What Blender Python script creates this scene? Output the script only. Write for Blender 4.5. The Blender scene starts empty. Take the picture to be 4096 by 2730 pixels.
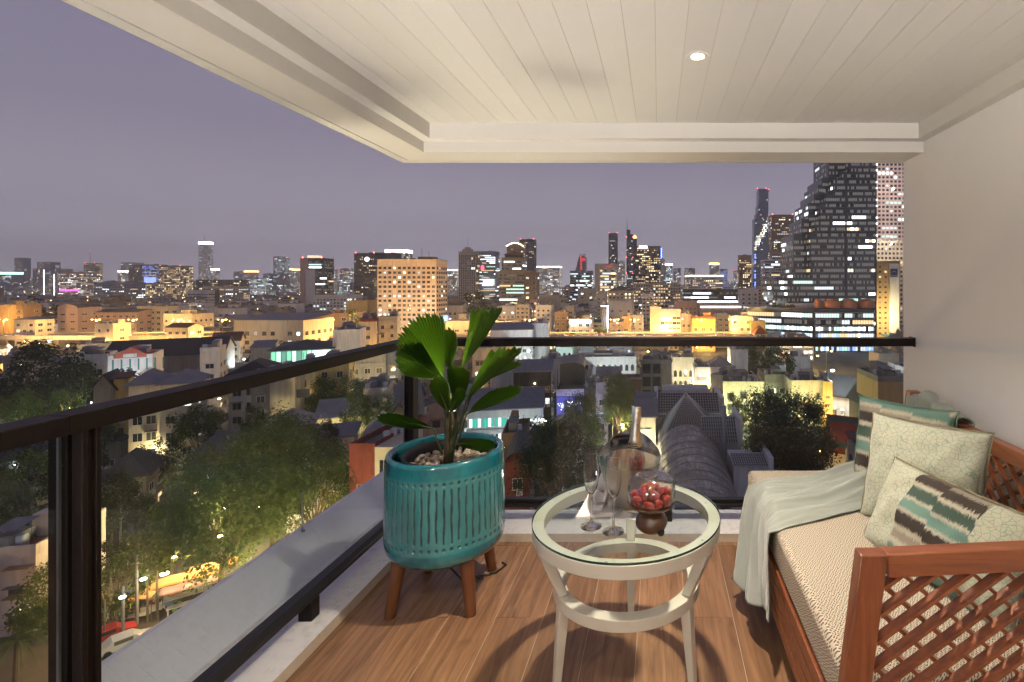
import bpy, math, random
from mathutils import Vector, Matrix, noise as mnoise
S = bpy.context.scene
R = math.radians
rng = random.Random(11)

# ------------------------------------------------------------------ camera
H = 1.43                                  # eye height above the balcony floor
F, CX, CY = 2050.0, 2635.0, 1137.0        # focal length and principal point of the 4096 px photograph
G = -38.6                                 # street level below the balcony
cam = bpy.data.cameras.new('camera'); camo = bpy.data.objects.new('camera', cam)
S.collection.objects.link(camo); S.camera = camo
cam.sensor_width = 36.0; cam.lens = 36.0*F/4096
cam.shift_x = (2048-CX)/4096; cam.shift_y = -(1365-CY)/4096
cam.clip_start = 0.05; cam.clip_end = 30000
camo.location = (0, 0, H); camo.rotation_euler = (R(90), 0, 0)

# ------------------------------------------------------------------ sky (dusk, city glow)
w = bpy.data.worlds.new('World'); S.world = w; w.use_nodes = True
nt = w.node_tree; nt.nodes.clear()
tc = nt.nodes.new('ShaderNodeTexCoord'); sp = nt.nodes.new('ShaderNodeSeparateXYZ')
nt.links.new(tc.outputs['Generated'], sp.inputs[0])
rp = nt.nodes.new('ShaderNodeValToRGB'); nt.links.new(sp.outputs['Z'], rp.inputs[0])
cr = rp.color_ramp
cr.elements[0].position = 0.0; cr.elements[0].color = (.485, .455, .535, 1)
cr.elements[1].position = 1.0; cr.elements[1].color = (.105, .095, .165, 1)
for p, c in ((.10, (.258, .238, .292)), (.24, (.168, .152, .208)), (.48, (.126, .114, .182))):
    e = cr.elements.new(p); e.color = (*c, 1)
bg = nt.nodes.new('ShaderNodeBackground'); bg.inputs[1].default_value = 0.84
nz = nt.nodes.new('ShaderNodeTexNoise'); nz.inputs['Scale'].default_value = 2.2; nz.inputs['Detail'].default_value = 5; nt.links.new(tc.outputs['Generated'], nz.inputs['Vector'])
mr = nt.nodes.new('ShaderNodeMapRange'); mr.inputs[3].default_value = .89; mr.inputs[4].default_value = 1.11; nt.links.new(nz.outputs['Fac'], mr.inputs[0])
vm = nt.nodes.new('ShaderNodeVectorMath'); vm.operation = 'SCALE'; nt.links.new(rp.outputs[0], vm.inputs[0]); nt.links.new(mr.outputs[0], vm.inputs['Scale']); nt.links.new(vm.outputs[0], bg.inputs[0])
sky = nt.nodes.new('ShaderNodeTexSky'); sky.sky_type = 'NISHITA'; sky.sun_disc = False
sky.sun_elevation = R(-4); sky.sun_rotation = R(200)
bg2 = nt.nodes.new('ShaderNodeBackground'); bg2.inputs[1].default_value = 0.06
nt.links.new(sky.outputs[0], bg2.inputs[0])
ad = nt.nodes.new('ShaderNodeAddShader'); ow = nt.nodes.new('ShaderNodeOutputWorld')
nt.links.new(bg.outputs[0], ad.inputs[0]); nt.links.new(bg2.outputs[0], ad.inputs[1]); nt.links.new(ad.outputs[0], ow.inputs[0])
S.view_settings.view_transform = 'Standard'; S.view_settings.look = 'None'
S.view_settings.exposure = 0.95; S.view_settings.gamma = 1.0
S.view_settings.use_curve_mapping = False
S.cycles.max_bounces = 12; S.cycles.diffuse_bounces = 4; S.cycles.glossy_bounces = 5
S.cycles.transmission_bounces = 12; S.cycles.transparent_max_bounces = 16
S.cycles.caustics_reflective = False; S.cycles.caustics_refractive = False
S.cycles.sample_clamp_indirect = 6.0

# ------------------------------------------------------------------ helpers
COL = S.collection
def link(o): COL.objects.link(o); return o
def tag(o, label=None, cat=None, group=None, kind=None):
    if label and len(label.split()) > 16: print('LONG', len(label.split()), label)
    if label: o['label'] = label
    if cat: o['category'] = cat
    if group: o['group'] = group
    if kind: o['kind'] = kind
    return o
def empty(name, loc=(0, 0, 0), rz=0.0):
    o = bpy.data.objects.new(name, None); o.location = loc; o.rotation_euler = (0, 0, rz); o.empty_display_size = .1
    return link(o)
def inst(name, mesh, parent, loc=(0, 0, 0), rot=(0, 0, 0), sc=(1, 1, 1)):
    o = bpy.data.objects.new(name, mesh); o.parent = parent
    o.location = loc; o.rotation_euler = rot; o.scale = sc
    return link(o)
def P(x, y, d):                            # photograph pixel at depth d -> point
    return Vector(((x-CX)*d/F, d, H-(y-CY)*d/F))

class MB:
    def __init__(s): s.v = []; s.f = []; s.m = []
    def quad(s, a, b, c, d, mi=0):
        n = len(s.v); s.v += [tuple(a), tuple(b), tuple(c), tuple(d)]; s.f.append((n, n+1, n+2, n+3)); s.m.append(mi)
    def poly(s, pts, mi=0):
        n = len(s.v); s.v += [tuple(p) for p in pts]; s.f.append(tuple(range(n, n+len(pts)))); s.m.append(mi)
    def box(s, x0, y0, z0, x1, y1, z1, mi=0, M=None):
        n = len(s.v)
        vs = [(x0,y0,z0),(x1,y0,z0),(x1,y1,z0),(x0,y1,z0),(x0,y0,z1),(x1,y0,z1),(x1,y1,z1),(x0,y1,z1)]
        if M is not None: vs = [tuple(M @ Vector(p)) for p in vs]
        s.v += vs
        for q in ((0,3,2,1),(4,5,6,7),(0,1,5,4),(1,2,6,5),(2,3,7,6),(3,0,4,7)):
            s.f.append(tuple(n+i for i in q)); s.m.append(mi)
    def cbox(s, c, sz, mi=0, M=None):
        s.box(c[0]-sz[0]/2, c[1]-sz[1]/2, c[2]-sz[2]/2, c[0]+sz[0]/2, c[1]+sz[1]/2, c[2]+sz[2]/2, mi, M)
    def bar(s, a, b, wd, th, mi=0, up=(0, 0, 1)):   # box along a->b, width wd sideways, thickness th along up
        a = Vector(a); b = Vector(b); d = b-a; L = d.length; d.normalize()
        u = Vector(up); sx = d.cross(u)
        if sx.length < 1e-4: sx = d.cross(Vector((1, 0, 0)))
        sx.normalize(); u = sx.cross(d)
        M = Matrix((( d.x, sx.x, u.x, a.x), (d.y, sx.y, u.y, a.y), (d.z, sx.z, u.z, a.z), (0, 0, 0, 1)))
        s.box(0, -wd/2, -th/2, L, wd/2, th/2, mi, M)
    def lathe(s, prof, n=32, mi=0, c=(0, 0), cap=False, f=None):
        b = len(s.v)
        for r, z in prof:
            for i in range(n):
                a = 2*math.pi*i/n
                p = (c[0]+r*math.cos(a), c[1]+r*math.sin(a), z)
                s.v.append(f(p) if f else p)
        for k in range(len(prof)-1):
            for i in range(n):
                j = (i+1) % n
                s.f.append((b+k*n+i, b+k*n+j, b+(k+1)*n+j, b+(k+1)*n+i)); s.m.append(mi)
        if cap:
            s.f.append(tuple(b+i for i in reversed(range(n)))); s.m.append(mi)
            e = b+(len(prof)-1)*n; s.f.append(tuple(e+i for i in range(n))); s.m.append(mi)
    def tube(s, pts, rad, n=8, mi=0):
        pts = [Vector(p) for p in pts]
        rs = rad if isinstance(rad, (list, tuple)) else [rad]*len(pts)
        b = len(s.v); side = None
        for k, p in enumerate(pts):
            t = (pts[min(k+1, len(pts)-1)]-pts[max(k-1, 0)]).normalized()
            if side is None:
                side = t.cross(Vector((0, 0, 1)))
                if side.length < .05: side = t.cross(Vector((1, 0, 0)))
            side = (side - t*side.dot(t)).normalized(); up = t.cross(side)
            for i in range(n):
                a = 2*math.pi*i/n
                s.v.append(tuple(p+(side*math.cos(a)+up*math.sin(a))*rs[k]))
        for k in range(len(pts)-1):
            for i in range(n):
                j = (i+1) % n
                s.f.append((b+k*n+i, b+k*n+j, b+(k+1)*n+j, b+(k+1)*n+i)); s.m.append(mi)
        s.f.append(tuple(b+i for i in reversed(range(n)))); s.m.append(mi)
        e = b+(len(pts)-1)*n; s.f.append(tuple(e+i for i in range(n))); s.m.append(mi)
    def grid(s, fn, nu, nv, mi=0):
        b = len(s.v)
        for i in range(nu+1):
            for j in range(nv+1): s.v.append(tuple(fn(i/nu, j/nv)))
        for i in range(nu):
            for j in range(nv):
                a = b+i*(nv+1)+j
                s.f.append((a, a+nv+1, a+nv+2, a+1)); s.m.append(mi)
    def prism(s, prof, y0, y1, mi=0, mc=None):      # (x,z) outline, counter-clockwise seen from -y, run from y0 to y1
        n = len(prof); b = len(s.v)
        s.v += [(x, y0, z) for x, z in prof]+[(x, y1, z) for x, z in prof]
        for i in range(n):
            j = (i+1) % n; s.f.append((b+i, b+n+i, b+n+j, b+j)); s.m.append(mi)
        s.f.append(tuple(b+i for i in range(n))); s.m.append(mi if mc is None else mc)
        s.f.append(tuple(b+n+i for i in reversed(range(n)))); s.m.append(mi if mc is None else mc)
    def mesh(s, name, mats, smooth=False, bevel=0):
        me = bpy.data.meshes.new(name); me.from_pydata(s.v, [], s.f)
        for m in (mats if isinstance(mats, (list, tuple)) else [mats]): me.materials.append(m)
        if any(s.m): me.polygons.foreach_set('material_index', s.m)
        if smooth:
            me.polygons.foreach_set('use_smooth', [True]*len(me.polygons))
            if smooth != 1: me.set_sharp_from_angle(angle=R(smooth))
        me.update(); return me
    def build(s, name, mats, parent=None, smooth=False, loc=(0, 0, 0), bevel=0.0, seg=2, rot=(0, 0, 0)):
        o = inst(name, s.mesh(name, mats, smooth), parent, loc, rot)
        if bevel:
            bm = o.modifiers.new('bevel', 'BEVEL'); bm.width = bevel; bm.segments = seg; bm.limit_method = 'ANGLE'; bm.angle_limit = R(40)
            bm.harden_normals = False
            if not smooth:
                o.data.polygons.foreach_set('use_smooth', [True]*len(o.data.polygons)); o.data.set_sharp_from_angle(angle=R(35))
        return o

# ------------------------------------------------------------------ materials
class N:                                            # tiny node helper
    def __init__(s, name):
        s.mat = bpy.data.materials.new(name); s.mat.use_nodes = True; s.nt = s.mat.node_tree
        s.b = s.nt.nodes['Principled BSDF']; s.out = s.nt.nodes['Material Output']
    def n(s, t, ins=None, **kw):
        x = s.nt.nodes.new('ShaderNode'+t)
        for k, v in kw.items(): setattr(x, k, v)
        for k, v in (ins or {}).items():
            if hasattr(v, 'node'): s.nt.links.new(v, x.inputs[k])
            else: x.inputs[k].default_value = v
        return x
    def l(s, a, b): s.nt.links.new(a, b)
    def coord(s, kind='Object', scale=(1, 1, 1), rnd=False):
        c = s.n('TexCoord').outputs[kind]
        if rnd:
            oi = s.n('ObjectInfo'); m = s.n('VectorMath', {0: c}, operation='ADD')
            k = s.n('VectorMath', {0: (37.0, 91.0, 53.0)}, operation='SCALE'); s.l(oi.outputs['Random'], k.inputs['Scale'])
            s.l(k.outputs[0], m.inputs[1]); c = m.outputs[0]
        mp = s.n('Mapping', {0: c}); mp.inputs['Scale'].default_value = scale
        return mp.outputs[0]
    def noise(s, vec, scale, detail=4, rough=.55, dist=0.0):
        return s.n('TexNoise', {'Vector': vec, 'Scale': scale, 'Detail': detail, 'Roughness': rough, 'Distortion': dist}).outputs['Fac']
    def ramp(s, fac, stops, mode='LINEAR'):
        r = s.n('ValToRGB', {0: fac}); e = r.color_ramp; e.interpolation = mode
        e.elements[0].position, e.elements[0].color = stops[0][0], c4(stops[0][1])
        e.elements[1].position, e.elements[1].color = stops[-1][0], c4(stops[-1][1])
        for p, c in stops[1:-1]: e.elements.new(p).color = c4(c)
        return r.outputs[0]
    def mix(s, fac, a, b, mode='MIX'):
        m = s.n('Mix', data_type='RGBA', blend_type=mode)
        for i, v in ((0, fac), (6, a), (7, b)):
            if hasattr(v, 'node'): s.l(v, m.inputs[i])
            else: m.inputs[i].default_value = v if i == 0 else c4(v)
        return m.outputs[2]
    def math(s, op, a, b=0.0, c=None):
        m = s.n('Math', operation=op)
        for i, v in enumerate((a, b) if c is None else (a, b, c)):
            if hasattr(v, 'node'): s.l(v, m.inputs[i])
            else: m.inputs[i].default_value = v
        return m.outputs[0]
    def bump(s, h, strength=.2, dist=.01):
        b = s.n('Bump', {'Strength': strength, 'Distance': dist, 'Height': h}); s.l(b.outputs[0], s.b.inputs['Normal'])
    def set(s, **kw):
        for k, v in kw.items():
            k = {'color': 'Base Color', 'rough': 'Roughness', 'metal': 'Metallic', 'spec': 'Specular IOR Level', 'coat': 'Coat Weight', 'coatr': 'Coat Roughness',
                 'trans': 'Transmission Weight', 'ior': 'IOR', 'alpha': 'Alpha', 'ecol': 'Emission Color', 'estr': 'Emission Strength', 'sheen': 'Sheen Weight'}[k]
            if hasattr(v, 'node'): s.l(v, s.b.inputs[k])
            else: s.b.inputs[k].default_value = c4(v) if k in ('Base Color', 'Emission Color') else v
        return s
def c4(c): return (c, c, c, 1) if isinstance(c, (int, float)) else (*c[:3], 1)

def flat(name, col, rough=.6, metal=0.0, var=.12, scale=6.0, bump=0.0, spec=.5, coord='Object', coat=0.0, streak=0.0, rnd=False, coatr=.1, rk=.35):
    k = N(name); v = k.coord(coord, rnd=rnd)
    f = k.noise(v, scale, 5)
    c = k.mix(f, [x*(1-var) for x in col], [min(1, x*(1+var)) for x in col])
    if streak:
        v2 = k.coord(coord, (1.3, 1.3, .12), rnd=True); f2 = k.noise(v2, .9, 6, .62)
        c = k.mix(k.math('MULTIPLY', k.ramp(f2, [(.42, 0.0), (.72, 1.0)]), streak), c, [x*.45 for x in col])
    if rnd:
        oi = k.n('ObjectInfo'); c = k.mix(k.math('MULTIPLY', oi.outputs['Random'], rk), c, [x*.62 for x in col])
    k.set(color=c, rough=rough, metal=metal, spec=spec, coat=coat, coatr=coatr)
    if bump: k.bump(k.noise(v, scale*9, 4), bump, .004)
    return k.mat
def emit(name, col, strength):
    k = N(name); k.set(color=(.02, .02, .02), ecol=col, estr=strength); return k.mat
def wood(name, dark, light, scale=(1.2, 14, 14), rough=.42, coat=.0, bump=.12, rnd=True, hue=.3, knots=0.0):
    k = N(name); v = k.coord('Object', scale, rnd)
    n1 = k.noise(v, 2.2, 6, .62, 1.1); n2 = k.noise(k.coord('Object', tuple(x*6 for x in scale), rnd), 2.0, 3)
    c = k.ramp(n1, [(.3, dark), (.5, [(a+b)/2 for a, b in zip(dark, light)]), (.72, light)])
    c = k.mix(k.math('MULTIPLY', n2, .45), c, dark)
    if knots:
        kn = k.ramp(k.noise(k.coord('Object', (9, 3.2, 9), rnd), 1.0, 3, .5, .6), [(.60, 0), (.72, 1)]); c = k.mix(k.math('MULTIPLY', kn, knots), c, [x*.55 for x in dark])
    if rnd:
        oi = k.n('ObjectInfo'); c = k.mix(k.math('MULTIPLY', oi.outputs['Random'], hue), c, [x*.55 for x in dark])
    k.set(color=c, rough=rough, coat=coat); k.bump(n2, bump, .002); return k.mat
# ------------------------------------------------------------------ shared materials
paint = flat('white_paint', (.66, .63, .58), .55, var=.06, scale=3, bump=.25, spec=.3)
ceilp = flat('ceiling_paint', (.68, .655, .61), .5, var=.05, scale=1.6, bump=.2, spec=.3, rnd=True, rk=.16)
tanline = flat('plank_joint', (.48, .40, .28), .8)
wallp = flat('wall_paint', (.80, .79, .78), .6, var=.07, scale=1.3, bump=.4, spec=.25, streak=.05)
darkm = flat('bronze_metal', (.0100, .0058, .0042), .55, var=.3, scale=9, bump=.35, spec=.2)
blackm = flat('black_metal', (.012, .011, .012), .4, spec=.4)
steelg = flat('grey_aluminium', (.30, .31, .33), .35, metal=.8)
def stained(name, col, stain, edge=.55):
    k = N(name); v = k.coord(); a = k.noise(v, 2.4, 6, .65); b = k.noise(v, 26, 5, .7)
    f = k.math('MULTIPLY', k.ramp(a, [(.40, 0), (.70, 1)]), k.ramp(b, [(.48, 0), (.66, 1)]))
    c = k.mix(k.noise(v, 1.1, 3), col, [x*.86 for x in col]); c = k.mix(k.math('MULTIPLY', f, edge), c, stain)
    k.set(color=c, rough=.7); k.bump(b, .3, .003); return k.mat
kerbm = stained('kerb_paint', (.80, .78, .77), (.10, .085, .075))
kerbf = stained('kerb_face', (.60, .51, .40), (.17, .13, .10), .4)
ledgem = stained('ledge_tile', (.86, .87, .93), (.45, .45, .52), .3)
def pane_mat(name, tint, dust, refl=1.0):
    k = N(name); k.nt.nodes.remove(k.b)
    t = k.n('BsdfTransparent', {0: c4(tint)}); g = k.n('BsdfGlossy', {'Roughness': .015})
    geo = k.n('NewGeometry'); dt = k.n('VectorMath', {0: geo.outputs['Incoming'], 1: geo.outputs['Normal']}, operation='DOT_PRODUCT')
    sch = k.math('POWER', k.math('SUBTRACT', 1.0, k.math('ABSOLUTE', dt.outputs['Value'])), 5.0)
    ff = k.math('MULTIPLY', k.math('ADD', .04, k.math('MULTIPLY', sch, .96)), refl)
    m = k.n('MixShader'); k.l(ff, m.inputs[0]); k.l(t.outputs[0], m.inputs[1]); k.l(g.outputs[0], m.inputs[2])
    if dust:
        v = k.coord('Object')
        vo = k.n('TexVoronoi', {'Vector': v, 'Scale': 95.0, 'Randomness': 1.0}); sz = k.math('MULTIPLY', k.n('SeparateColor', {0: vo.outputs['Color']}).outputs[0], .17)
        spk = k.math('LESS_THAN', vo.outputs['Distance'], k.math('SUBTRACT', sz, .062))
        film = k.math('MULTIPLY', k.ramp(k.noise(k.coord('Object', (1, 1, .5)), 1.6, 5), [(.35, 0), (.8, 1)]), .012)
        cl = k.ramp(k.noise(v, 1.3, 2), [(.35, .15), (.65, 1)])
        fac = k.math('MINIMUM', k.math('ADD', k.math('MULTIPLY', k.math('MULTIPLY', spk, cl), dust), film), .9)
        df = k.n('BsdfDiffuse', {'Color': c4((.7, .7, .66))}); m2 = k.n('MixShader')
        k.l(fac, m2.inputs[0]); k.l(m.outputs[0], m2.inputs[1]); k.l(df.outputs[0], m2.inputs[2]); m = m2
    k.l(m.outputs[0], k.out.inputs[0]); return k.mat
railglass = pane_mat('railing_glass', (.93, .955, .95), .85, .8)
tableglass = pane_mat('table_glass', (.93, .97, .955), 0, 1.2)
kg = N('glass_edge'); kg.set(color=(.004, .03, .024), rough=.08, spec=.8); edgeg = kg.mat
kg = N('clear_glass'); kg.set(color=(1, 1, 1), rough=.0, trans=1.0, ior=1.45); clearg = kg.mat
EDGE = [(-1.251, 2.80)]

# ------------------------------------------------------------------ balcony shell
m = MB(); m.box(-1.65, -1.0, -.30, 1.70, 2.843, -.0016)
floor = m.build('floor', flat('grout', (.52, .44, .35), .85)); tag(floor, kind='structure')
oak = wood('oak_plank', (.150, .072, .034), (.50, .275, .140), (15, 1.0, 15), rough=.38, bump=.16, hue=.45, knots=.6)
for i in range(-7, 8):
    x0 = -.087+.2037*i; x1 = x0+.2037-.0022
    x0, x1 = max(x0, -1.343), min(x1, 1.478)
    if x1-x0 < .02: continue
    j = 2.2 if i % 2 else 2.8
    ys = [-1.0, j-2.4, j-1.2, j, 2.8425] if j-2.4 > -.95 else [-1.0, j-1.2, j, 2.8425]
    for a, b in zip(ys[:-1], ys[1:]):
        if b-a < .02: continue
        q = MB(); cx, cy = (x0+x1)/2, (a+b)/2
        q.box(x0-cx, a+.001-cy, -.012, x1-cx, b-.0012-cy, 0)
        q.build('plank', oak, floor, loc=(cx, cy, 0))
m = MB()   # kerb: L shaped, painted top, beige face
L = [(-1.65, -1.0), (-1.344, -1.0), (-1.344, 2.843), (1.479, 2.843), (1.479, 3.145), (-1.65, 3.145)]
m.poly([(x, y, .045) for x, y in L])
for (a, b), mi in zip(zip(L, L[1:]+L[:1]), (0, 1, 1, 0, 0, 0)):
    m.quad((*a, -.30), (*b, -.30), (*b, .045), (*a, .045), mi)
tag(m.build('kerb', [kerbm, kerbf], bevel=.004), kind='structure')
m = MB(); m.box(-1.66, -1.0, -4.0, 1.70, 3.12, -.305); tag(m.build('slab', paint), kind='structure')
m = MB(); m.box(1.48, -1.0, -.30, 1.75, 3.105, 2.75)
tag(m.build('wall', wallp, bevel=.006), kind='structure')
# the lit room behind the camera, open to the balcony through its sliding door
m = MB(); m.box(-2.6, -5.0, -.30, 2.6, -1.001, -.005); tag(m.build('room_floor', flat('room_floor', (.45, .36, .27), .5)), kind='structure')
m = MB(); m.box(-2.6, -5.0, 2.45, 2.6, -1.001, 2.75); m.box(-2.6, -5.2, -.3, 2.6, -5.0, 2.75); m.box(-2.8, -5.2, -.3, -2.6, -1.001, 2.75); m.box(2.6, -5.2, -.3, 2.8, -1.001, 2.75); m.box(1.5, -1.2, -.3, 2.6, -1.001, 2.45); m.box(-2.6, -1.2, -.3, -1.5, -1.001, 2.45)
tag(m.build('room_wall', paint), kind='structure')
for x in (-1.1, .55):  # uplighters added out of view to brighten the balcony ceiling
    r = empty('fill_floor_lamp', (x, -1.45, 0)); tag(r, 'added floor uplighter to brighten the balcony, unseen in the room behind, '+('left of the door' if x < 0 else 'right of the door'), 'lamp', 'added floor lamps in the room')
    m = MB(); m.lathe([(.14, 0), (.14, .02), (.012, .03), (.012, .86)], 20); m.build('stand', blackm, r)
    m = MB(); m.lathe([(.02, .86), (.10, .88), (.16, .94), (.175, .99), (.17, .99), (.10, .90), (.01, .885)], 24); m.build('lamp_shade', paint, r, smooth=40)
    l = bpy.data.lights.new('bulb', 'SPOT'); l.energy = 140 if x < 0 else 105; l.color = (1, .96, .92); l.shadow_soft_size = .07; l.spot_size = R(168); l.spot_blend = .25
    o = bpy.data.objects.new('bulb', l); o.parent = r; o.location = (0, 0, 1.0); o.rotation_euler = (R(180), 0, 0); link(o)
    l = bpy.data.lights.new('omni_fill', 'POINT'); l.energy = 66 if x < 0 else 24; l.color = (1, .96, .92); l.shadow_soft_size = .16; o = bpy.data.objects.new('omni_fill', l); o.parent = r; o.location = (0, 0, 1.05); link(o)  # omni fill added for the right wall and table front
m = MB(); m.box(-1.251, -1.0, 2.3125, 1.42, 2.80, 2.75)
ceil = m.build('ceiling', tanline); tag(ceil, kind='structure')
for k in range(-12, 14):
    x0, x1 = max(-.011+.107*k, -1.25), min(-.011+.107*(k+1)-.0019, 1.419)
    if x1-x0 < .01: continue
    q = MB(); cx = (x0+x1)/2
    q.box(x0-cx, -1.0, 0, x1-cx, 2.799, .0022); q.build('plank', ceilp, ceil, loc=(cx, 0, 2.31))
prof = [(0, 2.75), (0, 2.226), (.062, 2.226), (.062, 2.166), (.238, 2.166), (.238, 2.176), (.248, 2.176), (.248, 2.166), (.300, 2.166), (.300, 2.95)]
m = MB()
for (o0, z0), (o1, z1) in zip(prof[:-1], prof[1:]):
    def pt(o, z, k): return [(-1.251-o, -1.0, z), (-1.251-o, 2.80+o*1.045, z), (1.4795, 2.80+o*1.045, z)][k]
    for k in (0, 1):
        a, b = [pt(o0, z0, k), pt(o0, z0, k+1)], [pt(o1, z1, k), pt(o1, z1, k+1)]
        # slight hand-plastered waviness along the run
        m.quad(a[0], a[1], b[1], b[0])
tag(m.build('beam', paint), kind='structure')
m = MB(); m.box(1.42, -1.0, 2.226, 1.479, 2.799, 2.75); tag(m.build('side_beam', paint), kind='structure')
m = MB(); m.box(-1.553, -1.0, 2.96, 1.75, 3.115, 3.2); tag(m.build('upper_slab', paint), kind='structure')
# sloping tiled ledge outside the left railing
m = MB(); m.prism([(-1.655, -.3), (-1.655, .036), (-1.83, .176), (-1.86, .17), (-1.86, -.3)], -1.0, 3.47)
led = m.build('ledge', flat('ledge_joint', (.72, .72, .78), .9)); tag(led, kind='structure')
d = Vector((-.175, 0, .140)); L_ = d.length; d.normalize(); nrm = Vector((.140, 0, .175)).normalized()
for k in range(40):
    y0 = -.95+.11*k
    for r_, (t0, t1) in enumerate(((.002, .0725), (.0733, .1455), (.1463, L_-.001))):
        off = .055 if r_ % 2 else 0
        a, b = y0+off, min(y0+off+.1092, 3.468)
        if b-a < .02: continue
        q = MB(); c0 = Vector((-1.655, 0, .036))
        p = [c0+d*t0+nrm*.0015, c0+d*t1+nrm*.0015]
        q.poly([(p[0].x, a, p[0].z), (p[0].x, b, p[0].z), (p[1].x, b, p[1].z), (p[1].x, a, p[1].z)])
        e = [v-nrm*.004 for v in p]
        q.quad((p[0].x, a, p[0].z), (p[1].x, a, p[1].z), (e[1].x, a, e[1].z), (e[0].x, a, e[0].z))
        q.quad((p[0].x, b, p[0].z), (e[0].x, b, e[0].z), (e[1].x, b, e[1].z), (p[1].x, b, p[1].z))
        q.build('tile', ledgem, led)
m = MB(); m.tube([(-1.822, 2.62, .165), (-1.822, 2.62, .365)], .004, 8); m.lathe([(.012, .15), (.012, .172), (.005, .176)], 10, c=(-1.822, 2.62))
tag(m.build('metal_rod', steelg, smooth=40), 'thin upright grey metal rod on the outer edge of the sloping white ledge', 'rod')

# ------------------------------------------------------------------ railing
rail = empty('balcony_railing', (-1.44, 3.0, .045)); tag(rail, 'dark bronze handrail and glass railing round the left and far side of the balcony', 'railing')
def rpart(name, mb, mat, **kw):
    o = mb.build(name, mat, rail, **kw); o.location = Vector(o.location)-Vector(rail.location); return o
m = MB(); m.box(-1.48, -.99, 1.071, -1.40, 1.2195, 1.116); rpart('handrail', m, darkm, bevel=.003)
m = MB(); m.box(-1.48, 1.2205, 1.071, -1.40, 3.026, 1.116); rpart('handrail', m, darkm, bevel=.003)
m = MB(); m.box(-1.399, 2.946, 1.071, 1.474, 3.026, 1.116); rpart('handrail', m, darkm, bevel=.003)
m = MB(); m.box(1.4745, 2.95, 1.066, 1.479, 3.022, 1.121); rpart('wall_bracket', m, blackm)
for y0, y1 in ((-.99, 2.979),):
    m = MB(); m.prism([(-1.48, .13), (-1.42, .13), (-1.42, .150), (-1.438, .170), (-1.48, .170)], y0, y1); rpart('bottom_rail', m, blackm, bevel=.002)
m = MB(); m.box(-1.48, 2.98, .13, 1.478, 3.035, .150); m.box(-1.48, 2.996, .150, 1.478, 3.035, .172); rpart('bottom_rail', m, blackm, bevel=.002)
for x, y in ((-1.45, 2.125), (-1.45, .75), (.05, 3.008), (1.1, 3.008)):
    m = MB(); m.box(x-.028, y-.026, .0455, x+.028, y+.026, .1295); rpart('rail_foot', m, darkm, bevel=.003)
m = MB(); m.box(-1.505, 1.262, .046, -1.457, 1.307, 1.070); m.box(-1.457, 1.272, .046, -1.446, 1.297, 1.070); m.box(-1.446, 1.262, .046, -1.42, 1.275, 1.070); m.box(-1.446, 1.275, .046, -1.428, 1.294, 1.0695); m.box(-1.446, 1.294, .046, -1.42, 1.307, 1.070)
rpart('post', m, darkm, bevel=.002)
m = MB(); m.box(-1.476, 1.2555, .18, -1.470, 1.2615, 1.069); rpart('pane_channel', m, steelg)
m = MB(); m.box(-1.478, 2.965, .173, -1.452, 3.025, 1.070); m.box(-1.452, 2.963, .173, -1.42, 3.03, 1.070); rpart('post', m, darkm, bevel=.003)
m = MB(); m.box(-1.474, 2.957, .173, -1.469, 2.9645, 1.069); rpart('pane_channel', m, steelg)
for y0, y1 in ((-.98, 1.254), (1.308, 2.962)):
    m = MB(); m.box(-1.4545, y0, .1705, -1.4465, y1, 1.0705); rpart('glass_pane', m, railglass)
m = MB(); m.box(-1.418, 3.008, .1725, 1.435, 3.016, 1.0705); rpart('glass_pane', m, railglass)

# ------------------------------------------------------------------ ceiling downlights
lens = emit('lamp_lens', (1.0, .86, .66), 22.0)
def downlight(x, y, power, label, cone=104):
    r = empty('downlight', (x, y, 2.31)); tag(r, label, 'ceiling light', 'recessed ceiling downlights')
    m = MB(); m.lathe([(.0245, -.0015), (.027, -.002), (.034, -.005), (.0435, -.004), (.0445, .0)], 40); m.build('trim_ring', paint, r, smooth=50)
    m = MB(); m.lathe([(.001, -.0012), (.0255, -.0012)], 32); m.build('lens', lens, r)
    l = bpy.data.lights.new('bulb', 'SPOT'); l.energy = power; l.color = (1.0, .86, .70); l.spot_size = R(cone); l.spot_blend = .9; l.shadow_soft_size = .045
    o = bpy.data.objects.new('bulb', l); o.parent = r; o.location = (0, 0, -.012); link(o)
downlight(.15, 1.98, 140, 'lit round downlight in the white plank ceiling above the table')
downlight(-.25, .15, 44, 'added second downlight nearer the room, out of view, filling in light on the ledge', 150)  # fill downlight added out of view, wide cone to brighten the ledge

# ------------------------------------------------------------------ planter
pl = empty('planter', (-.985, 2.38, 0)); tag(pl, 'glazed turquoise ceramic planter with carved dots and slots on three wooden legs', 'planter')
NS, PC = 54, 10
def pot_r(z):          # outer radius by height
    t = (z-.213)/(.672-.213)
    r = .264-.010*t-.004*(1-t)**2
    if t < .16: r -= .075*(1-math.sqrt(max(0, 1-((.16-t)/.16)**2)))
    return r
def carve(u, z):       # u: angle in cells; returns recess 0..1 and pale rim 0..1
    c = u-math.floor(u)-.5; px = c*.0303
    w = .0016*math.sin(math.floor(u)*2.7+z*40)
    best = 1.0
    for zc in (.590, .318): best = min(best, math.hypot(px, z-zc)/.0078)
    zz = max(.347+.006*math.sin(math.floor(u)*1.7), min(.566, z)); best = min(best, math.hypot(px-w, z-zz)/.0044)
    return max(0.0, min(1.0, (1.0-best)/.45)), max(0, 1-abs(best-1.12)/.26)
zs = [.213, .2135, .216, .221, .228, .238, .25, .262, .276, .29]+[.300+.00385*i for i in range(79)]+[.612, .63, .645, .655, .664, .669, .672]
vs, fs, cols = [], [], []
n = NS*PC
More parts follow.
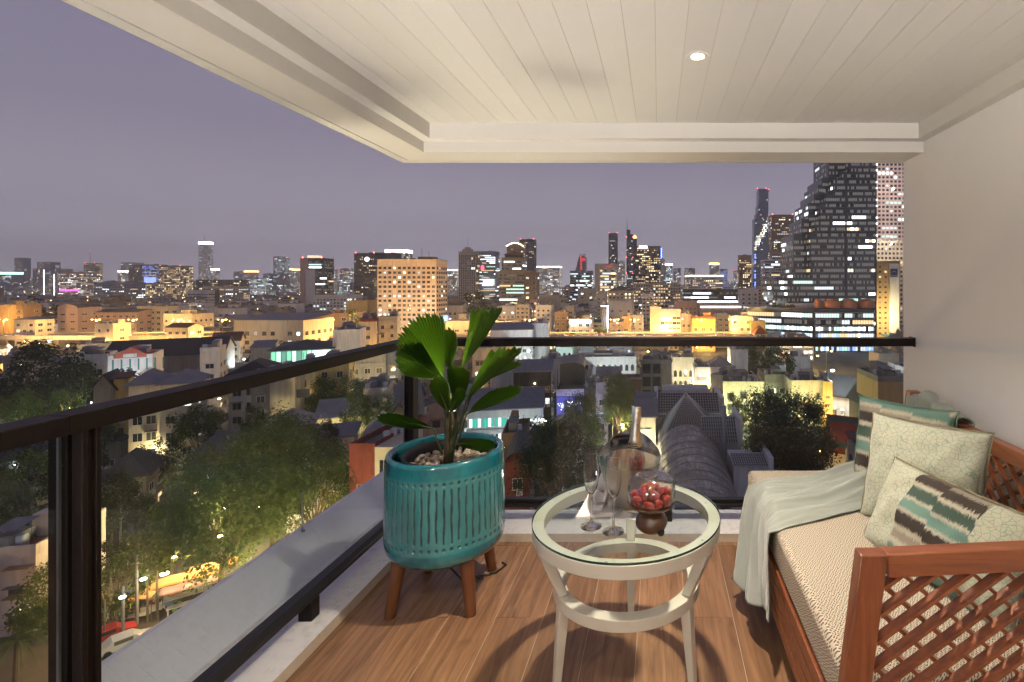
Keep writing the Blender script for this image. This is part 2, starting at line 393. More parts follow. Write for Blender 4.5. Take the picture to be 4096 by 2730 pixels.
for z in zs:
    for i in range(n):
        rc, rm = carve(i/PC, z) if .295 < z < .61 else (0, 0)
        a = 2*math.pi*i/n; r = pot_r(z)-.0050*rc+.0012*rm
        if z >= .664: r -= {.664: .0015, .669: .005, .672: .010}[z]
        vs.append((r*math.cos(a), r*math.sin(a), z)); cols.append((rc, rm, 0, 1))
for k in range(len(zs)-1):
    for i in range(n): fs.append((k*n+i, k*n+(i+1) % n, (k+1)*n+(i+1) % n, (k+1)*n+i))
b = len(vs); inner = [(.232, .671), (.224, .663), (.221, .64), (.221, .40)]
prev = (len(zs)-1)*n
for r, z in inner:
    s0 = len(vs)
    for i in range(n): a = 2*math.pi*i/n; vs.append((r*math.cos(a), r*math.sin(a), z)); cols.append((0, 0, 0, 1))
    for i in range(n): fs.append((prev+i, prev+(i+1) % n, s0+(i+1) % n, s0+i))
    prev = s0
fs.append(tuple(i for i in reversed(range(n))))
me = bpy.data.meshes.new('pot'); me.from_pydata(vs, [], fs); me.polygons.foreach_set('use_smooth', [True]*len(fs))
at = me.color_attributes.new('carving', 'FLOAT_COLOR', 'POINT'); at.data.foreach_set('color', [x for c in cols for x in c])
k = N('turquoise_glaze'); v = k.coord('Object'); ca = k.n('SeparateColor', {0: k.n('Attribute', attribute_name='carving').outputs['Color']})
f1 = k.noise(k.coord('Object', (1, 1, .6)), 5.5, 6, .6); c = k.ramp(f1, [(.30, (.003, .075, .110)), (.5, (.007, .135, .168)), (.68, (.026, .24, .27))])
c = k.mix(k.math('MULTIPLY', k.ramp(k.noise(v, 60, 4), [(.5, 0), (.62, 1)]), .25), c, (.004, .14, .17))
c = k.mix(ca.outputs[0], c, (.024, .060, .050)); c = k.mix(k.math('MULTIPLY', ca.outputs[1], .5), c, (.14, .40, .36))
k.set(color=c, rough=.16, coat=.9, coatr=.04); k.bump(k.noise(v, 22, 3), .12, .004); me.materials.append(k.mat)
inst('pot', me, pl)
legm = wood('planter_leg_wood', (.085, .026, .009), (.21, .072, .025), (9, 9, 1.0), rough=.38, coat=.2)
for x, y in ((-1.154, 2.198), (-.8125, 2.215), (-.835, 2.567), (-1.15, 2.55)):
    q = MB(); lx, ly = x+.985, y-2.38; dx, dy = lx*.03, ly*.03
    q.lathe([(.020, 0), (.0225, .002), (.031, .20), (.033, .236)], 20, cap=True, f=lambda p, lx=lx, ly=ly: (p[0]+lx*(1-.16*p[2]/.23), p[1]+ly*(1-.16*p[2]/.23), p[2]))
    q.build('leg', legm, pl, smooth=40)
blackp = flat('black_plastic', (.012, .012, .013), .45, bump=.1, scale=20)
q = MB(); q.lathe([(.165, .42), (.185, .61), (.192, .632), (.199, .640), (.201, .648), (.196, .652), (.189, .648), (.180, .628), (.177, .58), (.001, .575)], 56); q.build('nursery_pot', blackp, pl, smooth=50, loc=(.008, .004, .004))
pebm = flat('pale_pebble', (.56, .47, .36), .55, var=.15, scale=30, rnd=True)
pms = []
for s_ in range(6):
    q = MB(); rr = random.Random(s_); ph = [rr.uniform(0, 6) for _ in range(4)]
    q.lathe([(max(.0006, math.sin(t*math.pi/8)), -math.cos(t*math.pi/8)) for t in range(9)], 12, f=lambda p, ph=ph: (p[0]*(1+.10*math.sin(p[2]*2+ph[0])), p[1]*(.72+.08*math.sin(p[0]*2+ph[1])), p[2]*(.60+.08*math.sin(p[1]*3+ph[2]))))
    pms.append(q.mesh('pebble', pebm, 1))
rr = random.Random(5); placed = []
for t in range(1500):
    a = rr.uniform(0, 6.283); rd = .165*math.sqrt(rr.random()); x, y = rd*math.cos(a)+.008, rd*math.sin(a)+.004
    lay = 0 if len(placed) < 75 else 1
    if any(l_ == lay and (px-x)**2+(py-y)**2 < (.0245 if lay == 0 else .030)**2 for px, py, l_ in placed): continue
    if (x-.02)**2+(y+.03)**2 < .034**2: continue
    placed.append((x, y, lay)); sc_ = rr.uniform(.0125, .0185)
    inst('pebble', pms[len(placed) % 6], pl, (x, y, .592+lay*.013+rr.uniform(-.002, .004)), (rr.uniform(-.4, .4), rr.uniform(-.4, .4), rr.uniform(0, 6.28)), (sc_*1.15, sc_, sc_))
    if len(placed) >= 150: break

# plant spotlight standing behind the trunk
sl = empty('plant_spotlight', (-1.0, 2.475, .60)); tag(sl, 'small black cylindrical spotlight standing behind the stem of the potted palm', 'spotlight')
q = MB(); q.lathe([(.030, .10), (.032, .112), (.032, .222), (.029, .222), (.027, .205), (.001, .205)], 28, cap=False); q.tube([(0, 0, -.01), (0, 0, .105)], .006, 8); q.build('housing', blackp, sl, smooth=40)
q = MB(); q.lathe([(.001, .212), (.0265, .212)], 24); q.build('lens', emit('spot_lens', (1, .85, .6), 6.0), sl)
l = bpy.data.lights.new('bulb', 'SPOT'); l.energy = 34; l.color = (1, .88, .66); l.spot_size = R(110); l.spot_blend = .8; l.shadow_soft_size = .06
o = bpy.data.objects.new('bulb', l); o.parent = sl; o.location = (0, 0, .235); o.rotation_euler = (R(180), 0, 0); link(o)
q = MB(); q.tube([(-.80, 2.62, .008), (-.775, 2.60, .006), (-.80, 2.535, .006), (-.86, 2.50, .006), (-.95, 2.47, .006), (-1.02, 2.46, .09), (-1.05, 2.46, .20)], .005, 6)
tag(q.build('cable', blackp, smooth=1), 'thin black power cable looping on the floor under the turquoise planter', 'cable')

# ------------------------------------------------------------------ palm
palm = empty('fan_palm', (-.965, 2.35, .60)); tag(palm, 'potted fan palm with pleated toothed green leaves in the turquoise planter', 'plant')
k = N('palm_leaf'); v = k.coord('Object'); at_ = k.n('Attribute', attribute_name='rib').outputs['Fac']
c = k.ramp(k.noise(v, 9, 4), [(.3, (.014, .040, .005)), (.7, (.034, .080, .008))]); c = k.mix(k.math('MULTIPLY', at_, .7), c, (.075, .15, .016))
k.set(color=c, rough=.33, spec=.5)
tl = k.n('BsdfTranslucent'); k.l(k.mix(.5, c, (.12, .30, .008)), tl.inputs[0]); mx = k.n('MixShader', {0: .42})
k.l(k.b.outputs[0], mx.inputs[1]); k.l(tl.outputs[0], mx.inputs[2]); k.l(mx.outputs[0], k.out.inputs[0]); leafm = k.mat
stemm = flat('palm_stem', (.035, .045, .012), .5, var=.3, scale=30)
barkm = flat('palm_sheath', (.075, .04, .018), .7, var=.4, scale=40, bump=.4)
PO = Vector(palm.location)
def leaf(b, t, spread, nhint, cup=.1, droop=0.0, ribs=16, stalk=None, waist=1.0, short=.72, skew=0.0):
    """b, t: (x, y, depth) of the leaf's foot and tip in the photograph; spread: half-angle; nhint: roughly which way its upper face looks"""
    B, T = P(*b), P(*t); ax = T-B; L = ax.length; ax.normalize()
    nh = Vector(nhint); nh = (nh-ax*nh.dot(ax)).normalized(); sd = ax.cross(nh)
    vs, fs, rb = [], [], []; nr, ms = ribs*2, 14
    for i in range(nr*2+1):
        a = (i/(nr*2)-.5)*2; ang = R(spread)*a; fold = i % 2
        ln = L*(short+(1-short)*math.cos(a*1.45))*(1.0 if fold else .94)*(1+.03*math.sin(i*5.1))
        ln *= 1+skew*a
        for j in range(ms+1):
            s_ = j/ms; r_ = ln*s_; wd = math.sin(ang)*r_*waist*(1-.32*s_*s_*abs(a)*(1 if spread < 30 else .35)); fw = math.cos(ang)*r_
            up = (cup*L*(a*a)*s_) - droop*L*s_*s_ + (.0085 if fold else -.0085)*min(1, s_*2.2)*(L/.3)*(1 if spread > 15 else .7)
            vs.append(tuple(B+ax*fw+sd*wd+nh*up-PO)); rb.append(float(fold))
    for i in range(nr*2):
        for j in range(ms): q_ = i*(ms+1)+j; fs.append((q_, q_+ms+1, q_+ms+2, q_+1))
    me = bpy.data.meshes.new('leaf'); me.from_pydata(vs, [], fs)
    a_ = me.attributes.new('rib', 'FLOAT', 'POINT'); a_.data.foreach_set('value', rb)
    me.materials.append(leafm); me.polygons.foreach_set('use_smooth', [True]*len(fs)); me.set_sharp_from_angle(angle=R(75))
    o = inst('leaf', me, palm)
    if stalk:
        F_ = P(*stalk)-PO; B_ = B-PO; mid = (F_+B_)/2+Vector((0, 0, .0))+nh*(-.012)
        q = MB(); q.tube([F_, F_.lerp(mid, .5)*.5+F_.lerp(B_, .25)*.5, mid, B_, B_+ax*L*.25, B_+ax*L*.55], [.0055, .005, .0042, .0036, .0026, .001], 7); q.build('stalk', stemm, o, smooth=1)
def cc(x, y): return (1450+x*.4144, 1200+y*.4144)
CR = cc(835, 1500)
stk = (*CR, 2.37)
leaf((*cc(780, 770), 2.40), (*cc(440, 205), 2.42), 34, (.25, -1, .1), cup=.10, ribs=12, stalk=stk, short=.80, skew=.14)
leaf((*cc(770, 770), 2.37), (*cc(330, 500), 2.33), 30, (.1, -1, .55), cup=.08, ribs=11, stalk=stk, short=.74, skew=.10)
leaf((*cc(845, 690), 2.46), (*cc(820, 265), 2.48), 24, (0, -1, .1), cup=.06, ribs=9, stalk=(*CR, 2.40), short=.8)
leaf((*cc(945, 680), 2.40), (*cc(1392, 100), 2.44), 11.5, (-.5, -.6, .5), cup=.30, droop=-.08, ribs=9, stalk=stk, short=.80, skew=.05)
leaf((*cc(1000, 980), 2.36), (*cc(1515, 450), 2.38), 11, (-.45, -.6, .5), cup=.30, droop=.06, ribs=8, stalk=stk, short=.72)
leaf((*cc(1080, 830), 2.40), (*cc(1530, 600), 2.42), 11, (-.2, -.6, .8), cup=.2, droop=.05, ribs=8, stalk=(*cc(880, 1300), 2.38), short=.7)
leaf((*cc(1005, 1105), 2.34), (*cc(1525, 845), 2.33), 19, (-.2, -.8, .75), cup=.16, droop=.05, ribs=10, stalk=(*cc(855, 1480), 2.36), waist=.95, short=.5)
leaf((*cc(925, 1060), 2.31), (*cc(915, 625), 2.26), 23, (0, -1, .05), cup=-.06, ribs=11, stalk=stk, short=.88)
leaf((*cc(838, 1095), 2.28), (*cc(690, 760), 2.22), 25, (-.2, -.75, .62), cup=.12, droop=.16, ribs=9, stalk=stk, short=.8)
leaf((*cc(845, 1095), 2.285), (*cc(955, 870), 2.23), 23, (.2, -.7, .65), cup=.10, droop=.12, ribs=8, stalk=stk, short=.8)
leaf((*cc(692, 1245), 2.32), (*cc(125, 1110), 2.28), 17, (0, -.75, .7), cup=.06, droop=.08, ribs=10, stalk=(*cc(770, 1490), 2.34), waist=.9, short=.5)
leaf((*cc(895, 1390), 2.31), (*cc(1285, 1410), 2.26), 21, (0, -.6, .8), cup=.05, droop=.02, ribs=9, stalk=(*cc(850, 1470), 2.34), waist=.95, short=.45)
q = MB(); B0 = P(*cc(825, 1530), 2.36)-PO
q.tube([B0+Vector((0, 0, -.06)), B0+Vector((.002, 0, .02)), B0+Vector((.010, 0, .09)), B0+Vector((.016, 0, .17)), B0+Vector((.018, 0, .24))], [.021, .019, .017, .013, .006], 12); q.build('stem', barkm, palm, smooth=1)
for i in range(7):
    a = i*.9; q = MB(); q.tube([B0+Vector((.012*math.cos(a), .012*math.sin(a), -.04)), B0+Vector((.008+.016*math.cos(a), .016*math.sin(a), .06)), B0+Vector((.014+.020*math.cos(a), .018*math.sin(a), .16+.02*(i % 3)))], [.010, .0075, .002], 7); q.build('sheath', barkm if i % 2 else stemm, palm, smooth=1)
# ------------------------------------------------------------------ round glass table
TX, TY, TZ = -.116, 1.881, .590
tb = empty('side_table', (TX, TY, 0)); tag(tb, 'round side table of cream painted metal rings with a clear glass top', 'table')
cream = flat('cream_lacquer', (.60, .56, .47), .32, var=.03, coat=.25)
q = MB(); q.lathe([(.298, TZ-.0095), (.298, TZ-.053), (.339, TZ-.053), (.339, TZ-.0095), (.298, TZ-.0095)], 96); q.build('top_ring', cream, tb, smooth=40, bevel=.002)
q = MB(); q.lathe([(.222, .368), (.222, .329), (.266, .329), (.266, .368), (.222, .368)], 96); q.build('lower_ring', cream, tb, smooth=40, bevel=.002)
q = MB(); n_ = 96
q.lathe([(.3385, TZ-.0085), (.3405, TZ-.007), (.3405, TZ-.0015), (.3390, TZ)], n_, 1)
for z, fl in ((TZ, False), (TZ-.0085, True)):
    r_ = .339 if not fl else .3385
    pts = [(r_*math.cos(2*math.pi*i/n_), r_*math.sin(2*math.pi*i/n_), z) for i in range(n_)]
    q.poly(pts if not fl else pts[::-1])
q.build('glass_top', [tableglass, edgeg], tb, smooth=40)
for a in (90, 210, 330):
    ca_, sa_ = math.cos(R(a)), math.sin(R(a)); q = MB(); tn = Vector((-sa_, ca_, 0))
    def pr(r, z, s_): return Vector((r*ca_, r*sa_, z))+tn*s_
    def strap(r0, z0, w0, r1, z1, w1, th0, th1):
        c = [pr(r0, z0, -w0), pr(r0, z0, w0), pr(r0+th0, z0, w0), pr(r0+th0, z0, -w0), pr(r1, z1, -w1), pr(r1, z1, w1), pr(r1+th1, z1, w1), pr(r1+th1, z1, -w1)]
        b_ = len(q.v); q.v += [tuple(p) for p in c]
        for f_ in ((0, 1, 2, 3), (7, 6, 5, 4), (0, 4, 5, 1), (1, 5, 6, 2), (2, 6, 7, 3), (3, 7, 4, 0)): q.f.append(tuple(b_+i for i in f_)); q.m.append(0)
    strap(.297, TZ-.0535, .024, .232, .3685, .0175, .041, .033)
    strap(.226, .3285, .0175, .262, .001, .0125, .038, .022)
    q.build('leg', cream, tb, bevel=.004)
for a in (20, 140, 262, 325):
    q = MB(); q.lathe([(.0045, TZ-.0094), (.0045, TZ-.0088)], 12, cap=True); q.build('rubber_pad', steelg, tb, loc=(.318*math.cos(R(a)), .318*math.sin(R(a)), 0))

# ------------------------------------------------------------------ ice bucket, bottle, napkin
ZT = TZ+.0008
bu = empty('ice_bucket', (-.111, 1.945, ZT)); tag(bu, 'polished steel ice bucket with a wavy rim and condensation on the glass table', 'ice bucket')
k = N('polished_steel'); v = k.coord('Object'); zz = k.n('SeparateXYZ', {0: v}).outputs[2]
wet = k.ramp(zz, [(.15, 1), (.205, 0)]); vo = k.n('TexVoronoi', {'Vector': v, 'Scale': 230.0}); vo2 = k.n('TexVoronoi', {'Vector': v, 'Scale': 90.0})
dr = k.math('MULTIPLY', k.math('SUBTRACT', 1.0, k.math('MINIMUM', vo.outputs['Distance'], vo2.outputs['Distance'])), wet)
k.set(color=(.62, .60, .585), metal=1.0, rough=k.math('ADD', .12, k.math('MULTIPLY', wet, .24))); k.bump(dr, .55, .0016); steel = k.mat
q = MB(); bp = [(.001, .004), (.055, .003), (.062, .006), (.070, .025), (.088, .075), (.102, .12), (.111, .16), (.116, .19), (.118, .215)]
def rim(p):
    a = math.atan2(p[1], p[0]); t = max(0, p[2]-.10)/.115
    return (p[0], p[1], p[2]+t*(.030*(-math.cos(2*a))+.006))
q.lathe(bp+[(.1165, .2155), (.113, .19), (.108, .16), (.098, .12), (.084, .075), (.066, .028), (.001, .012)], 64, f=rim); q.build('shell', steel, bu, smooth=60)
q = MB(); q.tube([(-.092, -.055, .075), (-.118, -.065, .085), (-.128, -.072, .060), (-.118, -.066, .034), (-.080, -.048, .028)], .006, 10); q.build('handle', steel, bu, smooth=1)
icem = N('ice'); icem.set(color=(.9, .95, 1), rough=.12, trans=.85, ior=1.31)
for i in range(8):
    rr = random.Random(i+40); a = rr.uniform(0, 6.28); r_ = .082*math.sqrt(rr.random()); q = MB(); q.box(-.013, -.012, -.012, .013, .012, .012)
    o = q.build('ice_cube', icem.mat, None, bevel=.003, rot=(rr.random()*3, rr.random()*3, 0)); o.location = (bu.location.x+r_*math.cos(a), bu.location.y+r_*math.sin(a), ZT+.165+rr.uniform(-.012, .008))
    tag(o, 'clear ice cube heaped inside the steel bucket round the bottle', 'ice cube', 'ice cubes in the bucket')
bo = empty('champagne_bottle', (-.105, 1.955, ZT+.012)); bo.rotation_euler = (R(-5), R(3.5), 0); tag(bo, 'champagne bottle with silver and gold foil neck standing in the ice bucket', 'bottle')
q = MB(); q.lathe([(.001, 0), (.042, .0), (.0445, .01), (.0445, .135), (.041, .16), (.033, .185), (.0262, .205), (.0245, .212)], 36); kb = N('bottle_glass'); kb.set(color=(.010, .016, .006), rough=.08, coat=.5); q.build('body', kb.mat, bo, smooth=50)
foil = flat('silver_foil', (.62, .60, .56), .34, metal=1, var=.1, scale=20, bump=.5); gold = flat('gold_foil', (.66, .46, .26), .32, metal=1, var=.12, scale=20, bump=.5)
q = MB(); q.lathe([(.0255, .206), (.0225, .225), (.0185, .262), (.0160, .295), (.0165, .302), (.0180, .305), (.0180, .318), (.0160, .323), (.0168, .328), (.0170, .345), (.0140, .352), (.001, .354)], 36)
for i, f_ in enumerate(q.f):
    c_ = sum((Vector(q.v[j]) for j in f_), Vector())/4
    q.m[i] = 1 if c_.x > .002-.25*(c_.z-.30)*.05 and c_.z > .215 else 0
q.build('foil', [foil, gold], bo, smooth=40)
q = MB(); q.lathe([(.0262, .2035), (.0256, .222)], 36); q.build('neck_band', flat('neck_band_ink', (.025, .022, .02), .4), bo, smooth=1)
q = MB(); q.lathe([(.0264, .2045), (.0263, .207)], 36); q.lathe([(.0259, .2185), (.0258, .221)], 36); q.build('band_edge', gold, bo, smooth=1)
def lettering(text, size, mat, parent, loc, rot, name='lettering', ext=.0004, sx=1.0):
    cu = bpy.data.curves.new(name, 'FONT'); cu.body = text; cu.size = size; cu.extrude = ext; cu.align_x = 'CENTER'; cu.align_y = 'CENTER'; cu.resolution_u = 2
    o = bpy.data.objects.new(name, cu); dg_ = bpy.context.evaluated_depsgraph_get(); link(o); dg_.update()
    me = bpy.data.meshes.new_from_object(o.evaluated_get(dg_)); bpy.data.objects.remove(o); bpy.data.curves.remove(cu)
    me.materials.clear(); me.materials.append(mat)
    return inst(name, me, parent, loc, rot, (sx, 1, 1))
inkd = flat('dark_ink', (.05, .04, .035), .5); white_ink = flat('pale_ink', (.75, .72, .65), .5)
lettering('ROEDERER', .0125, inkd, bo, (.0062, -.0196, .262), (R(96), R(-90), 0))
lettering('L. ROEDERER', .0075, white_ink, bo, (-.002, -.0266, .2128), (R(88), 0, 0))
q = MB(); q.grid(lambda u, v_: ((-.021+.006*v_)*math.cos(-.9+1.5*u), (-.021+.004*v_)*math.sin(-.2+1.6*u)*.9-.001, .357-.062*v_-.004*math.sin(u*9)), 8, 8)
tear = flat('tear_strip', (.45, .60, .72), .4, var=.2, scale=60); q.build('foil_tab', tear, bo, smooth=1)
q = MB(); q.lathe([(.013, 0), (.013, .0012)], 20, cap=True); q.build('seal', gold, bo, loc=(.0185, -.0205, .219), rot=(R(80), 0, R(40)))
linen = flat('white_linen', (.72, .68, .66), .85, var=.04, scale=14, bump=.3)
q = MB()
def nap(u, v_):
    x = -.060+(-.135)*u*(1-.25*v_)+.13*(1-u)*v_; y = -.09+.16*v_-.02*u
    z = .0015+.004*(1-u)+.055*max(0, u-.35)**1.5*v_*v_*1.5+.004*math.sin(u*7+v_*3)*u
    return (x, y, max(.0012, z))
for dz in (0, .0035, .007): q.grid(lambda u, v_, dz=dz: tuple(a+b for a, b in zip(nap(u, v_), (.004*dz*100, .003*dz*80, dz))), 26, 14)
q.grid(lambda u, v_: (-.105-.045*u+.02*math.sin(v_*3), -.055+.075*v_, .010+.118*v_*(1-.55*u)+.012*math.sin(u*5+1)*v_), 14, 14)
q.grid(lambda u, v_: (-.07+.17*u, -.118+.045*v_+.01*math.cos(u*3), .003+.003*math.sin(u*5)+.006*v_), 20, 6)
np_ = q.build('napkin', linen, None, smooth=1, loc=(-.105, 1.93, ZT)); s_ = np_.modifiers.new('thick', 'SOLIDIFY'); s_.thickness = .0016
tag(np_, 'white folded linen napkin lying under and beside the ice bucket', 'napkin')

# ------------------------------------------------------------------ champagne flutes
q = MB()
fp = [(.001, .0), (.0365, .0), (.0368, .0016), (.030, .0030), (.015, .0065), (.0062, .014), (.0042, .03), (.0038, .06), (.0040, .085), (.0060, .104), (.0125, .118), (.020, .133), (.0250, .155), (.0275, .180), (.0272, .210), (.0255, .240), (.0242, .258),
      (.0236, .2585), (.0248, .240), (.0264, .210), (.0266, .180), (.0240, .156), (.0190, .136), (.0115, .1215), (.0040, .1135), (.0005, .112)]
q.lathe(fp, 40); flute = q.mesh('glass', clearg, 38)
for x, y, lb in ((-.234, 1.775, 'empty clear champagne flute on the glass table further left beside the napkin'), (-.1536, 1.7376, 'empty clear champagne flute standing in front of the steel bucket')):
    o = inst('champagne_flute', flute, None, (x, y, ZT)); tag(o, lb, 'glass', 'champagne flutes on the table')

# ------------------------------------------------------------------ cake stand with strawberries
cs = empty('cake_stand', (-.025, 1.745, ZT)); tag(cs, 'dark turned wooden stand holding strawberries under a clear glass dome', 'cake stand')
walnut = wood('walnut', (.040, .016, .008), (.135, .058, .028), (9, 9, 26), rough=.33, coat=.35, rnd=False)
q = MB(); q.lathe([(.001, 0), (.026, 0), (.036, .003), (.049, .014), (.0545, .028), (.053, .042), (.045, .056), (.036, .066), (.030, .072), (.030, .077), (.045, .080), (.068, .086), (.079, .093), (.0815, .0985), (.0795, .0995), (.066, .0925), (.04, .0885), (.001, .0875)], 56); q.build('stand', walnut, cs, smooth=60)
q = MB(); q.lathe([(.0145, 0), (.0145, .0016)], 24, cap=True); q.build('inlay', flat('dark_inlay', (.012, .008, .006), .35), cs, loc=(.031, -.0405, .0155), rot=(R(62), 0, R(37)))
q = MB(); dp = [(.0735, .0945), (.0790, .112), (.0820, .135), (.0815, .158), (.0760, .182), (.066, .198), (.050, .2075), (.040, .208), (.026, .2045), (.012, .198), (.0075, .190), (.0105, .184), (.0085, .177), (.001, .175)]
dp = [(r, .0945+(z-.0945)*.84) for r, z in dp]
q.lathe(dp, 56); q.lathe([(r-.0011, z+(.0 if i < 6 else -.0012)) for i, (r, z) in enumerate(dp[:-4])]+[(.001, .1765)], 56); q.build('dome', pane_mat('dome_glass', (.965, .975, .98), 0, 2.8), cs, smooth=1)
k = N('strawberry'); v = k.coord('Object'); zc = k.n('SeparateXYZ', {0: v}).outputs[2]
vo = k.n('TexVoronoi', {'Vector': k.coord('Object', (1, 1, .75)), 'Scale': 7.0}); seed = k.math('LESS_THAN', vo.outputs['Distance'], .16)
c = k.mix(k.noise(k.coord('Object', rnd=True), 1.5, 3), (.22, .004, .006), (.42, .010, .009)); c = k.mix(k.ramp(zc, [(.75, 0), (1.0, .5)]), c, (.55, .25, .12)); c = k.mix(k.math('MULTIPLY', seed, .75), c, (.62, .34, .08))
k.set(color=c, rough=.32, coat=.1); k.bump(vo.outputs['Distance'], .4, .10); berm = k.mat
bms = []
for s_ in range(4):
    q = MB(); rr = random.Random(s_+9); sx = rr.uniform(.9, 1.1)
    q.lathe([(.001, -1.1), (.13, -1.12), (.33, -.86), (.54, -.48), (.72, -.05), (.82, .3), (.80, .6), (.62, .82), (.35, .93), (.001, .95)], 18, f=lambda p, sx=sx, s_=s_: (p[0]*sx*(1+.05*math.sin(p[2]*3+s_)), p[1]/sx, p[2])); bms.append(q.mesh('strawberry', berm, 1))
spots = [(-.046, -.030, .110, .0), (-.010, -.052, .106, .4), (.022, -.044, .107, 1), (.050, -.018, .110, 2), (.040, .026, .110, 3), (.004, .048, .108, 4), (-.036, .030, .109, 5), (-.002, -.004, .112, 2.5),
         (-.026, -.022, .140, 1.2), (.008, -.028, .142, .2), (.034, -.004, .139, 2.2), (.014, .022, .141, 3.3), (-.020, .014, .143, 4.4), (-.004, -.010, .163, .9), (.048, .010, .135, 1.9), (-.052, -.002, .124, 5.2)]
ORD = ('first', 'second', 'third', 'fourth', 'fifth', 'sixth', 'seventh', 'eighth'); rowof = lambda p: ('lower front' if p[1] < -.01 else 'lower back') if p[2] < .118 else 'upper' if p[2] < .15 else 'top'
for i, (x, y, z, a) in enumerate(spots):
    rr = random.Random(i+70); s_ = rr.uniform(.0185, .0220); row = rowof(spots[i]); rk = sorted(p[0] for p in spots if rowof(p) == row).index(x)
    o = inst('strawberry', bms[i % 4], None, (cs.location.x+x, cs.location.y+y, ZT+.095+(z-.095)*.80), (rr.uniform(-.5, .9)+(3.0 if i in (1, 9) else 0), rr.uniform(-.8, .8), a), (s_, s_, s_*1.08))
    tag(o, 'topmost red strawberry of the heap under the glass dome' if row == 'top' else f'red strawberry, {ORD[rk]} from the left in the {row} layer under the dome', 'strawberry', 'strawberries under the dome')

# ------------------------------------------------------------------ teak daybed
teak = wood('teak', (.130, .034, .013), (.37, .125, .046), (1.3, 13, 13), rough=.36, coat=.15, bump=.1)
teakv = wood('teak_upright', (.130, .034, .013), (.35, .115, .043), (13, 13, 1.3), rough=.36, coat=.15, bump=.1)
so = empty('daybed', (.9, 1.9, 0)); tag(so, 'long teak daybed with lattice back and arm along the white wall', 'daybed')
SO = Vector(so.location)
def sp(name, mb, mat, **kw):
    o = mb.build(name, mat, so, **kw); o.location = Vector(o.location)-SO; return o
LN = .128
def ax_(z): return (z-.49)*LN                       # lean of the arm and posts
def leanbox(mb, x0, x1, y0, y1, z0, z1):
    b_ = len(mb.v); mb.v += [(x0+ax_(z0), y0, z0), (x1+ax_(z0), y0, z0), (x1+ax_(z0), y1, z0), (x0+ax_(z0), y1, z0), (x0+ax_(z1), y0, z1), (x1+ax_(z1), y0, z1), (x1+ax_(z1), y1, z1), (x0+ax_(z1), y1, z1)]
    for f_ in ((0,3,2,1),(4,5,6,7),(0,1,5,4),(1,2,6,5),(2,3,7,6),(3,0,4,7)): mb.f.append(tuple(b_+i for i in f_)); mb.m.append(0)
q = MB(); leanbox(q, .440, .505, 1.21, 1.252, .0, .788); sp('post', q, teakv, bevel=.003)
q = MB(); q.box(0, 0, 0, .78, .040, .056, M=Matrix.Translation((.5445, 1.2115, .734)) @ Matrix.Rotation(R(-2.6), 4, 'Y')); sp('arm_rail', q, teak, bevel=.003)
q = MB(); q.box(.49, 1.214, .13, 1.34, 1.25, .185); sp('lower_rail', q, teak, bevel=.003)
# lattice of the near arm: two deep layers of crossing slats, clipped to the frame
def lattice(u0, u1, w0, w1, pitch, ang, wd, layers, place, nm):
    for li, (sgn, t0, t1) in enumerate(layers):
        a = R(ang)*sgn; dx, dz = math.cos(a), math.sin(a); per = pitch
        c = -40
        while c < 40:
            # line through (u0 + c*per, w0) direction (dx, dz)
            px = u0+c*per; ts = []
            lo, hi = -9, 9
            for p0, d0, a0, a1 in ((px, dx, u0, u1), (w0, dz, w0, w1)):
                t_a, t_b = (a0-p0)/d0, (a1-p0)/d0
                lo, hi = max(lo, min(t_a, t_b)), min(hi, max(t_a, t_b))
            if hi-lo > .03:
                q = MB(); A, B_ = (px+dx*lo, w0+dz*lo), (px+dx*hi, w0+dz*hi)
                nx, nz = -dz*wd/2, dx*wd/2
                mid = ((A[0]+B_[0])/2, (A[1]+B_[1])/2)
                quad2 = [(A[0]+nx, A[1]+nz), (A[0]-nx, A[1]-nz), (B_[0]-nx, B_[1]-nz), (B_[0]+nx, B_[1]+nz)]
                quad2 = [(min(max(p, u0), u1), min(max(z_, w0), w1)) for p, z_ in quad2]
                f3 = [place(p, z_, t0) for p, z_ in quad2]; b3 = [place(p, z_, t1) for p, z_ in quad2]
                cen = sum((Vector(p) for p in f3+b3), Vector())/8
                b_ = len(q.v); q.v += [tuple(Vector(p)-cen) for p in f3+b3]
                for f_ in ((0,1,2,3),(7,6,5,4),(0,4,5,1),(1,5,6,2),(2,6,7,3),(3,7,4,0)): q.f.append(f_); q.m.append(0)
                o = q.build('lattice_slat', teak, so); o.location = cen-SO
            c += 1
lattice(.505, 1.34, .188, .742, .083, 38, .0115, ((1, 1.2125, 1.2395), (-1, 1.2400, 1.2680)), lambda u, z_, t: (u+ax_(z_), t, z_+(.0 if z_ < .6 else (u-.505)*.03)), 'arm')
# back: rail, posts and lattice along the wall
def bx(z): return 1.288+(z-.49)*.135
q = MB()
for (za, zb) in ((.750, .806),):
    b_ = [(bx(za), 1.10, za), (bx(za)+.048, 1.10, za), (bx(zb)+.048, 1.10, zb), (bx(zb), 1.10, zb)]
    q.v += b_+[(x, 2.70, z) for x, _, z in b_]
    for f_ in ((0,1,2,3),(7,6,5,4),(0,4,5,1),(1,5,6,2),(2,6,7,3),(3,7,4,0)): q.f.append(f_); q.m.append(0)
sp('back_rail', q, wood('teak_rail', (.130, .034, .013), (.37, .125, .046), (13, 1.3, 13), rough=.36, coat=.15), bevel=.003)
q = MB(); q.box(bx(.2), 1.26, .13, bx(.2)+.045, 2.70, .19); sp('lower_rail', q, teak, bevel=.003)
lattice(1.26, 2.70, .30, .748, .083, 40, .0150, ((1, 0, .017), (-1, .0175, .034)), lambda u, z_, t: (bx(z_)+.006+t, u, z_), 'back')
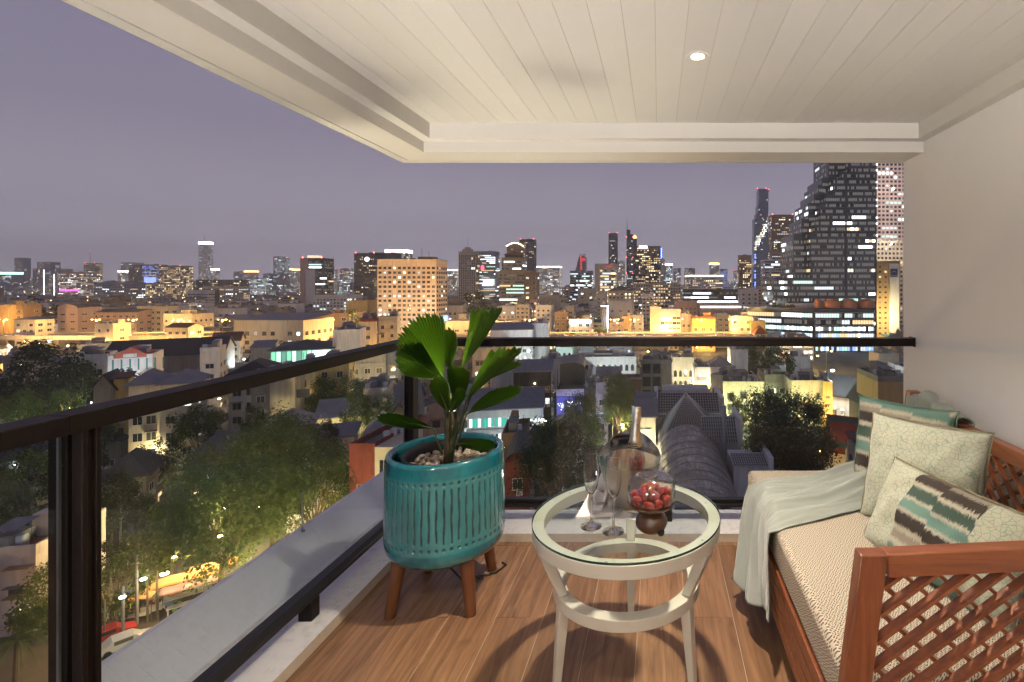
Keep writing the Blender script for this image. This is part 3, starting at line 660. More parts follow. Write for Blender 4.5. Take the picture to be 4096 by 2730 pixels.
def lpost(x, y, zt): 
    q = MB(); b_ = [(x-.0+(0-.49)*.135, y, 0), (x+.06+(0-.49)*.135, y, 0), (x+.06+(zt-.49)*.135, y, zt), (x+(zt-.49)*.135, y, zt)]
    q.v += b_+[(a, y+.055, c) for a, _, c in b_]
    for f_ in ((0,1,2,3),(7,6,5,4),(0,4,5,1),(1,5,6,2),(2,6,7,3),(3,7,4,0)): q.f.append(f_); q.m.append(0)
    sp('post', q, teakv, bevel=.003)
lpost(1.278, 2.7005, .860)
q = MB(); q.box(.452, 2.61, 0, .50, 2.66, .115); sp('leg', q, teakv, bevel=.003)
for i in range(4):
    q = MB(); q.box(.452+(i % 2)*.0, 1.2525, .118+i*.0505, .478, 2.66, .118+i*.0505+.047); sp('front_slat', q, teak, bevel=.0025)
q = MB(); q.box(.479, 1.253, .27, 1.27, 2.655, .318); sp('seat_base', q, teak)
# mattress
k = N('woven_diamond'); v = k.coord('Object', (1, 1, 1)); sx_ = k.n('SeparateXYZ', {0: v})
ux = k.math('ADD', sx_.outputs[0], k.math('MULTIPLY', sx_.outputs[2], -1.0))
def tri(x, per): return k.math('PINGPONG', x, per)
a_ = tri(ux, .023); b__ = tri(sx_.outputs[1], .036)
dd = k.math('ADD', k.math('DIVIDE', a_, .023), k.math('DIVIDE', b__, .036))
wv = k.math('FRACT', k.math('MULTIPLY', dd, 3.0)); brk = k.math('GREATER_THAN', k.math('FRACT', k.math('MULTIPLY', k.math('SUBTRACT', k.math('DIVIDE', a_, .023), k.math('DIVIDE', b__, .036)), 2.0)), .30)
ln = k.math('MULTIPLY', k.math('LESS_THAN', wv, .46), brk)
th = k.math('PINGPONG', k.math('MULTIPLY', ux, 330.0), 1.0)
c = k.mix(k.math('MULTIPLY', ln, .92), (.52, .455, .355), (.045, .037, .036)); c = k.mix(k.math('MULTIPLY', th, .22), c, (.22, .17, .13))
k.set(color=c, rough=.9, spec=.2); k.bump(k.math('ADD', th, ln), .35, .002); weave = k.mat
q = MB()
X0, X1, Y0, Y1, Z0, Z1 = .458, 1.29, 1.253, 2.66, .320, .470
def mat_(u, v_):
    return (u, v_)
bmv = MB(); bmv.box(X0-.87, Y0-1.95, Z0-.39, X1-.87, Y1-1.95, Z1-.39)
mt = bmv.build('mattress', weave, so, bevel=.028, seg=5); mt.location = Vector((.87, 1.95, .39))-SO
# ------------------------------------------------------------------ cushions
def pillow(name, label, w_, h_, th_, mats, M, seed, seam=.0065, panel=None, grp='cushions on the daybed'):
    q = MB(); nu, nv = 44, 32
    def pf(u, v_, sgn):
        a, b_ = u*2-1, v_*2-1
        e = max(abs(a), abs(b_))
        t = (1-abs(a)**2.6)*(1-abs(b_)**2.6); t = max(0, t)**.52
        pin = 1-.055*(1-a*a)*abs(b_)**3; pin2 = 1-.055*(1-b_*b_)*abs(a)**3
        x, z = a*w_/2*pin2, b_*h_/2*pin
        nz_ = mnoise.noise(Vector((a*1.6+seed, b_*1.6, sgn*3))); wr = mnoise.noise(Vector((a*5+seed*3, b_*4, 7.7)))
        wr2 = math.sin((a*1.1-b_*.9)*9+seed)*max(0, e-.45)
        y = sgn*th_/2*t*(1+.22*nz_)+.011*wr*t**.5+.006*wr2
        y += .035*w_*(a*a*.4+b_*b_*.3)*(1 if sgn else 1)
        return (x, -y if False else y*1.0, z)
    q.grid(lambda u, v_: pf(u, v_, -1), nu, nv, 0)
    q.grid(lambda u, v_: pf(1-u, v_, 1), nu, nv, 0)
    fl = []                                    # flange all round
    for side in range(4):
        def ff(u, v_, side=side):
            a = u*2-1; o_ = v_*seam
            if side == 0: p = pf(u, 0, 1); return (p[0]*(1+o_*2/w_), p[1]+.002*math.sin(u*40), p[2]-o_)
            if side == 1: p = pf(u, 1, 1); return (p[0]*(1+o_*2/w_), p[1]+.003*math.sin(u*33+1), p[2]+o_)
            if side == 2: p = pf(0, u, 1); return (p[0]-o_, p[1]+.003*math.sin(u*29), p[2]*(1+o_*2/h_))
            p = pf(1, u, 1); return (p[0]+o_, p[1]+.003*math.sin(u*31+2), p[2]*(1+o_*2/h_))
        q.grid(ff, 44, 2, 1)
    if panel:
        for i, f_ in enumerate(q.f):
            cx_ = sum(q.v[j][0] for j in f_)/4
            if q.m[i] == 0 and panel[0] < cx_ < panel[1]: q.m[i] = 2
    o = q.build(name, mats, None, smooth=1); o.matrix_world = M
    s_ = o.modifiers.new('cloth', 'SOLIDIFY'); s_.thickness = .0012
    tag(o, label, 'cushion', grp); return o
def face_frame(p0, p1, lean, up=Vector((0, 0, 1))):      # width axis p0->p1, front face looks to -Y of the frame
    x = (p1-p0); w__ = x.length; x.normalize(); y = up.cross(x).normalized(); z = x.cross(y)
    Mr = Matrix((x, y, z)).transposed().to_4x4() @ Matrix.Rotation(-lean, 4, 'X')
    return Mr
k = N('crackle_print'); v = k.coord('Object', (1, 1, 1)); vd = k.n('VectorMath', {0: v}, operation='ADD'); nn = k.n('TexNoise', {'Vector': v, 'Scale': 22.0}); sc_ = k.n('VectorMath', {0: nn.outputs['Color']}, operation='SCALE'); sc_.inputs['Scale'].default_value = .018; k.l(sc_.outputs[0], vd.inputs[1])
vv = k.n('Mapping', {0: vd.outputs[0]}); vv.inputs['Scale'].default_value = (1, .6, 1.15)
ve = k.n('TexVoronoi', {'Vector': vv.outputs[0], 'Scale': 50.0}, feature='DISTANCE_TO_EDGE'); ln = k.ramp(ve.outputs['Distance'], [(.015, 1), (.06, 0)])
spk = k.ramp(k.noise(v, 420, 2), [(.50, 0), (.62, 1)]); c = k.mix(k.math('MULTIPLY', spk, .35), (.43, .43, .33), (.22, .25, .19))
c = k.mix(k.math('MULTIPLY', ln, .62), c, (.10, .21, .17)); k.set(color=c, rough=.9, spec=.15, sheen=.2); k.bump(k.noise(v, 900, 2), .25, .001); crack = k.mat
khaki = flat('khaki_piping', (.20, .18, .11), .9, var=.2, scale=60)
def ikat(name, zscale, off, along=2):
    k = N(name); v = k.coord('Object'); sx_ = k.n('SeparateXYZ', {0: v}); yarn = k.noise(k.coord('Object', (700, 40, 40) if along == 2 else (40, 40, 700)), 1.0, 2)
    jit = k.math('MULTIPLY', k.math('SUBTRACT', yarn, .5), .045); blk = k.math('MULTIPLY', k.math('FLOOR', k.math('MULTIPLY', k.math('ADD', sx_.outputs[0], off), 7.0)), .013)
    p = k.math('FRACT', k.math('MULTIPLY', k.math('ADD', k.math('ADD', sx_.outputs[2], off), k.math('ADD', jit, blk)), zscale))
    CR_, TL, BK, DG, GR = (.45, .42, .34), (.13, .25, .21), (.028, .020, .018), (.035, .075, .060), (.27, .24, .19)
    c = k.ramp(p, [(0, TL), (.09, CR_), (.15, GR), (.24, CR_), (.30, BK), (.43, CR_), (.47, TL), (.58, CR_), (.62, DG), (.74, CR_), (.79, BK), (.90, GR), (.96, CR_)], 'CONSTANT')
    c = k.mix(k.math('MULTIPLY', k.noise(k.coord('Object', (900, 300, 900)), 1.0, 1), .4), c, (.12, .11, .09))
    k.set(color=c, rough=.92, spec=.12); k.bump(yarn, .4, .0015); return k.mat
strp = ikat('ikat_stripe', 2.35, .235); strp2 = ikat('ikat_panel', 3.1, .14)
tealcl = flat('teal_piping', (.10, .20, .155), .9, var=.2, scale=60)
A, B_ = Vector((.97, 2.50, .665)), Vector((1.25, 2.20, .665))
M1 = Matrix.Translation((A+B_)/2) @ face_frame(A, B_, R(13)); pillow('cushion', 'green, black and cream striped cushion furthest back, under the folded throw', .44, .43, .15, [strp, tealcl], M1, 2.0)
A, B_ = Vector((.885, 2.19, .668)), Vector((1.19, 1.86, .668))
M2 = Matrix.Translation((A+B_)/2) @ face_frame(A, B_, R(17)); pillow('cushion', 'square pale green crackle-print cushion in the middle of the three', .45, .43, .16, [crack, khaki], M2, 5.0)
A, B_ = Vector((.845, 1.97, .610)), Vector((1.02, 1.42, .610))
M3 = Matrix.Translation((A+B_)/2) @ face_frame(A, B_, R(28)); pillow('cushion', 'oblong crackle-print cushion with a striped centre panel nearest the carved arm', .60, .33, .15, [crack, khaki, strp2], M3, 9.0, panel=(-.125, .155))

# ------------------------------------------------------------------ throw
k = N('throw_knit'); v = k.coord('Object'); yn = k.n('TexWave', {'Vector': k.coord('Object', (1, 1, 1)), 'Scale': 95.0, 'Distortion': 1.2, 'Detail': 2.0}, bands_direction='Y')
c = k.mix(yn.outputs['Fac'], (.235, .26, .235), (.33, .36, .33)); c = k.mix(k.math('MULTIPLY', k.noise(v, 300, 2), .35), c, (.24, .25, .20)); k.set(color=c, rough=.95, spec=.1, sheen=.3); k.bump(k.math('ADD', yn.outputs['Fac'], k.noise(v, 300, 2)), .3, .002); knit = k.mat
q = MB()
def ridge(x): return 1-abs(math.sin(x))**.7*1.6
def throw(u, v_):
    # u across from the near to the far edge, v along from the cushions to the front and down to the hem
    yA = 2.27+.33*u; yB = 1.99+.47*u; yC = 1.87+.47*u
    top = .60; w_ = u*7.5+v_*1.8+1.3*mnoise.noise(Vector((u*2.3, v_*1.7, 5.1)))+.4*math.sin(v_*4+u*3)
    fold = .75*ridge(w_)+.30*ridge(u*15+v_*4.1+2.2*mnoise.noise(Vector((u*3, v_*2, 9)))+1)+mnoise.noise(Vector((u*5, v_*4, 2.2)))*.6
    if v_ < top:
        t = v_/top; y = yA+(yB-yA)*t**.8; x = 1.03-(1.03-.462)*t
        e = min(1, min(u, 1-u)*8); lift = .036+.042*(1-.35*t)*max(-.75, fold)+.050*(1-t)**2*(.35+u*(1-u)*2.0)
        z = .4735+max(.003, lift)*(.12+.88*e)+.004*mnoise.noise(Vector((u*30, v_*8, 1)))
        if t > .9: z -= ((t-.9)/.1)**2*.012
        y += .012*math.sin(w_*1.3)*(1-t)
    else:
        t = (v_-top)/(1-top); y = yB+(yC-yB)*t+.012*math.sin(u*17)*t
        hem = .195-.115*u+.022*math.sin(u*9); z = .462+(hem-.462)*t
        x = .448-.085*t*u-.012*t+.026*(.25+.75*min(1, t*2.5))*min(1.0, fold)*1.0-.012
        x = min(x, .447); x -= .006*math.sin(min(1, t*6)*1.57)
    return (x, y, z)
q.grid(throw, 110, 90); o = q.build('throw_blanket', knit, None, smooth=1); s_ = o.modifiers.new('thick', 'SOLIDIFY'); s_.thickness = .004; s_.offset = 1
tag(o, 'pale grey-green knitted throw draped over the seat and down the front of the daybed', 'throw')
q = MB()
def throw2(u, v_):
    y = 2.70-.44*u+.02*math.sin(v_*5); r_ = .036+.010*ridge(u*9+.5)+.006*math.sin(u*21+v_*3); cx_ = bx(.80)+.024
    up = .012+.034*math.exp(-((u-.35)/.32)**2)+.010*ridge(u*7+.5+v_)
    if v_ < .34: t = (.34-v_)/.34; return (cx_-r_-.012*t, y-.04*t*u, .802+up*(1-t)-.15*t)
    if v_ > .70: t = (v_-.70)/.30; return (cx_+r_*.9, y, .802+up*(1-t)-.10*t)
    a = math.pi*(v_-.34)/.36; return (cx_-r_*math.cos(a), y, .802+up+r_*.8*math.sin(a))
q.grid(throw2, 60, 40); o = q.build('folded_throw', knit, None, smooth=1); s_ = o.modifiers.new('thick', 'SOLIDIFY'); s_.thickness = .006
tag(o, 'bunched end of grey-green knitted throw hung over the top rail behind the striped cushion', 'throw')
# ================================================================== the city below
rng = random.Random(4)
def wallmat(name, col, streak=.55): return flat('wall_'+name, col, .8, var=.10, scale=.35, streak=streak, spec=.2)
WALL = {n: wallmat(n, c) for n, c in dict(white=(.62, .60, .58), cream=(.60, .52, .38), beige=(.46, .40, .31), grey=(.30, .30, .31), pink=(.50, .34, .28), yellow=(.55, .42, .16),
        conc=(.26, .24, .20), brown=(.26, .17, .10), tan=(.46, .31, .14), bluegrey=(.24, .27, .33), brick=(.22, .055, .040), dark=(.045, .048, .058), navy=(.035, .045, .080), orange=(.55, .30, .10), gold=(.36, .28, .15), teal=(.06, .20, .18)).items()}
def roofmat(name, col, per=.35, axis=0):
    k = N('roof_'+name); v = k.coord(); wv = k.n('TexWave', {'Vector': v, 'Scale': 1/per/6.28*3.14}, bands_direction='XY'[axis]); wv.wave_profile = 'SAW'
    st = k.noise(k.coord('Object', (.25, .25, .25), rnd=True), 2.0, 6, .65); c = k.mix(st, [x*.55 for x in col], [x*1.3 for x in col])
    c = k.mix(k.math('MULTIPLY', wv.outputs['Fac'], .35), c, [x*.5 for x in col]); k.set(color=c, rough=.7, spec=.3); k.bump(wv.outputs['Fac'], .5, .05); return k.mat
ROOF = {n: roofmat(n, c) for n, c in dict(slate=(.075, .072, .080), metal=(.20, .20, .22), rust=(.14, .070, .045), green=(.05, .11, .09), red=(.22, .055, .035), black=(.030, .028, .030), pale=(.34, .33, .34)).items()}
deck = flat('roof_deck', (.17, .165, .16), .9, var=.35, scale=.5, streak=.5)
concd = flat('dirty_concrete', (.20, .19, .175), .9, var=.3, scale=.8, streak=.6)
framew = flat('window_frame', (.52, .50, .46), .6); framed = flat('window_frame_dark', (.06, .06, .065), .5)
k = N('dark_pane'); oi = k.n('ObjectInfo'); k.set(color=k.ramp(oi.outputs['Random'], [(0, (.010, .013, .018)), (.6, (.030, .036, .040)), (1, (.10, .095, .08))]), rough=.12, spec=.6); paned = k.mat
k = N('lit_pane'); oi = k.n('ObjectInfo'); rn = oi.outputs['Random']; v = k.coord('Object', (1, 1, 1), True); cu_ = k.ramp(k.noise(v, 3.5, 2), [(.38, .25), (.62, 1)])
rn2 = k.math('FRACT', k.math('MULTIPLY', rn, 7.31))
k.set(color=(.03, .03, .03), ecol=k.mix(1.0, k.ramp(rn, [(0, (1, .62, .28)), (.35, (1, .82, .55)), (.6, (.95, 1, .95)), (1, (.72, .95, 1))]), cu_, 'MULTIPLY'), estr=k.math('ADD', .35, k.math('MULTIPLY', rn2, 2.4))); panel = k.mat
FAR = [N('far_dark_pane').set(color=(.018, .020, .028), rough=.15).mat, N('far_unlit_glow_pane').set(color=(.07, .07, .065), ecol=(.9, .9, .85), estr=.07, rough=.3).mat, emit('far_warm_pane', (1, .68, .34), .75), emit('far_cool_pane', (.85, .95, 1), .7),  # dim pane: faint glow stands in for light reflected off unlit blinds
       emit('far_bright_pane', (.92, .98, 1), 2.2), emit('far_warm_bright', (1, .80, .48), 1.8), emit('far_green_pane', (.62, 1, .82), .8), emit('far_blue_pane', (.20, .30, 1), 1.6)]
HEADW = emit('sodium_head', (1.0, .62, .20), 26.0); HEADC = emit('white_head', (.88, .96, 1.0), 26.0); HEADM = emit('yellow_head', (1, .85, .5), 24.0)
def win_mesh(fr, lit, mull=1):
    q = MB(); f_ = .07
    q.box(-.5, -.07, -.5, -.5+f_, 0, .5, 0); q.box(.5-f_, -.07, -.5, .5, 0, .5, 0); q.box(-.5+f_, -.07, .5-f_, .5-f_, 0, .5, 0); q.box(-.56, -.16, -.57, .56, 0, -.5, 0)
    for i in range(mull): x = -.5+(i+1)/(mull+1); q.box(x-.022, -.055, -.5, x+.022, 0, .5-f_, 0)
    q.quad((-.5+f_, -.02, -.5), (.5-f_, -.02, -.5), (.5-f_, -.02, .5-f_), (-.5+f_, -.02, .5-f_), 1)
    return q.mesh('window', [fr, panel if lit else paned])
WM = {(f_, l_): win_mesh({'w': framew, 'd': framed}[f_], l_) for f_ in 'wd' for l_ in (0, 1)}
def arch_mesh(fr, pn):
    q = MB(); a = [(-.5, -.5)]+[(.5, -.5), (.5, .1)]+[(.5*math.cos(t*math.pi/8), .1+.4*math.sin(t*math.pi/8)) for t in range(1, 8)]+[(-.5, .1)]
    b_ = [(x*.86, z*.9-.02) for x, z in a]; n_ = len(a)
    for i in range(n_):
        j = (i+1) % n_
        q.quad((a[i][0], -.12, a[i][1]), (a[j][0], -.12, a[j][1]), (b_[j][0], -.12, b_[j][1]), (b_[i][0], -.12, b_[i][1]), 0); q.quad((a[i][0], -.12, a[i][1]), (a[i][0], 0, a[i][1]), (a[j][0], 0, a[j][1]), (a[j][0], -.12, a[j][1]), 0)
    q.poly([(x, -.03, z) for x, z in b_], 1); return q.mesh('arched_window', [fr, pn])
AM = [arch_mesh(framew, paned), arch_mesh(framew, panel)]
tankm = flat('water_tank', (.42, .43, .45), .35, metal=.6)
q = MB(); q.lathe([(.7, 0), (.7, 1.5), (.5, 1.75), (.12, 1.8)], 14, cap=True); TANK = q.mesh('water_tank', tankm, 40)
q = MB(); q.box(-.45, -.16, 0, .45, .16, .62); q.lathe([(.24, -.165), (.24, -.175)], 10, f=lambda p: (p[0]-.12, p[2], p[1]+.31), cap=True); ACU = q.mesh('air_conditioner', framew)
q = MB(); q.tube([(0, 0, 0), (0, 0, 3)], .04, 5)
for i in range(4): q.bar((-.5+.06*i, 0, 2.9-.35*i), (.5-.06*i, 0, 2.9-.35*i), .03, .03)
AER = q.mesh('aerial', framed)
PROT = [(340, 780, 1318, 1346, 285.0), (2200, 3030, 1325, 1350, 285.0)]; FOOT = []
def pick(lit, kind, run):
    if run[0] > 0: run[0] -= 1; return run[1]
    if rng.random() < lit:
        run[1] = rng.choice({'mix': (2, 2, 3, 3, 4, 5), 'warm': (2, 2, 2, 5), 'cool': (3, 3, 4, 6), 'office': (3, 4, 4, 6, 2), 'blue': (7, 7, 3), 'tan': (2, 5, 3)}[kind]); run[0] = rng.choice((0, 0, 1, 3) if kind != 'office' else (2, 4, 7, 10)); return run[1]
    return 1 if rng.random() < (.45 if kind in ('office', 'tan') else .12) else 0
NWIN = [0]
def facade(root, wl, h, fl, bay, win, lit, kind, loc, rz, d, frame, z0=0.0, arch=False, x_off=0.0, top=.4, proud=None, single=True):
    """windows on a wall wl wide and h tall whose middle foot is loc; faces -Y turned by rz"""
    nb, nf = max(1, round((wl-.6)/bay)), max(1, int((h-z0-top)/fl)); bw = (wl-.6)/nb
    w_, h_ = bw*win[0], fl*win[1]; c, s_ = math.cos(rz), math.sin(rz)
    big = single and w_*F/d >= 9.0 and nb*nf <= 300 and NWIN[0] < 6500
    mb = MB(); off = .03 if d < 500 else .12; hood = MB()
    for f_ in range(nf):
        run = [0, 0]
        for b_ in range(nb):
            x = -wl/2+.3+bw*(b_+.5); z = z0+fl*(f_+.5)
            if big:
                li = rng.random() < lit; me = AM[li] if arch else WM[frame, int(li)]
                if rng.random() < .04 and not arch: continue
                inst('window', me, root, (loc[0]+x*c, loc[1]+x*s_, z), (0, 0, rz), (w_, 1, h_)); NWIN[0] += 1
                if d < 230 and not arch:
                    r_ = rng.random()
                    if r_ < .30: hood.box(x-w_*.6, -.75, z+h_*.56, x+w_*.6, -.002, z+h_*.62)
                    elif r_ < .52: inst('air_conditioner', ACU, root, (loc[0]+(x+w_*.2)*c+.2*s_, loc[1]+(x+w_*.2)*s_-.2*c, z-h_/2-.85), (0, 0, rz))
                    elif r_ < .60: hood.box(x-w_*.55, -.32, z-h_*.5, x+w_*.55, -.26, z+h_*.1)
            else:
                mi = pick(lit, kind, run); px = lambda u, q_: (loc[0]+u*c+q_*s_*1, loc[1]+u*s_-q_*c, 0)
                a, b2 = px(x-w_/2, off), px(x+w_/2, off)
                mb.quad((a[0], a[1], z-h_/2), (b2[0], b2[1], z-h_/2), (b2[0], b2[1], z+h_/2), (a[0], a[1], z+h_/2), mi)
    if mb.f: o = mb.build('window_grid', FAR, root); o['kind'] = 'stuff'
    if hood.f: hood.build('window_hood', rng.choice((concd, ROOF['metal'], ROOF['rust'], framew)), root, loc=(loc[0], loc[1], 0), rot=(0, 0, rz))
def gable(mb, w_, y0, y1, z, rh, ov, mi=0, axis='y', wm=None):
    """gable roof shell, ridge along axis; adds gable walls with material wm"""
    th = .18
    if axis == 'y':
        for sg in (-1, 1):
            sl = rh/(w_/2); e = w_/2+ov; ze = z-sl*ov
            a = [(sg*e, y0-ov, ze), (0, y0-ov, z+rh), (0, y1+ov, z+rh), (sg*e, y1+ov, ze)]; up = [(x, y, zz+th) for x, y, zz in a]
            mb.poly(up if sg < 0 else up[::-1], mi); mb.poly(a[::-1] if sg < 0 else a, mi); mb.quad(a[0], a[1], up[1], up[0], mi); mb.quad(a[3], a[0], up[0], up[3], mi)
        for y in (y0, y1): mb.poly([(-w_/2, y, z), (w_/2, y, z), (0, y, z+rh)], wm if wm is not None else mi)
    else:
        hw = (y1-y0)/2; cy = (y0+y1)/2
        for sg in (-1, 1):
            sl = rh/hw; e = hw+ov; ze = z-sl*ov
            a = [(-w_/2-ov, cy+sg*e, ze), (-w_/2-ov, cy, z+rh), (w_/2+ov, cy, z+rh), (w_/2+ov, cy+sg*e, ze)]; up = [(x, y, zz+th) for x, y, zz in a]
            mb.poly(up if sg > 0 else up[::-1], mi); mb.poly(a, mi); mb.quad(a[3], a[0], up[0], up[3], mi); mb.quad(a[0], a[1], up[1], up[0], mi); mb.quad(a[2], a[3], up[3], up[2], mi)
        for x in (-w_/2, w_/2): mb.poly([(x, y0, z), (x, y1, z), (x, cy, z+rh)], wm if wm is not None else mi)
def hip(mb, w_, y0, y1, z, rh, ov, mi=0):
    hw = (y1-y0)/2; x0, x1, a, b_ = -w_/2-ov, w_/2+ov, y0-ov, y1+ov; cy = (y0+y1)/2
    if w_ > y1-y0: r0, r1 = (x0+hw+ov, cy, z+rh), (x1-hw-ov, cy, z+rh)
    else: r0, r1 = (0, a+w_/2+ov, z+rh), (0, b_-w_/2-ov, z+rh)
    zz = z-.02
    if w_ > y1-y0:
        mb.quad((x0, a, zz), (x1, a, zz), r1, r0, mi); mb.quad((x1, b_, zz), (x0, b_, zz), r0, r1, mi); mb.poly([(x1, a, zz), (x1, b_, zz), r1], mi); mb.poly([(x0, b_, zz), (x0, a, zz), r0], mi)
    else:
        mb.poly([(x0, a, zz), (x1, a, zz), r0], mi); mb.poly([(x1, b_, zz), (x0, b_, zz), r1], mi); mb.quad((x1, a, zz), (x1, b_, zz), r1, r0, mi); mb.quad((x0, b_, zz), (x0, a, zz), r0, r1, mi)
    mb.quad((x0, a, zz-.15), (x0, b_, zz-.15), (x1, b_, zz-.15), (x1, a, zz-.15), mi)
    for p_, q_ in (((x0, a), (x1, a)), ((x1, a), (x1, b_)), ((x1, b_), (x0, b_)), ((x0, b_), (x0, a))): mb.quad((*p_, zz-.15), (*q_, zz-.15), (*q_, zz), (*p_, zz), mi)
def bld(label, x0, x1, yt, d, wall, yb=None, dep=None, roof='flat', rm='slate', rh=None, fl=3.2, bay=3.4, win=(.55, .45), lit=.12, kind='mix', rot=None, frame='w', cat='building', top=.4, z0=0.0, arch=False,
        blank=False, clutter=True, group=None, name='building', both=False, base=0.0, sides=True, bands=False, slabm=None, zt=None):
    W_ = (x1-x0)*d/F; h = (H-(yt-CY)*d/F if zt is None else zt)-G-base; Xc = ((x0+x1)/2-CX)*d/F
    if rot is None:
        phi = math.atan2(-Xc, d) if Xc < 0 and d < 240 else 0.0; rot = math.degrees(phi)*.72; W_ *= math.cos(phi)/math.cos(phi-R(rot))
    if rh is None: rh = min(4.0, W_*.16)
    if roof in ('gable', 'gablex', 'hip'): h -= rh
    dep = dep or max(9, min(30, W_*.8)); rz = R(rot)
    root = empty(name, (Xc, d, G+base), rz); tag(root, label, cat, group)
    PROT.append((x0, x1, yt, yb or 1137+(28*F/d), d)); FOOT.append((Xc, d+dep/2, max(W_, dep)/2*(1.15 if rot else 1.0), W_/2, dep/2))
    wm = WALL[wall] if isinstance(wall, str) else wall
    mb = MB(); mb.box(-W_/2, 0, -1.0, W_/2, dep, h); near = d < 420
    if roof == 'flat':
        body = mb.build('wall', wm, root)
        q = MB(); pw, ph = .25, (.9 if near else 1.2)
        for a in ((-W_/2-.03, -.03, W_/2+.03, pw), (-W_/2-.03, dep-pw, W_/2+.03, dep+.03), (-W_/2-.03, pw, -W_/2+pw, dep-pw), (W_/2-pw, pw, W_/2+.03, dep-pw)): q.box(a[0], a[1], h-.35, a[2], a[3], h+ph)
        q.build('parapet', slabm or wm, root)
        q = MB(); q.box(-W_/2+pw, pw, h+.004, W_/2-pw, dep-pw, h+.06); q.build('roof', deck, root)
        if clutter:
            q = MB(); a = rng.uniform(-.3, .2)*W_; sw = min(W_*.3, 6); q.box(a, dep*.45, h+.06, a+sw, dep*.45+min(5, dep*.4), h+2.8); q.build('stair_house', concd if rng.random() < .5 else wm, root)
            if near:
                if d < 270:
                    q = MB(); a = rng.uniform(-.35, .1)*W_; q.box(a, dep*.12, h+.06, a+W_*.28, dep*.4, h+rng.uniform(1.6, 2.4)); q.quad((a-.3, dep*.1, h+2.3), (a+W_*.28+.3, dep*.1, h+2.3), (a+W_*.28+.3, dep*.42, h+2.7), (a-.3, dep*.42, h+2.7)); q.build('roof_shed', concd if rng.random() < .5 else ROOF['metal'], root)
                    q = MB()
                    for i in range(6): x = rng.uniform(-.45, .45)*W_; y = rng.uniform(.08, .92)*dep; s_ = rng.uniform(.25, .8); q.box(x, y, h+.06, x+s_, y+s_, h+.06+s_*rng.uniform(.5, 1.6))
                    q.build('roof_clutter', rng.choice((ROOF['metal'], WALL['conc'], ROOF['rust'], framed)), root)['kind'] = 'stuff'
                    inst('aerial', AER, root, (rng.uniform(-.4, .4)*W_, rng.uniform(.1, .8)*dep, h+.06), (0, 0, rng.uniform(0, 3)), (.8, .8, .9))
                for i in range(rng.randint(1, 4)): inst('water_tank', TANK, root, (rng.uniform(-.42, .42)*W_, rng.uniform(.15, .4)*dep, h+.06), sc=(.8, .8, .9))
                if rng.random() < .6: inst('aerial', AER, root, (rng.uniform(-.4, .4)*W_, rng.uniform(.1, .8)*dep, h+.06), (0, 0, rng.uniform(0, 3)))
    else:
        body = mb.build('wall', wm, root); q = MB(); rmm = ROOF[rm]
        if roof == 'gable': gable(q, W_, 0, dep, h, rh, .6, 0, 'y', 1)
        elif roof == 'gablex': gable(q, W_, 0, dep, h, rh, .6, 0, 'x', 1)
        elif roof == 'hip': hip(q, W_, 0, dep, h, rh, .7)
        elif roof == 'shed':
            for z_, fl_ in ((0, 1), (.2, 0)):
                p_ = [(-W_/2-.4, -.4, h+.05+z_), (W_/2+.4, -.4, h+.05+z_), (W_/2+.4, dep+.4, h+rh+z_), (-W_/2-.4, dep+.4, h+rh+z_)]; q.poly(p_[::-1] if fl_ else p_)
            q.quad((-W_/2-.4, -.4, h+.05), (W_/2+.4, -.4, h+.05), (W_/2+.4, -.4, h+.25), (-W_/2-.4, -.4, h+.25))
        elif roof == 'vault':
            n_ = 10; pr_ = [(-W_/2*math.cos(math.pi*i/n_)*1.03, h+rh*math.sin(math.pi*i/n_)) for i in range(n_+1)]
            for (xa, za), (xb, zb) in zip(pr_[:-1], pr_[1:]): q.quad((xa, -.6, za), (xb, -.6, zb), (xb, dep+.6, zb), (xa, dep+.6, za))
            q.poly([(x, 0, z) for x, z in pr_], 1)
        q.build('roof', [rmm, wm], root)
    if not blank:
        facade(root, W_, h, fl, bay, win, lit, kind, (0, 0), 0.0, d, frame, z0, arch, top=top)
        if sides:
            if Xc < 0 or both: facade(root, dep, h, fl, bay*1.15, win, lit, kind, (W_/2, dep/2), R(90), d, frame, z0, arch, top=top)
            if Xc > 0 or both: facade(root, dep, h, fl, bay*1.15, win, lit, kind, (-W_/2, dep/2), R(-90), d, frame, z0, arch, top=top)
    if bands:
        q = MB(); nf = int((h-z0-top)/fl)
        for f_ in range(nf+1):
            z_ = z0+fl*f_; q.box(-W_/2-.06, -.55, z_-.14, W_/2+.06, -.002, z_+.14); q.box(-W_/2-.06, -.55, z_+.14, W_/2+.06, -.47, z_+.9)
        q.build('balcony', slabm or wm, root)
        if near:
            for i in range(nf): inst('air_conditioner', ACU, root, (rng.uniform(-.4, .4)*W_, -.3, z0+fl*i+.16))
    if d < 330 and not blank and rng.random() < .6:
        q = MB(); q.lathe([(.02, -.2), (.2, 0), (.02, .2)], 6); q.build('wall_lamp', rng.choice((HEADW, HEADM, HEADC)), root, loc=(rng.uniform(-.4, .4)*W_, -.3, rng.uniform(2.5, max(2.6, h-1))))
    root['h'] = h; root['w'] = W_; root['dep'] = dep
    return root
def R_(root, nm, mb, mat, **kw): return mb.build(nm, mat, root, **kw)

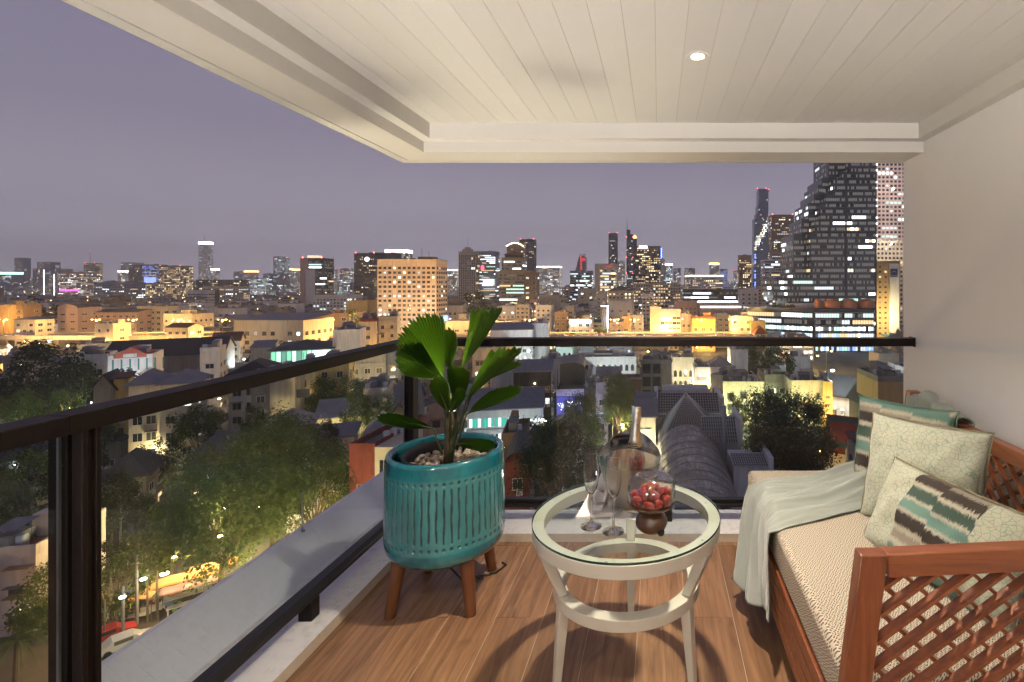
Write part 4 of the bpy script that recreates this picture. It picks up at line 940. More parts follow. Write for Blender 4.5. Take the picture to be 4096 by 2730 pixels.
# ------------------------------------------------------------------ ground and expressway
k = N('ground_dark'); v = k.coord('Object', (.02, .02, .02)); k.set(color=k.ramp(k.noise(v, 3, 8, .6), [(.3, (.022, .022, .024)), (.7, (.07, .066, .06))]), rough=.9); gm = k.mat
m = MB(); m.quad((-7000, -400, G), (4500, -400, G), (4500, 6000, G), (-7000, 6000, G)); tag(m.build('ground', gm), kind='structure')
EXY, EXZ = 285.0, -27.2
asph = flat('asphalt', (.24, .23, .21), .75, var=.2, scale=.4)
m = MB(); m.box(-900, EXY-9, EXZ-1.6, 56, EXY+13, EXZ)
m.poly([(56, EXY-9, EXZ), (150, EXY+170, EXZ), (130, EXY+182, EXZ), (56, EXY+13, EXZ)]); m.quad((56, EXY-9, EXZ-1.6), (150, EXY+170, EXZ-1.6), (150, EXY+170, EXZ+.8), (56, EXY-9, EXZ+.8)); ex = m.build('expressway', [asph]); tag(ex, kind='structure')
m = MB()
for y in (EXY-9.2, EXY+1.6, EXY+12.9): m.box(-900, y, EXZ-1.2, 56, y+.3, EXZ+.85)
m.build('barrier', WALL['beige'], ex)
m = MB()
for i in range(-20, 2): m.box(i*42-1.5, EXY+.5, G-1, i*42+1.5, EXY+3.5, EXZ-1.7)
m.build('pier', concd, ex)
m = MB()
for y in (EXY-6.3, EXY-3.0, EXY+5.4, EXY+8.8):
    for i in range(-60, 6): m.quad((i*9, y, EXZ+.004), (i*9+4, y, EXZ+.004), (i*9+4, y+.2, EXZ+.004), (i*9, y+.2, EXZ+.004))
m.build('lane_marking', paint, ex)
polem = flat('lamp_pole', (.10, .09, .075), .6)
def street_lamp(loc, hgt, power, label, col='w', double=False, grp='street lamps', light=True, size=.28):
    r = empty('street_lamp', loc); tag(r, label, 'street lamp', grp); c = {'w': (1, .56, .17), 'c': (.80, .93, 1.0), 'y': (1, .80, .40), 'g': (.92, 1.0, .50)}[col]
    q = MB(); q.tube([(0, 0, -.5), (0, 0, hgt)], [.13, .08], 6)
    for sg in ((-1, 1) if double else (1,)): q.tube([(0, 0, hgt), (sg*.9, -.1, hgt+.35), (sg*2.0, -.2, hgt+.4)], .05, 5)
    q.build('pole', polem, r)
    for sg in ((-1, 1) if double else (1,)):
        q = MB(); q.lathe([(.02, -size*.5), (size*.9, -size*.25), (size, 0), (size*.5, size*.3), (.02, size*.35)], 10); q.build('lamp_head', {'w': HEADW, 'y': HEADM}.get(col, HEADC), r, smooth=1, loc=(sg*2.2, -.2, hgt+.30))
    if light:
        l = bpy.data.lights.new('bulb', 'POINT'); l.energy = power; l.color = c; l.shadow_soft_size = .3
        o = bpy.data.objects.new('bulb', l); o.parent = r; o.location = (0 if double else 2.2, -.2, hgt-.35); link(o)
    return r
lamp_at = ['at the far left edge', 'before the brown balconies', 'before the pale school gable', 'before the long pink school', 'before the cream walk-up flats', 'left of the grey-roofed office', 'over the grey-roofed office', 'below the black glass block', 'at the left corner of the big apartment block', 'before the big apartment block', 'over the long beige depot', 'left of the brown brick flats', 'by the floodlit shop', 'right of the light-edged pillar', 'before the grey flats with dishes', 'before the white banded office', 'before the orange-lit shophouses', 'left of the cream stepped house', 'by the red pyramid roof', 'before the black podium', 'beside the tan hotel slab']
for i, sx_ in enumerate((15, 175, 385, 532, 712, 890, 1100, 1321, 1517, 1725, 1909, 2117, 2295, 2458, 2538, 2660, 2805, 2930, 3060, 3300, 3540)):
    if sx_ in (3060, 3300, 3540): continue
    dd_ = EXY+1.75; X = (sx_-CX)*dd_/F
    street_lamp((X, dd_, EXZ+.85), 7.6, 20000, 'twin-headed sodium expressway lamp '+lamp_at[i], double=True, grp='expressway lamps')
# cars and taxis on the expressway
def car_mesh(kind):
    q = MB()
    if kind == 'van': prof = [(-2.4, .35), (2.3, .35), (2.4, .9), (2.1, 1.15), (1.55, 2.0), (-2.3, 2.05), (-2.4, 1.0)]
    elif kind == 'pickup': prof = [(-2.6, .4), (2.5, .4), (2.55, .85), (1.5, 1.05), (.9, 1.7), (-.5, 1.7), (-.7, 1.1), (-2.6, 1.1)]
    else: prof = [(-2.2, .3), (2.2, .3), (2.25, .7), (1.3, .92), (.65, 1.42), (-1.0, 1.45), (-1.75, .98), (-2.25, .9)]
    q.prism(prof, -.85, .85); return q
CARM = {}
def car(kind, col, label, loc, rz, lights=True, grp='cars on the expressway'):
    if not CARM:
        for kk in ('sedan', 'van', 'pickup'):
            q = car_mesh(kk); CARM[kk] = q.mesh('body', flat('car_paint_base', (.5, .5, .5), .3, coat=.6))
        q = MB(); q.lathe([(.33, -.1), (.33, .1)], 14, cap=True, f=lambda p: (p[0], p[2], p[1])); CARM['wheel'] = q.mesh('wheel', blackm)
        q = MB(); q.box(-.9, -.862, .96, .55, .862, 1.36); CARM['glass'] = q.mesh('side_window', paned)
        q = MB(); q.box(-.05, -.2, -.1, .05, .2, .1); CARM['hl'] = q.mesh('headlight', emit('headlight', (1, .95, .8), 8)); CARM['tl'] = q.mesh('tail_light', emit('tail_light', (1, .05, .03), 5))
    r = empty('car', loc, rz); tag(r, label, 'car', grp)
    o = inst('body', CARM[kind], r); o.material_slots[0].link = 'OBJECT'; o.material_slots[0].material = col
    g_ = inst('side_window', CARM['glass'], r)
    if kind == 'van': g_.scale = (1.9, 1.0, 1.05); g_.location = (.1, 0, .42)
    if kind == 'pickup': g_.scale = (.9, 1, 1); g_.location = (.45, 0, .2)
    for x in (-1.4, 1.4):
        for y in (-.78, .78): inst('wheel', CARM['wheel'], r, (x, y, .33))
    if lights:
        for y in (-.6, .6): inst('headlight', CARM['hl'], r, (2.28 if kind == 'sedan' else 2.5, y, .68)); inst('tail_light', CARM['tl'], r, (-2.3 if kind == 'sedan' else -2.6, y, .8))
    return r
CP = {n: flat('car_'+n, c, .3, coat=.6) for n, c in dict(white=(.65, .65, .65), silver=(.4, .4, .42), yellow=(.7, .45, .04), dark=(.03, .03, .035), red=(.4, .03, .03), pink=(.6, .15, .3), green=(.05, .3, .1)).items()}
for i, (sx_, kd, cl, y, dr_) in enumerate(((2222, 'pickup', 'silver', -7.8, 0), (2250, 'sedan', 'white', -7.8, 0), (2292, 'van', 'yellow', -4.6, 0), (2312, 'sedan', 'white', -7.8, 0), (2372, 'sedan', 'silver', -4.6, 0), (2398, 'sedan', 'red', -7.8, 0), (2560, 'sedan', 'dark', -4.6, 0),
        (430, 'sedan', 'white', -7.8, 0), (500, 'van', 'white', -4.6, 0), (585, 'sedan', 'yellow', -7.8, 0), (660, 'pickup', 'silver', -4.6, 0), (60, 'sedan', 'white', -7.8, 0), (2700, 'sedan', 'pink', -7.8, 0), (2880, 'van', 'white', -4.6, 0))):
    car(kd, CP[cl], f'{cl} {kd} on the expressway '+{2222: 'behind the upright leaf', 2250: 'left of the yellow van', 2292: 'below the floodlit shop', 2312: 'ahead of the yellow van', 2372: 'left of the light-edged pillar', 2398: 'at the light-edged pillar', 2560: 'below the grey flats with dishes', 430: 'by the square yellow-lit house', 500: 'below the pink school', 585: 'below the cream walk-up flats', 660: 'by the yellow-lit sheds', 60: 'at the far left', 2700: 'below the white banded office', 2880: 'left of the cream stepped house'}[sx_], ((sx_-CX)*(EXY+y)/F, EXY+y, EXZ), R(180) if i % 2 else 0)
tr_ = random.Random(2); q = MB()
for i in range(160):
    c_ = Vector((tr_.gauss(0, .45), tr_.gauss(0, .45), abs(tr_.gauss(0, .5)))); n_ = Vector((tr_.gauss(0, 1), tr_.gauss(0, 1), tr_.gauss(0, 1))).normalized(); t = n_.orthogonal()*.14; b_ = n_.cross(t); q.quad(c_-t, c_-b_, c_+t, c_+b_)
TUFT = q.mesh('roof_shrub', flat('shrub_leaf', (.05, .075, .025), .7, var=.5, scale=3))
# ------------------------------------------------------------------ skyline towers (x0, x1, top in photograph pixels; distance in metres)
def red_light(root, x, z, y=2):
    q = MB(); q.lathe([(.02, -.8), (.8, 0), (.02, .8)], 8); q.build('beacon', emit_red, root, loc=(x, y, z))
emit_red = emit('beacon_red', (1, .06, .06), 14.0)
def crown(root, col, st, hz=4.0, nm='lit_crown'):
    w_, dp, h = root['w'], root['dep'], root['h']; q = MB(); q.box(-w_/2-.4, -.4, h-hz, w_/2+.4, dp+.4, h+.4); q.build(nm, emit('crown_glow', col, st), root)
def beacons(root):
    for sx in (-.45, .45): red_light(root, sx*root['w'], root['h']+2.0)
far = [
 ('slender dark tower at the far left edge of the skyline', 57, 93, 1033, 2500, 'navy', dict(lit=.05, win=(.8, .5))),
 ('far block with a lit green crown at the very edge of the view', -8, 46, 1090, 1500, 'bluegrey', dict(lit=.16)),
 ('wide grey hotel with two bright vertical strips of stair light', 131, 225, 1077, 1400, 'grey', dict(lit=.14)),
 ('grey tower rising just behind the hotel with lit stair strips', 148, 200, 1050, 1650, 'bluegrey', dict(lit=.15)),
 ('pinkish white apartment slab above the magenta neon strip', 230, 335, 1091, 1350, 'pink', dict(lit=.40)),
 ('dark narrow tower under the red-lit mast', 335, 378, 1055, 1750, 'dark', dict(lit=.22, kind='warm')),
 ('small tower with a curved white lit crown', 471, 514, 1084, 1800, 'grey', dict(lit=.35)),
 ('blue-grey glass tower behind the one with the curved crown', 483, 540, 1052, 2300, 'bluegrey', dict(lit=.08)),
 ('dark office block with a pale blank left flank', 514, 574, 1062, 1500, 'dark', dict(lit=.12)),
 ('office tower whose lower floors glow blue', 569, 631, 1060, 1480, 'bluegrey', dict(lit=.55, kind='blue')),
 ('broad orange-lit tower with rows of warm windows', 634, 722, 1065, 1450, 'gold', dict(lit=.42, kind='warm')),
 ('plain dark tower just right of the orange-lit one', 722, 746, 1081, 2000, 'navy', dict(lit=.03)),
 ('tall far tower with a glowing white-violet crown and antenna', 794, 830, 968, 3000, 'bluegrey', dict(lit=.22, kind='mix')),
 ('small tower with a shining dome right of the glowing tall one', 842, 865, 1076, 2800, 'grey', dict(lit=.3)),
 ('low wide government block in the dark left of the blue-lit tower', 375, 497, 1133, 900, 'bluegrey', dict(lit=.10)),
 ('greenish lit apartment slab below the orange tower', 540, 641, 1135, 950, 'beige', dict(lit=.45, kind='warm')),
 ('long dark slab with scattered yellow rooms left of centre', 784, 933, 1122, 1000, 'dark', dict(lit=.13, kind='warm')),
 ('cream slab with bright lower floors in front of the long dark one', 813, 933, 1149, 850, 'cream', dict(lit=.28)),
 ('white ten-storey office with dark window bands left of centre', 751, 832, 1165, 640, 'white', dict(lit=.06, win=(.97, .42))),
 ('dark annexe joined to the white office with window bands', 833, 861, 1163, 650, 'dark', dict(lit=.05)),
 ('small bright bluish block on the skyline left of the green-topped tower', 961, 1028, 1115, 1500, 'white', dict(lit=.6, kind='cool')),
 ('hazy grey tower with an orange crown', 976, 1014, 1084, 2500, 'grey', dict(lit=.25)),
 ('hazy grey tower left of the orange crown', 933, 975, 1088, 2500, 'bluegrey', dict(lit=.2)),
 ('pale blue block left of the green-topped tower', 1052, 1076, 1096, 2000, 'white', dict(lit=.3, kind='cool')),
 ('green-lit tower with a jagged top', 1093, 1136, 1027, 2400, 'bluegrey', dict(lit=.28, kind='cool')),
 ('wide bluish office below the green-lit tower', 1076, 1131, 1097, 1500, 'bluegrey', dict(lit=.2, kind='cool')),
 ('small tower with an amber lit top, nearest the green-lit tower', 1134, 1158, 1075, 2600, 'grey', dict(lit=.3)),
 ('small tower with an amber lit top beside the red-edged black block', 1170, 1192, 1077, 2600, 'grey', dict(lit=.3)),
 ('thin tower with a needle behind the black block', 1320, 1342, 1079, 2000, 'grey', dict(lit=.35)),
 ('round-shouldered lit tower right of the black block', 1359, 1398, 1076, 1800, 'grey', dict(lit=.3)),
 ('white slab with glowing floors right of the black block', 1349, 1387, 1120, 1300, 'white', dict(lit=.4, kind='cool')),
 ('dark glass slab with a glowing emblem on its top corner', 1416, 1497, 1016, 850, 'dark', dict(lit=.10, kind='warm')),
 ('dark slate slab half behind the white apartment block', 1488, 1576, 1014, 880, 'navy', dict(lit=.05)),
 ('tower with a slanting white lit crown behind the white apartment block', 1540, 1622, 1000, 1050, 'bluegrey', dict(lit=.3)),
 ('pale grid-fronted hotel just right of the white apartment block', 1772, 1818, 1079, 1200, 'white', dict(lit=.25)),
 ('brown tower with pale ribs and a stepped top', 1834, 1902, 1010, 750, 'beige', dict(lit=.06, kind='warm', win=(.5, .8))),
 ('glass tower with many lit floors and a red sign', 1903, 1982, 1008, 1000, 'bluegrey', dict(lit=.10, kind='office', win=(.8, .4))),
 ('tower with a bright ring of lights round its top', 2027, 2092, 975, 820, 'brown', dict(lit=.16, kind='warm')),
 ('dark tower behind the one with the ring of lights', 2078, 2136, 960, 1000, 'navy', dict(lit=.05)),
 ('brown hotel with big warm windows beside the banded tower', 2096, 2149, 1095, 570, 'brown', dict(lit=.45, kind='warm', bay=6, fl=5.5)),
 ('hazy wide white building with glowing top', 2141, 2237, 1066, 1500, 'white', dict(lit=.35)),
 ('blue-white office with a glass right half left of the lettered block', 2280, 2367, 1087, 800, 'bluegrey', dict(lit=.22, kind='cool', win=(.97, .5))),
 ('dark slim tower with red beacons behind the lettered block', 2434, 2470, 935, 1500, 'navy', dict(lit=.04)),
 ('white apartment tower right of the dark slim tower', 2470, 2499, 1049, 1100, 'white', dict(lit=.25)),
 ('broad dark hotel with columns of warm windows', 2534, 2643, 988, 900, 'dark', dict(lit=.30, kind='warm', win=(.5, .5))),
 ('tower with a glowing electric blue side', 2622, 2647, 992, 1300, 'bluegrey', dict(lit=.2)),
 ('white slab below the electric blue tower', 2630, 2660, 1038, 1150, 'white', dict(lit=.06)),
 ('hazy violet tower with bright top right of the blue one', 2660, 2690, 1056, 1600, 'bluegrey', dict(lit=.35, kind='cool')),
 ('faint pair of hazy towers, left half', 2693, 2707, 1076, 2300, 'bluegrey', dict(lit=.2)),
 ('faint pair of hazy towers, right half', 2709, 2724, 1074, 2300, 'bluegrey', dict(lit=.2)),
 ('long brownish hotel slab with hundreds of small windows', 2532, 2723, 1137, 620, 'beige', dict(lit=.30, kind='warm', yb=1195)),
 ('white hotel slab with bright roof lights', 2746, 2892, 1103, 800, 'white', dict(lit=.30, kind='warm')),
 ('hazy tower with an orange glowing crown', 2840, 2876, 1053, 1800, 'grey', dict(lit=.2)),
 ('blurred tower with a stepped peak left of the orange crown', 2738, 2780, 1075, 2000, 'navy', dict(lit=.06)),
 ('bluish far tower right of the orange crown', 2880, 2910, 1078, 2000, 'bluegrey', dict(lit=.4, kind='blue')),
 ('pale lit tower just left of the brown ribbed tower', 2935, 2953, 1085, 1700, 'white', dict(lit=.4)),
 ('brown ribbed apartment tower left of the pixelated skyscraper', 2956, 3007, 1024, 900, 'brown', dict(lit=.25, kind='warm')),
 ('dark construction-topped tower right of the pixelated skyscraper', 3087, 3176, 862, 900, 'brown', dict(lit=.16)),
 ('white banded block at the foot of the dark tower', 3058, 3172, 1042, 700, 'white', dict(lit=.12, win=(.97, .45))),
]
FB = {}
for lb, x0, x1, yt, d, wl, kw in far:
    kw = dict(kw); kw.setdefault('fl', 3.6 if d < 1200 else 4.2); kw.setdefault('bay', 3.0 if d < 1200 else 3.8); kw.setdefault('win', (.5, .42))
    FB[lb] = bld(lb, x0, x1, yt, d, wl, yb=kw.pop('yb', 1185), group=None, name='tower', dep=min(40, (x1-x0)*d/F*.7), **kw)
def fb(s_): return next(v for k_, v in FB.items() if s_ in k_)
for s_, c_, st, hz in (('lit green crown', (.4, 1, .7), 2.5, 6), ('curved white lit crown', (1, 1, .95), 3, 5), ('glowing white-violet', (.85, .75, 1), 9, 14), ('shining dome', (1, .9, .85), 4, 8), ('with an orange crown', (1, .6, .25), 4, 7),
        ('nearest the green-lit', (1, .62, .25), 4, 7), ('beside the red-edged', (1, .62, .25), 4, 7), ('slanting white', (.9, 1, 1), 2.4, 6), ('ring of lights', (1, .85, .6), 0, 0), ('orange glowing crown', (1, .60, .15), 5, 6), ('wide white building', (1, 1, .9), 2, 4), ('bright roof lights', (1, .85, .6), 2.4, 1.6), ('violet tower', (.9, .85, 1), 4, 5), ('pale grid-fronted', (1, 1, .95), 1.5, 3)):
    if st: crown(fb(s_), c_, st, hz)
for s_ in ('slender dark', 'red-lit mast', 'orange-lit tower', 'white-violet', 'green-lit tower with', 'glowing emblem', 'half behind the white', 'dark slim tower', 'behind the one with the ring', 'needle behind', 'round-shouldered', 'construction-topped', 'brown ribbed'): beacons(fb(s_))
r = fb('red-lit mast'); q = MB(); q.tube([(0, 3, r['h']), (0, 3, r['h']+44)], [1.0, .3], 6); q.build('mast', framed, r); red_light(r, 0, r['h']+44, 3); red_light(r, 0, r['h']+14, 3)
r = fb('white-violet'); q = MB(); q.tube([(0, 10, r['h']), (0, 10, r['h']+50)], [2.0, .4], 6); q.build('antenna', framed, r); red_light(r, 0, r['h']+26, 6)
r = fb('needle behind'); q = MB(); q.tube([(0, 5, r['h']), (0, 5, r['h']+52)], [2.5, .3], 6); q.build('needle', framed, r)
r = fb('stepped top'); q = MB(); q.box(-8, 3, r['h'], 5, 12, r['h']+5); q.box(-5, 4, r['h']+5, 2, 10, r['h']+8); q.tube([(-1, 6, r['h']+8), (-1, 6, r['h']+22)], .3, 5); q.build('roof_step', WALL['beige'], r)
r = fb('wide grey hotel'); q = MB(); q.box(-2.2, -.5, 4, -.4, -.1, r['h']-2); q.box(26, -.5, 4, 27.6, -.1, r['h']-14); q.build('stair_light', emit('stair_white', (1, 1, .95), 3.0), r)
r = fb('magenta neon'); q = MB(); q.box(-28, -1.4, 22, 22, -.6, 25); q.build('neon_strip', emit('neon_magenta', (1, .05, .55), 4), r)
r = fb('lower floors glow blue'); q = MB(); q.box(-17, -.3, r['h']*.32, 17, -.1, r['h']*.62); q.build('blue_light_panel', emit('blue_glow', (.25, .35, 1), 1.2), r)
r = fb('glowing emblem'); q = MB(); q.lathe([(.1, 0), (3.4, 0), (3.4, -.6), (2.2, -.6), (2.2, -.4), (.1, -.4)], 16, f=lambda p: (p[0], p[2], p[1])); q.build('emblem', emit('emblem_white', (1, 1, 1), 5), r, loc=(5, -.2, r['h']-9))
r = fb('ring of lights')
for i in range(12): q = MB(); q.lathe([(.02, -.9), (.9, 0), (.02, .9)], 8); q.build('crown_lamp', emit('crown_lamp', (1, .86, .62), 9) if i == 0 else bpy.data.materials['crown_lamp'], r, loc=((-.5+i/11)*r['w'], -.4+.0*i, r['h']+1-(abs(i-5.5)/5.5)**2*5))
r = fb('red sign'); q = MB(); q.box(-9, -.6, r['h']-36, -3, -.1, r['h']-27); q.build('red_sign', emit('sign_red', (1, .08, .12), 2.0), r); q = MB(); q.box(-3, -3, 38, 15, -.5, 48); q.build('billboard', emit('billboard_white', (.95, 1, 1), 4.0), r)
r = fb('electric blue side'); q = MB(); q.box(-.05*r['w'], -.5, r['h']-52, r['w']/2+.3, -.1, r['h']); q.build('blue_light_panel', emit('electric_blue', (.16, .32, 1), 2.4), r)
r = fb('broad dark hotel'); q = MB(); q.box(-14, -.6, r['h']-3.2, 0, -.1, r['h']+1.6); q.build('roof_sign', emit('sign_white', (1, 1, 1), 4), r)
# apartment-like landmark blocks
r = bld('black glass office block with a pink-white left flank and red edges', 1203, 1287, 1036, 700, 'dark', yb=1196, lit=.03, kind='office', fl=3.8, bay=2.2, win=(.92, .5), name='office_block', dep=26)
q = MB(); q.box(-r['w']/2-.5, -.5, 0, -r['w']/2+10, 24, r['h']+1); q.build('pale_flank', WALL['pink'], r); q = MB(); q.box(-6, 1, r['h'], 8, 10, r['h']+4.5); q.build('plant_room', emit('plant_glow', (1, .45, .30), 1.1), r); beacons(r)
r2 = bld('lower stepped half of the black glass office block', 1225, 1308, 1082, 685, 'dark', yb=1196, lit=.04, kind='office', fl=3.8, bay=2.2, win=(.92, .5), name='office_block', dep=14)
q = MB(); q.box(-r2['w']/2-.5, -.5, 0, -r2['w']/2+12, 13, r2['h']+1); q.build('pale_flank', WALL['white'], r2); q = MB(); q.box(-r2['w']/2+12, -.6, 0, -r2['w']/2+12.7, .2, r2['h']+.5); q.build('red_edge', ROOF['red'], r2)
WB = bld('big cream-white thirteen-storey apartment block behind the palm', 1509, 1745, 1043, 364, wallmat('apartment', (.66, .54, .41), .25), yb=1330, fl=3.32, bay=3.5, win=(.62, .50), lit=.17, kind='mix', name='apartment_block', dep=19, top=1.4, frame='d', sides=True)
q = MB()
nb = round((WB['w']-.6)/3.5)
for i in range(nb+1): x = -WB['w']/2+.3+(WB['w']-.6)/nb*i; q.box(x-.16, -.28, 0, x+.16, -.002, WB['h'])
q.build('pilaster', bpy.data.materials['wall_apartment'], WB)
q = MB(); q.box(6, 4, WB['h'], 17, 12, WB['h']+3); q.box(-1, 5, WB['h'], 2, 9, WB['h']+2); q.tube([(8, 6, WB['h']), (8, 6, WB['h']+9)], .15, 5); q.tube([(13, 6, WB['h']), (13, 6, WB['h']+7)], .15, 5); q.build('lift_house', WALL['brown'], WB)
bt = bld('gold-dark banded tower with a red hipped cap', 2006, 2085, 1035, 600, 'gold', yb=1210, fl=4.0, bay=2.6, win=(.90, .42), lit=.07, kind='office', name='tower', dep=24)
q = MB(); q.box(-9, 4, bt['h'], 9, 20, bt['h']+5); q.build('cap_storey', WALL['dark'], bt); q = MB(); hip(q, 19, 3, 21, bt['h']+5, 4.5, .6); q.build('cap_roof', ROOF['red'], bt)
b2 = bld('wider banded foot of the gold-dark tower', 1997, 2132, 1088, 590, 'gold', yb=1210, fl=4.0, bay=2.6, win=(.90, .42), lit=.08, kind='office', name='tower_podium', dep=9)
# sloped tower with a red spine
D_ = 1300; r = empty('sloped_tower', P(2318, 1137, D_).to_tuple()[:2]+(G,)); tag(r, 'white triangular tower with a red spine', 'tower'); PROT.append((2293, 2342, 1019, 1150, D_))
q = MB(); hh = H-(1019-CY)*D_/F-G; q.prism([(-16, 0), (16, 0), (16, hh-8), (3, hh), (-3, hh-10), (-16, hh-62)], 0, 18); q.build('wall', WALL['white'], r)
q = MB(); q.box(2, -.4, 20, 6, -.05, hh-2); q.box(2, -.4, hh-16, 15.8, -.05, hh-9); q.build('red_spine', emit('spine_red', (.75, .05, .06), .55), r)
q = MB()
for i in range(22): z = 30+i*4.0; xl = max(-15.5, -16+(z-(hh-62))/52*13+.5) if z > hh-62 else -15.5; q.quad((xl, -.2, z), (1.8, -.2, z), (1.8, -.2, z+1.9), (xl, -.2, z+1.9)); q.quad((6.2, -.2, z), (15.5, -.2, z), (15.5, -.2, z+1.9), (6.2, -.2, z+1.9))
q.build('window_band', FAR[0], r)
# lettered block
ai = bld('cream office block lettered in red at the top of its face', 2400, 2463, 1060, 700, 'cream', yb=1180, fl=3.75, bay=2.9, win=(.93, .58), lit=.42, kind='tan', name='office_block', dep=24, top=6)
q = MB(); q.box(-ai['w']/2-7, -.8, 0, -ai['w']/2-.05, 20, ai['h']+1.5); q.box(-ai['w']/2-.05, -.8, ai['h']-6, ai['w']/2, -.05, ai['h']+1.5); q.build('blank_face', WALL['cream'], ai)
lettering('AIA', 6.6, emit('letters_red', (.62, .05, .08), .5), ai, (1.5, -1.1, ai['h']-2.2), (R(90), 0, 0), name='sign_letters', ext=.15, sx=1.25)
bld('low cream annexe with bright spotlights at the foot of the lettered block', 2310, 2382, 1161, 660, 'cream', yb=1192, fl=5, bay=12, win=(.3, .4), lit=.5, kind='warm', name='annexe')
# spire tower
D_ = 1200; sp_ = bld('dark blue skyscraper with a spire and rows of red beacons', 2506, 2531, 940, D_, 'navy', yb=1150, fl=4.2, bay=3.2, win=(.8, .4), lit=.05, name='tower', dep=22, clutter=False)
q = MB(); q.box(-sp_['w']/2, 2, sp_['h'], 1, 14, sp_['h']+12); q.tube([(-6.2, 5, sp_['h']+10), (-6.2, 5, sp_['h']+42)], [.7, .2], 6); q.build('spire', WALL['navy'], sp_)
q = MB(); q.box(sp_['w']/2+.05, 3, 0, sp_['w']/2+9, 20, sp_['h']-8); q.build('side_wing', WALL['navy'], sp_); q = MB(); q.lathe([(4, 0), (4, 3), (2, 7), (.1, 9)], 12); q.build('gold_dome', emit('dome_gold', (1, .75, .2), 2), sp_, loc=(sp_['w']/2+4.5, 11, sp_['h']-8))
for z in (.97, .66, .42):
    for x in (-.5, .5): red_light(sp_, x*sp_['w'], sp_['h']*z, -1)
# pixelated skyscraper
D_ = 1300; mh = empty('skyscraper', (P(3047, 0, D_).x, D_, G)); tag(mh, 'tall blue glass skyscraper with a jagged pixelated ribbon bitten out of it', 'skyscraper'); PROT.append((3010, 3085, 761, 1150, D_))
hh = H-(761-CY)*D_/F-G; q = MB(); w_ = 38.0
def bite(z):   # the ribbon of missing blocks that winds round the tower
    t = z/hh
    return (-w_/2+(1.0 if t < .12 else 0)+(11 if t > .86 else 8.5 if t > .79 else 5 if t > .74 else 0), w_/2-(2 if t > .80 else 3 if t > .76 else 6 if t > .72 else 4.5 if t > .66 else 3 if t > .60 else 1 if t > .55 else 0))
z = 0
while z < hh:
    a, b_ = bite(z+2); q.box(a, 0, z, b_, 30, min(z+4.2, hh)); z += 4.2
q.box(-8, 4, hh, 14, 24, hh+4); q.box(16, 2, hh-1, 21, 12, hh+1); q.build('glass_body', flat('tower_glass_blue', (.050, .095, .165), .18, var=.2, scale=.05, spec=.8), mh)
q = MB(); z = 4
while z < hh-4:
    a, b_ = bite(z+2); t = z/hh
    for i in range(14):
        x = a+1+(b_-a-2)*i/14; rib = abs((x+19)/38-(t-.46)/.27) if .44 < t < .76 else 9
        if rng.random() < (.8 if rib < .17 else .05) : q.quad((x, -.15, z+.5), (x+2.0, -.15, z+.5), (x+2.0, -.15, z+2.8), (x, -.15, z+2.8), rng.choice((5, 4, 4, 5, 3)) if rib < .3 else rng.choice((1, 1, 2, 3)))
        elif rng.random() < .3: q.quad((x, -.12, z+.5), (x+2.4, -.12, z+.5), (x+2.4, -.12, z+3.0), (x, -.12, z+3.0), 0)
    if t < .42 and rng.random() < .5: q.quad((a+.5, -.2, z), (a+4, -.2, z), (a+4, -.2, z+3), (a+.5, -.2, z+3), 7)
    z += 4.2
o = q.build('window_grid', FAR, mh); o['kind'] = 'stuff'
for x, z in ((-10, hh+5), (12, hh+5), (19, hh+2)): red_light(mh, x, z, 3)

# stepped black glass tower and its podium, right
D_ = 340; py = empty('stepped_tower', (P(3506, 0, D_).x, D_, G)); tag(py, 'huge stepped black glass office tower with glowing window bands beside the balcony wall', 'office tower')
PROT.append((3061, 3506, 655, 1430, D_)); xr = P(3506, 0, D_).x; FOOT.append((xr-34, D_+20, 44, 36, 24))
gl = flat('tower_black_glass', (.018, .025, .038), .16, var=.3, scale=.04, spec=.8)
def zof(y): return H-(y-CY)*D_/F-G
FLH = 3.915
outer = [(3093, 1111), (3173, 930), (3206, 870), (3233, 804), (3256, 766), (3273, 729), (3287, 700), (3314, 655)]
innr = [(3150, 1111), (3242, 930), (3259, 881), (3279, 815), (3300, 773), (3311, 766), (3331, 715), (3365, 688), (3395, 655)]
wins = MB(); spand = MB(); body = MB()
def tiers(prof_, y0, z_base, front):
    xs = [x for x, _ in prof_]
    for i, x in enumerate(xs):
        xl = P(x, 0, D_+y0).x-xr; zb = z_base if i == 0 else zof(prof_[i-1][1]); zt = zof(prof_[i][1]) if i < len(xs)-1 else 150.0
        body.box(xl, y0, zb-.4, 0 if front else -6, y0+34, zt)
        nf = int(round((zt-zb)/FLH)); nf = max(1, nf)
        for f_ in range(int(zb/FLH), int(zt/FLH)):
            z = f_*FLH+1.1; run = [0, 0]; xx = xl+.5; p_ = .019+.05*(rng.random() < .12)
            while xx < -1.2:
                mi = pick(p_, 'office', run)
                if mi in (2, 5) and rng.random() < .6: mi = 4
                if mi == 0 and rng.random() < .40: mi = 1
                if not (front and abs(xx+20.5) < .9): wins.quad((xx, y0-.06, z), (xx+.98, y0-.06, z), (xx+.98, y0-.06, z+1.9), (xx, y0-.06, z+1.9), mi)
                xx += 1.16
            spand.box(xl-.05, y0-.14, z-.42, -.05, y0-.003, z-.30); spand.box(xl-.05, y0-.14, z+2.2, -.05, y0-.003, z+2.34)
            yy = y0+.6
            while yy < y0+33 and (i == len(xs)-1 or True):
                mi = pick(p_, 'office', run); wins.quad((xl-.06, yy+.98, z), (xl-.06, yy, z), (xl-.06, yy, z+1.9), (xl-.06, yy+.98, z+1.9), mi); yy += 1.16
tiers(outer, 9.0, 30.0, False); tiers(innr, 0.0, 0.0, True)
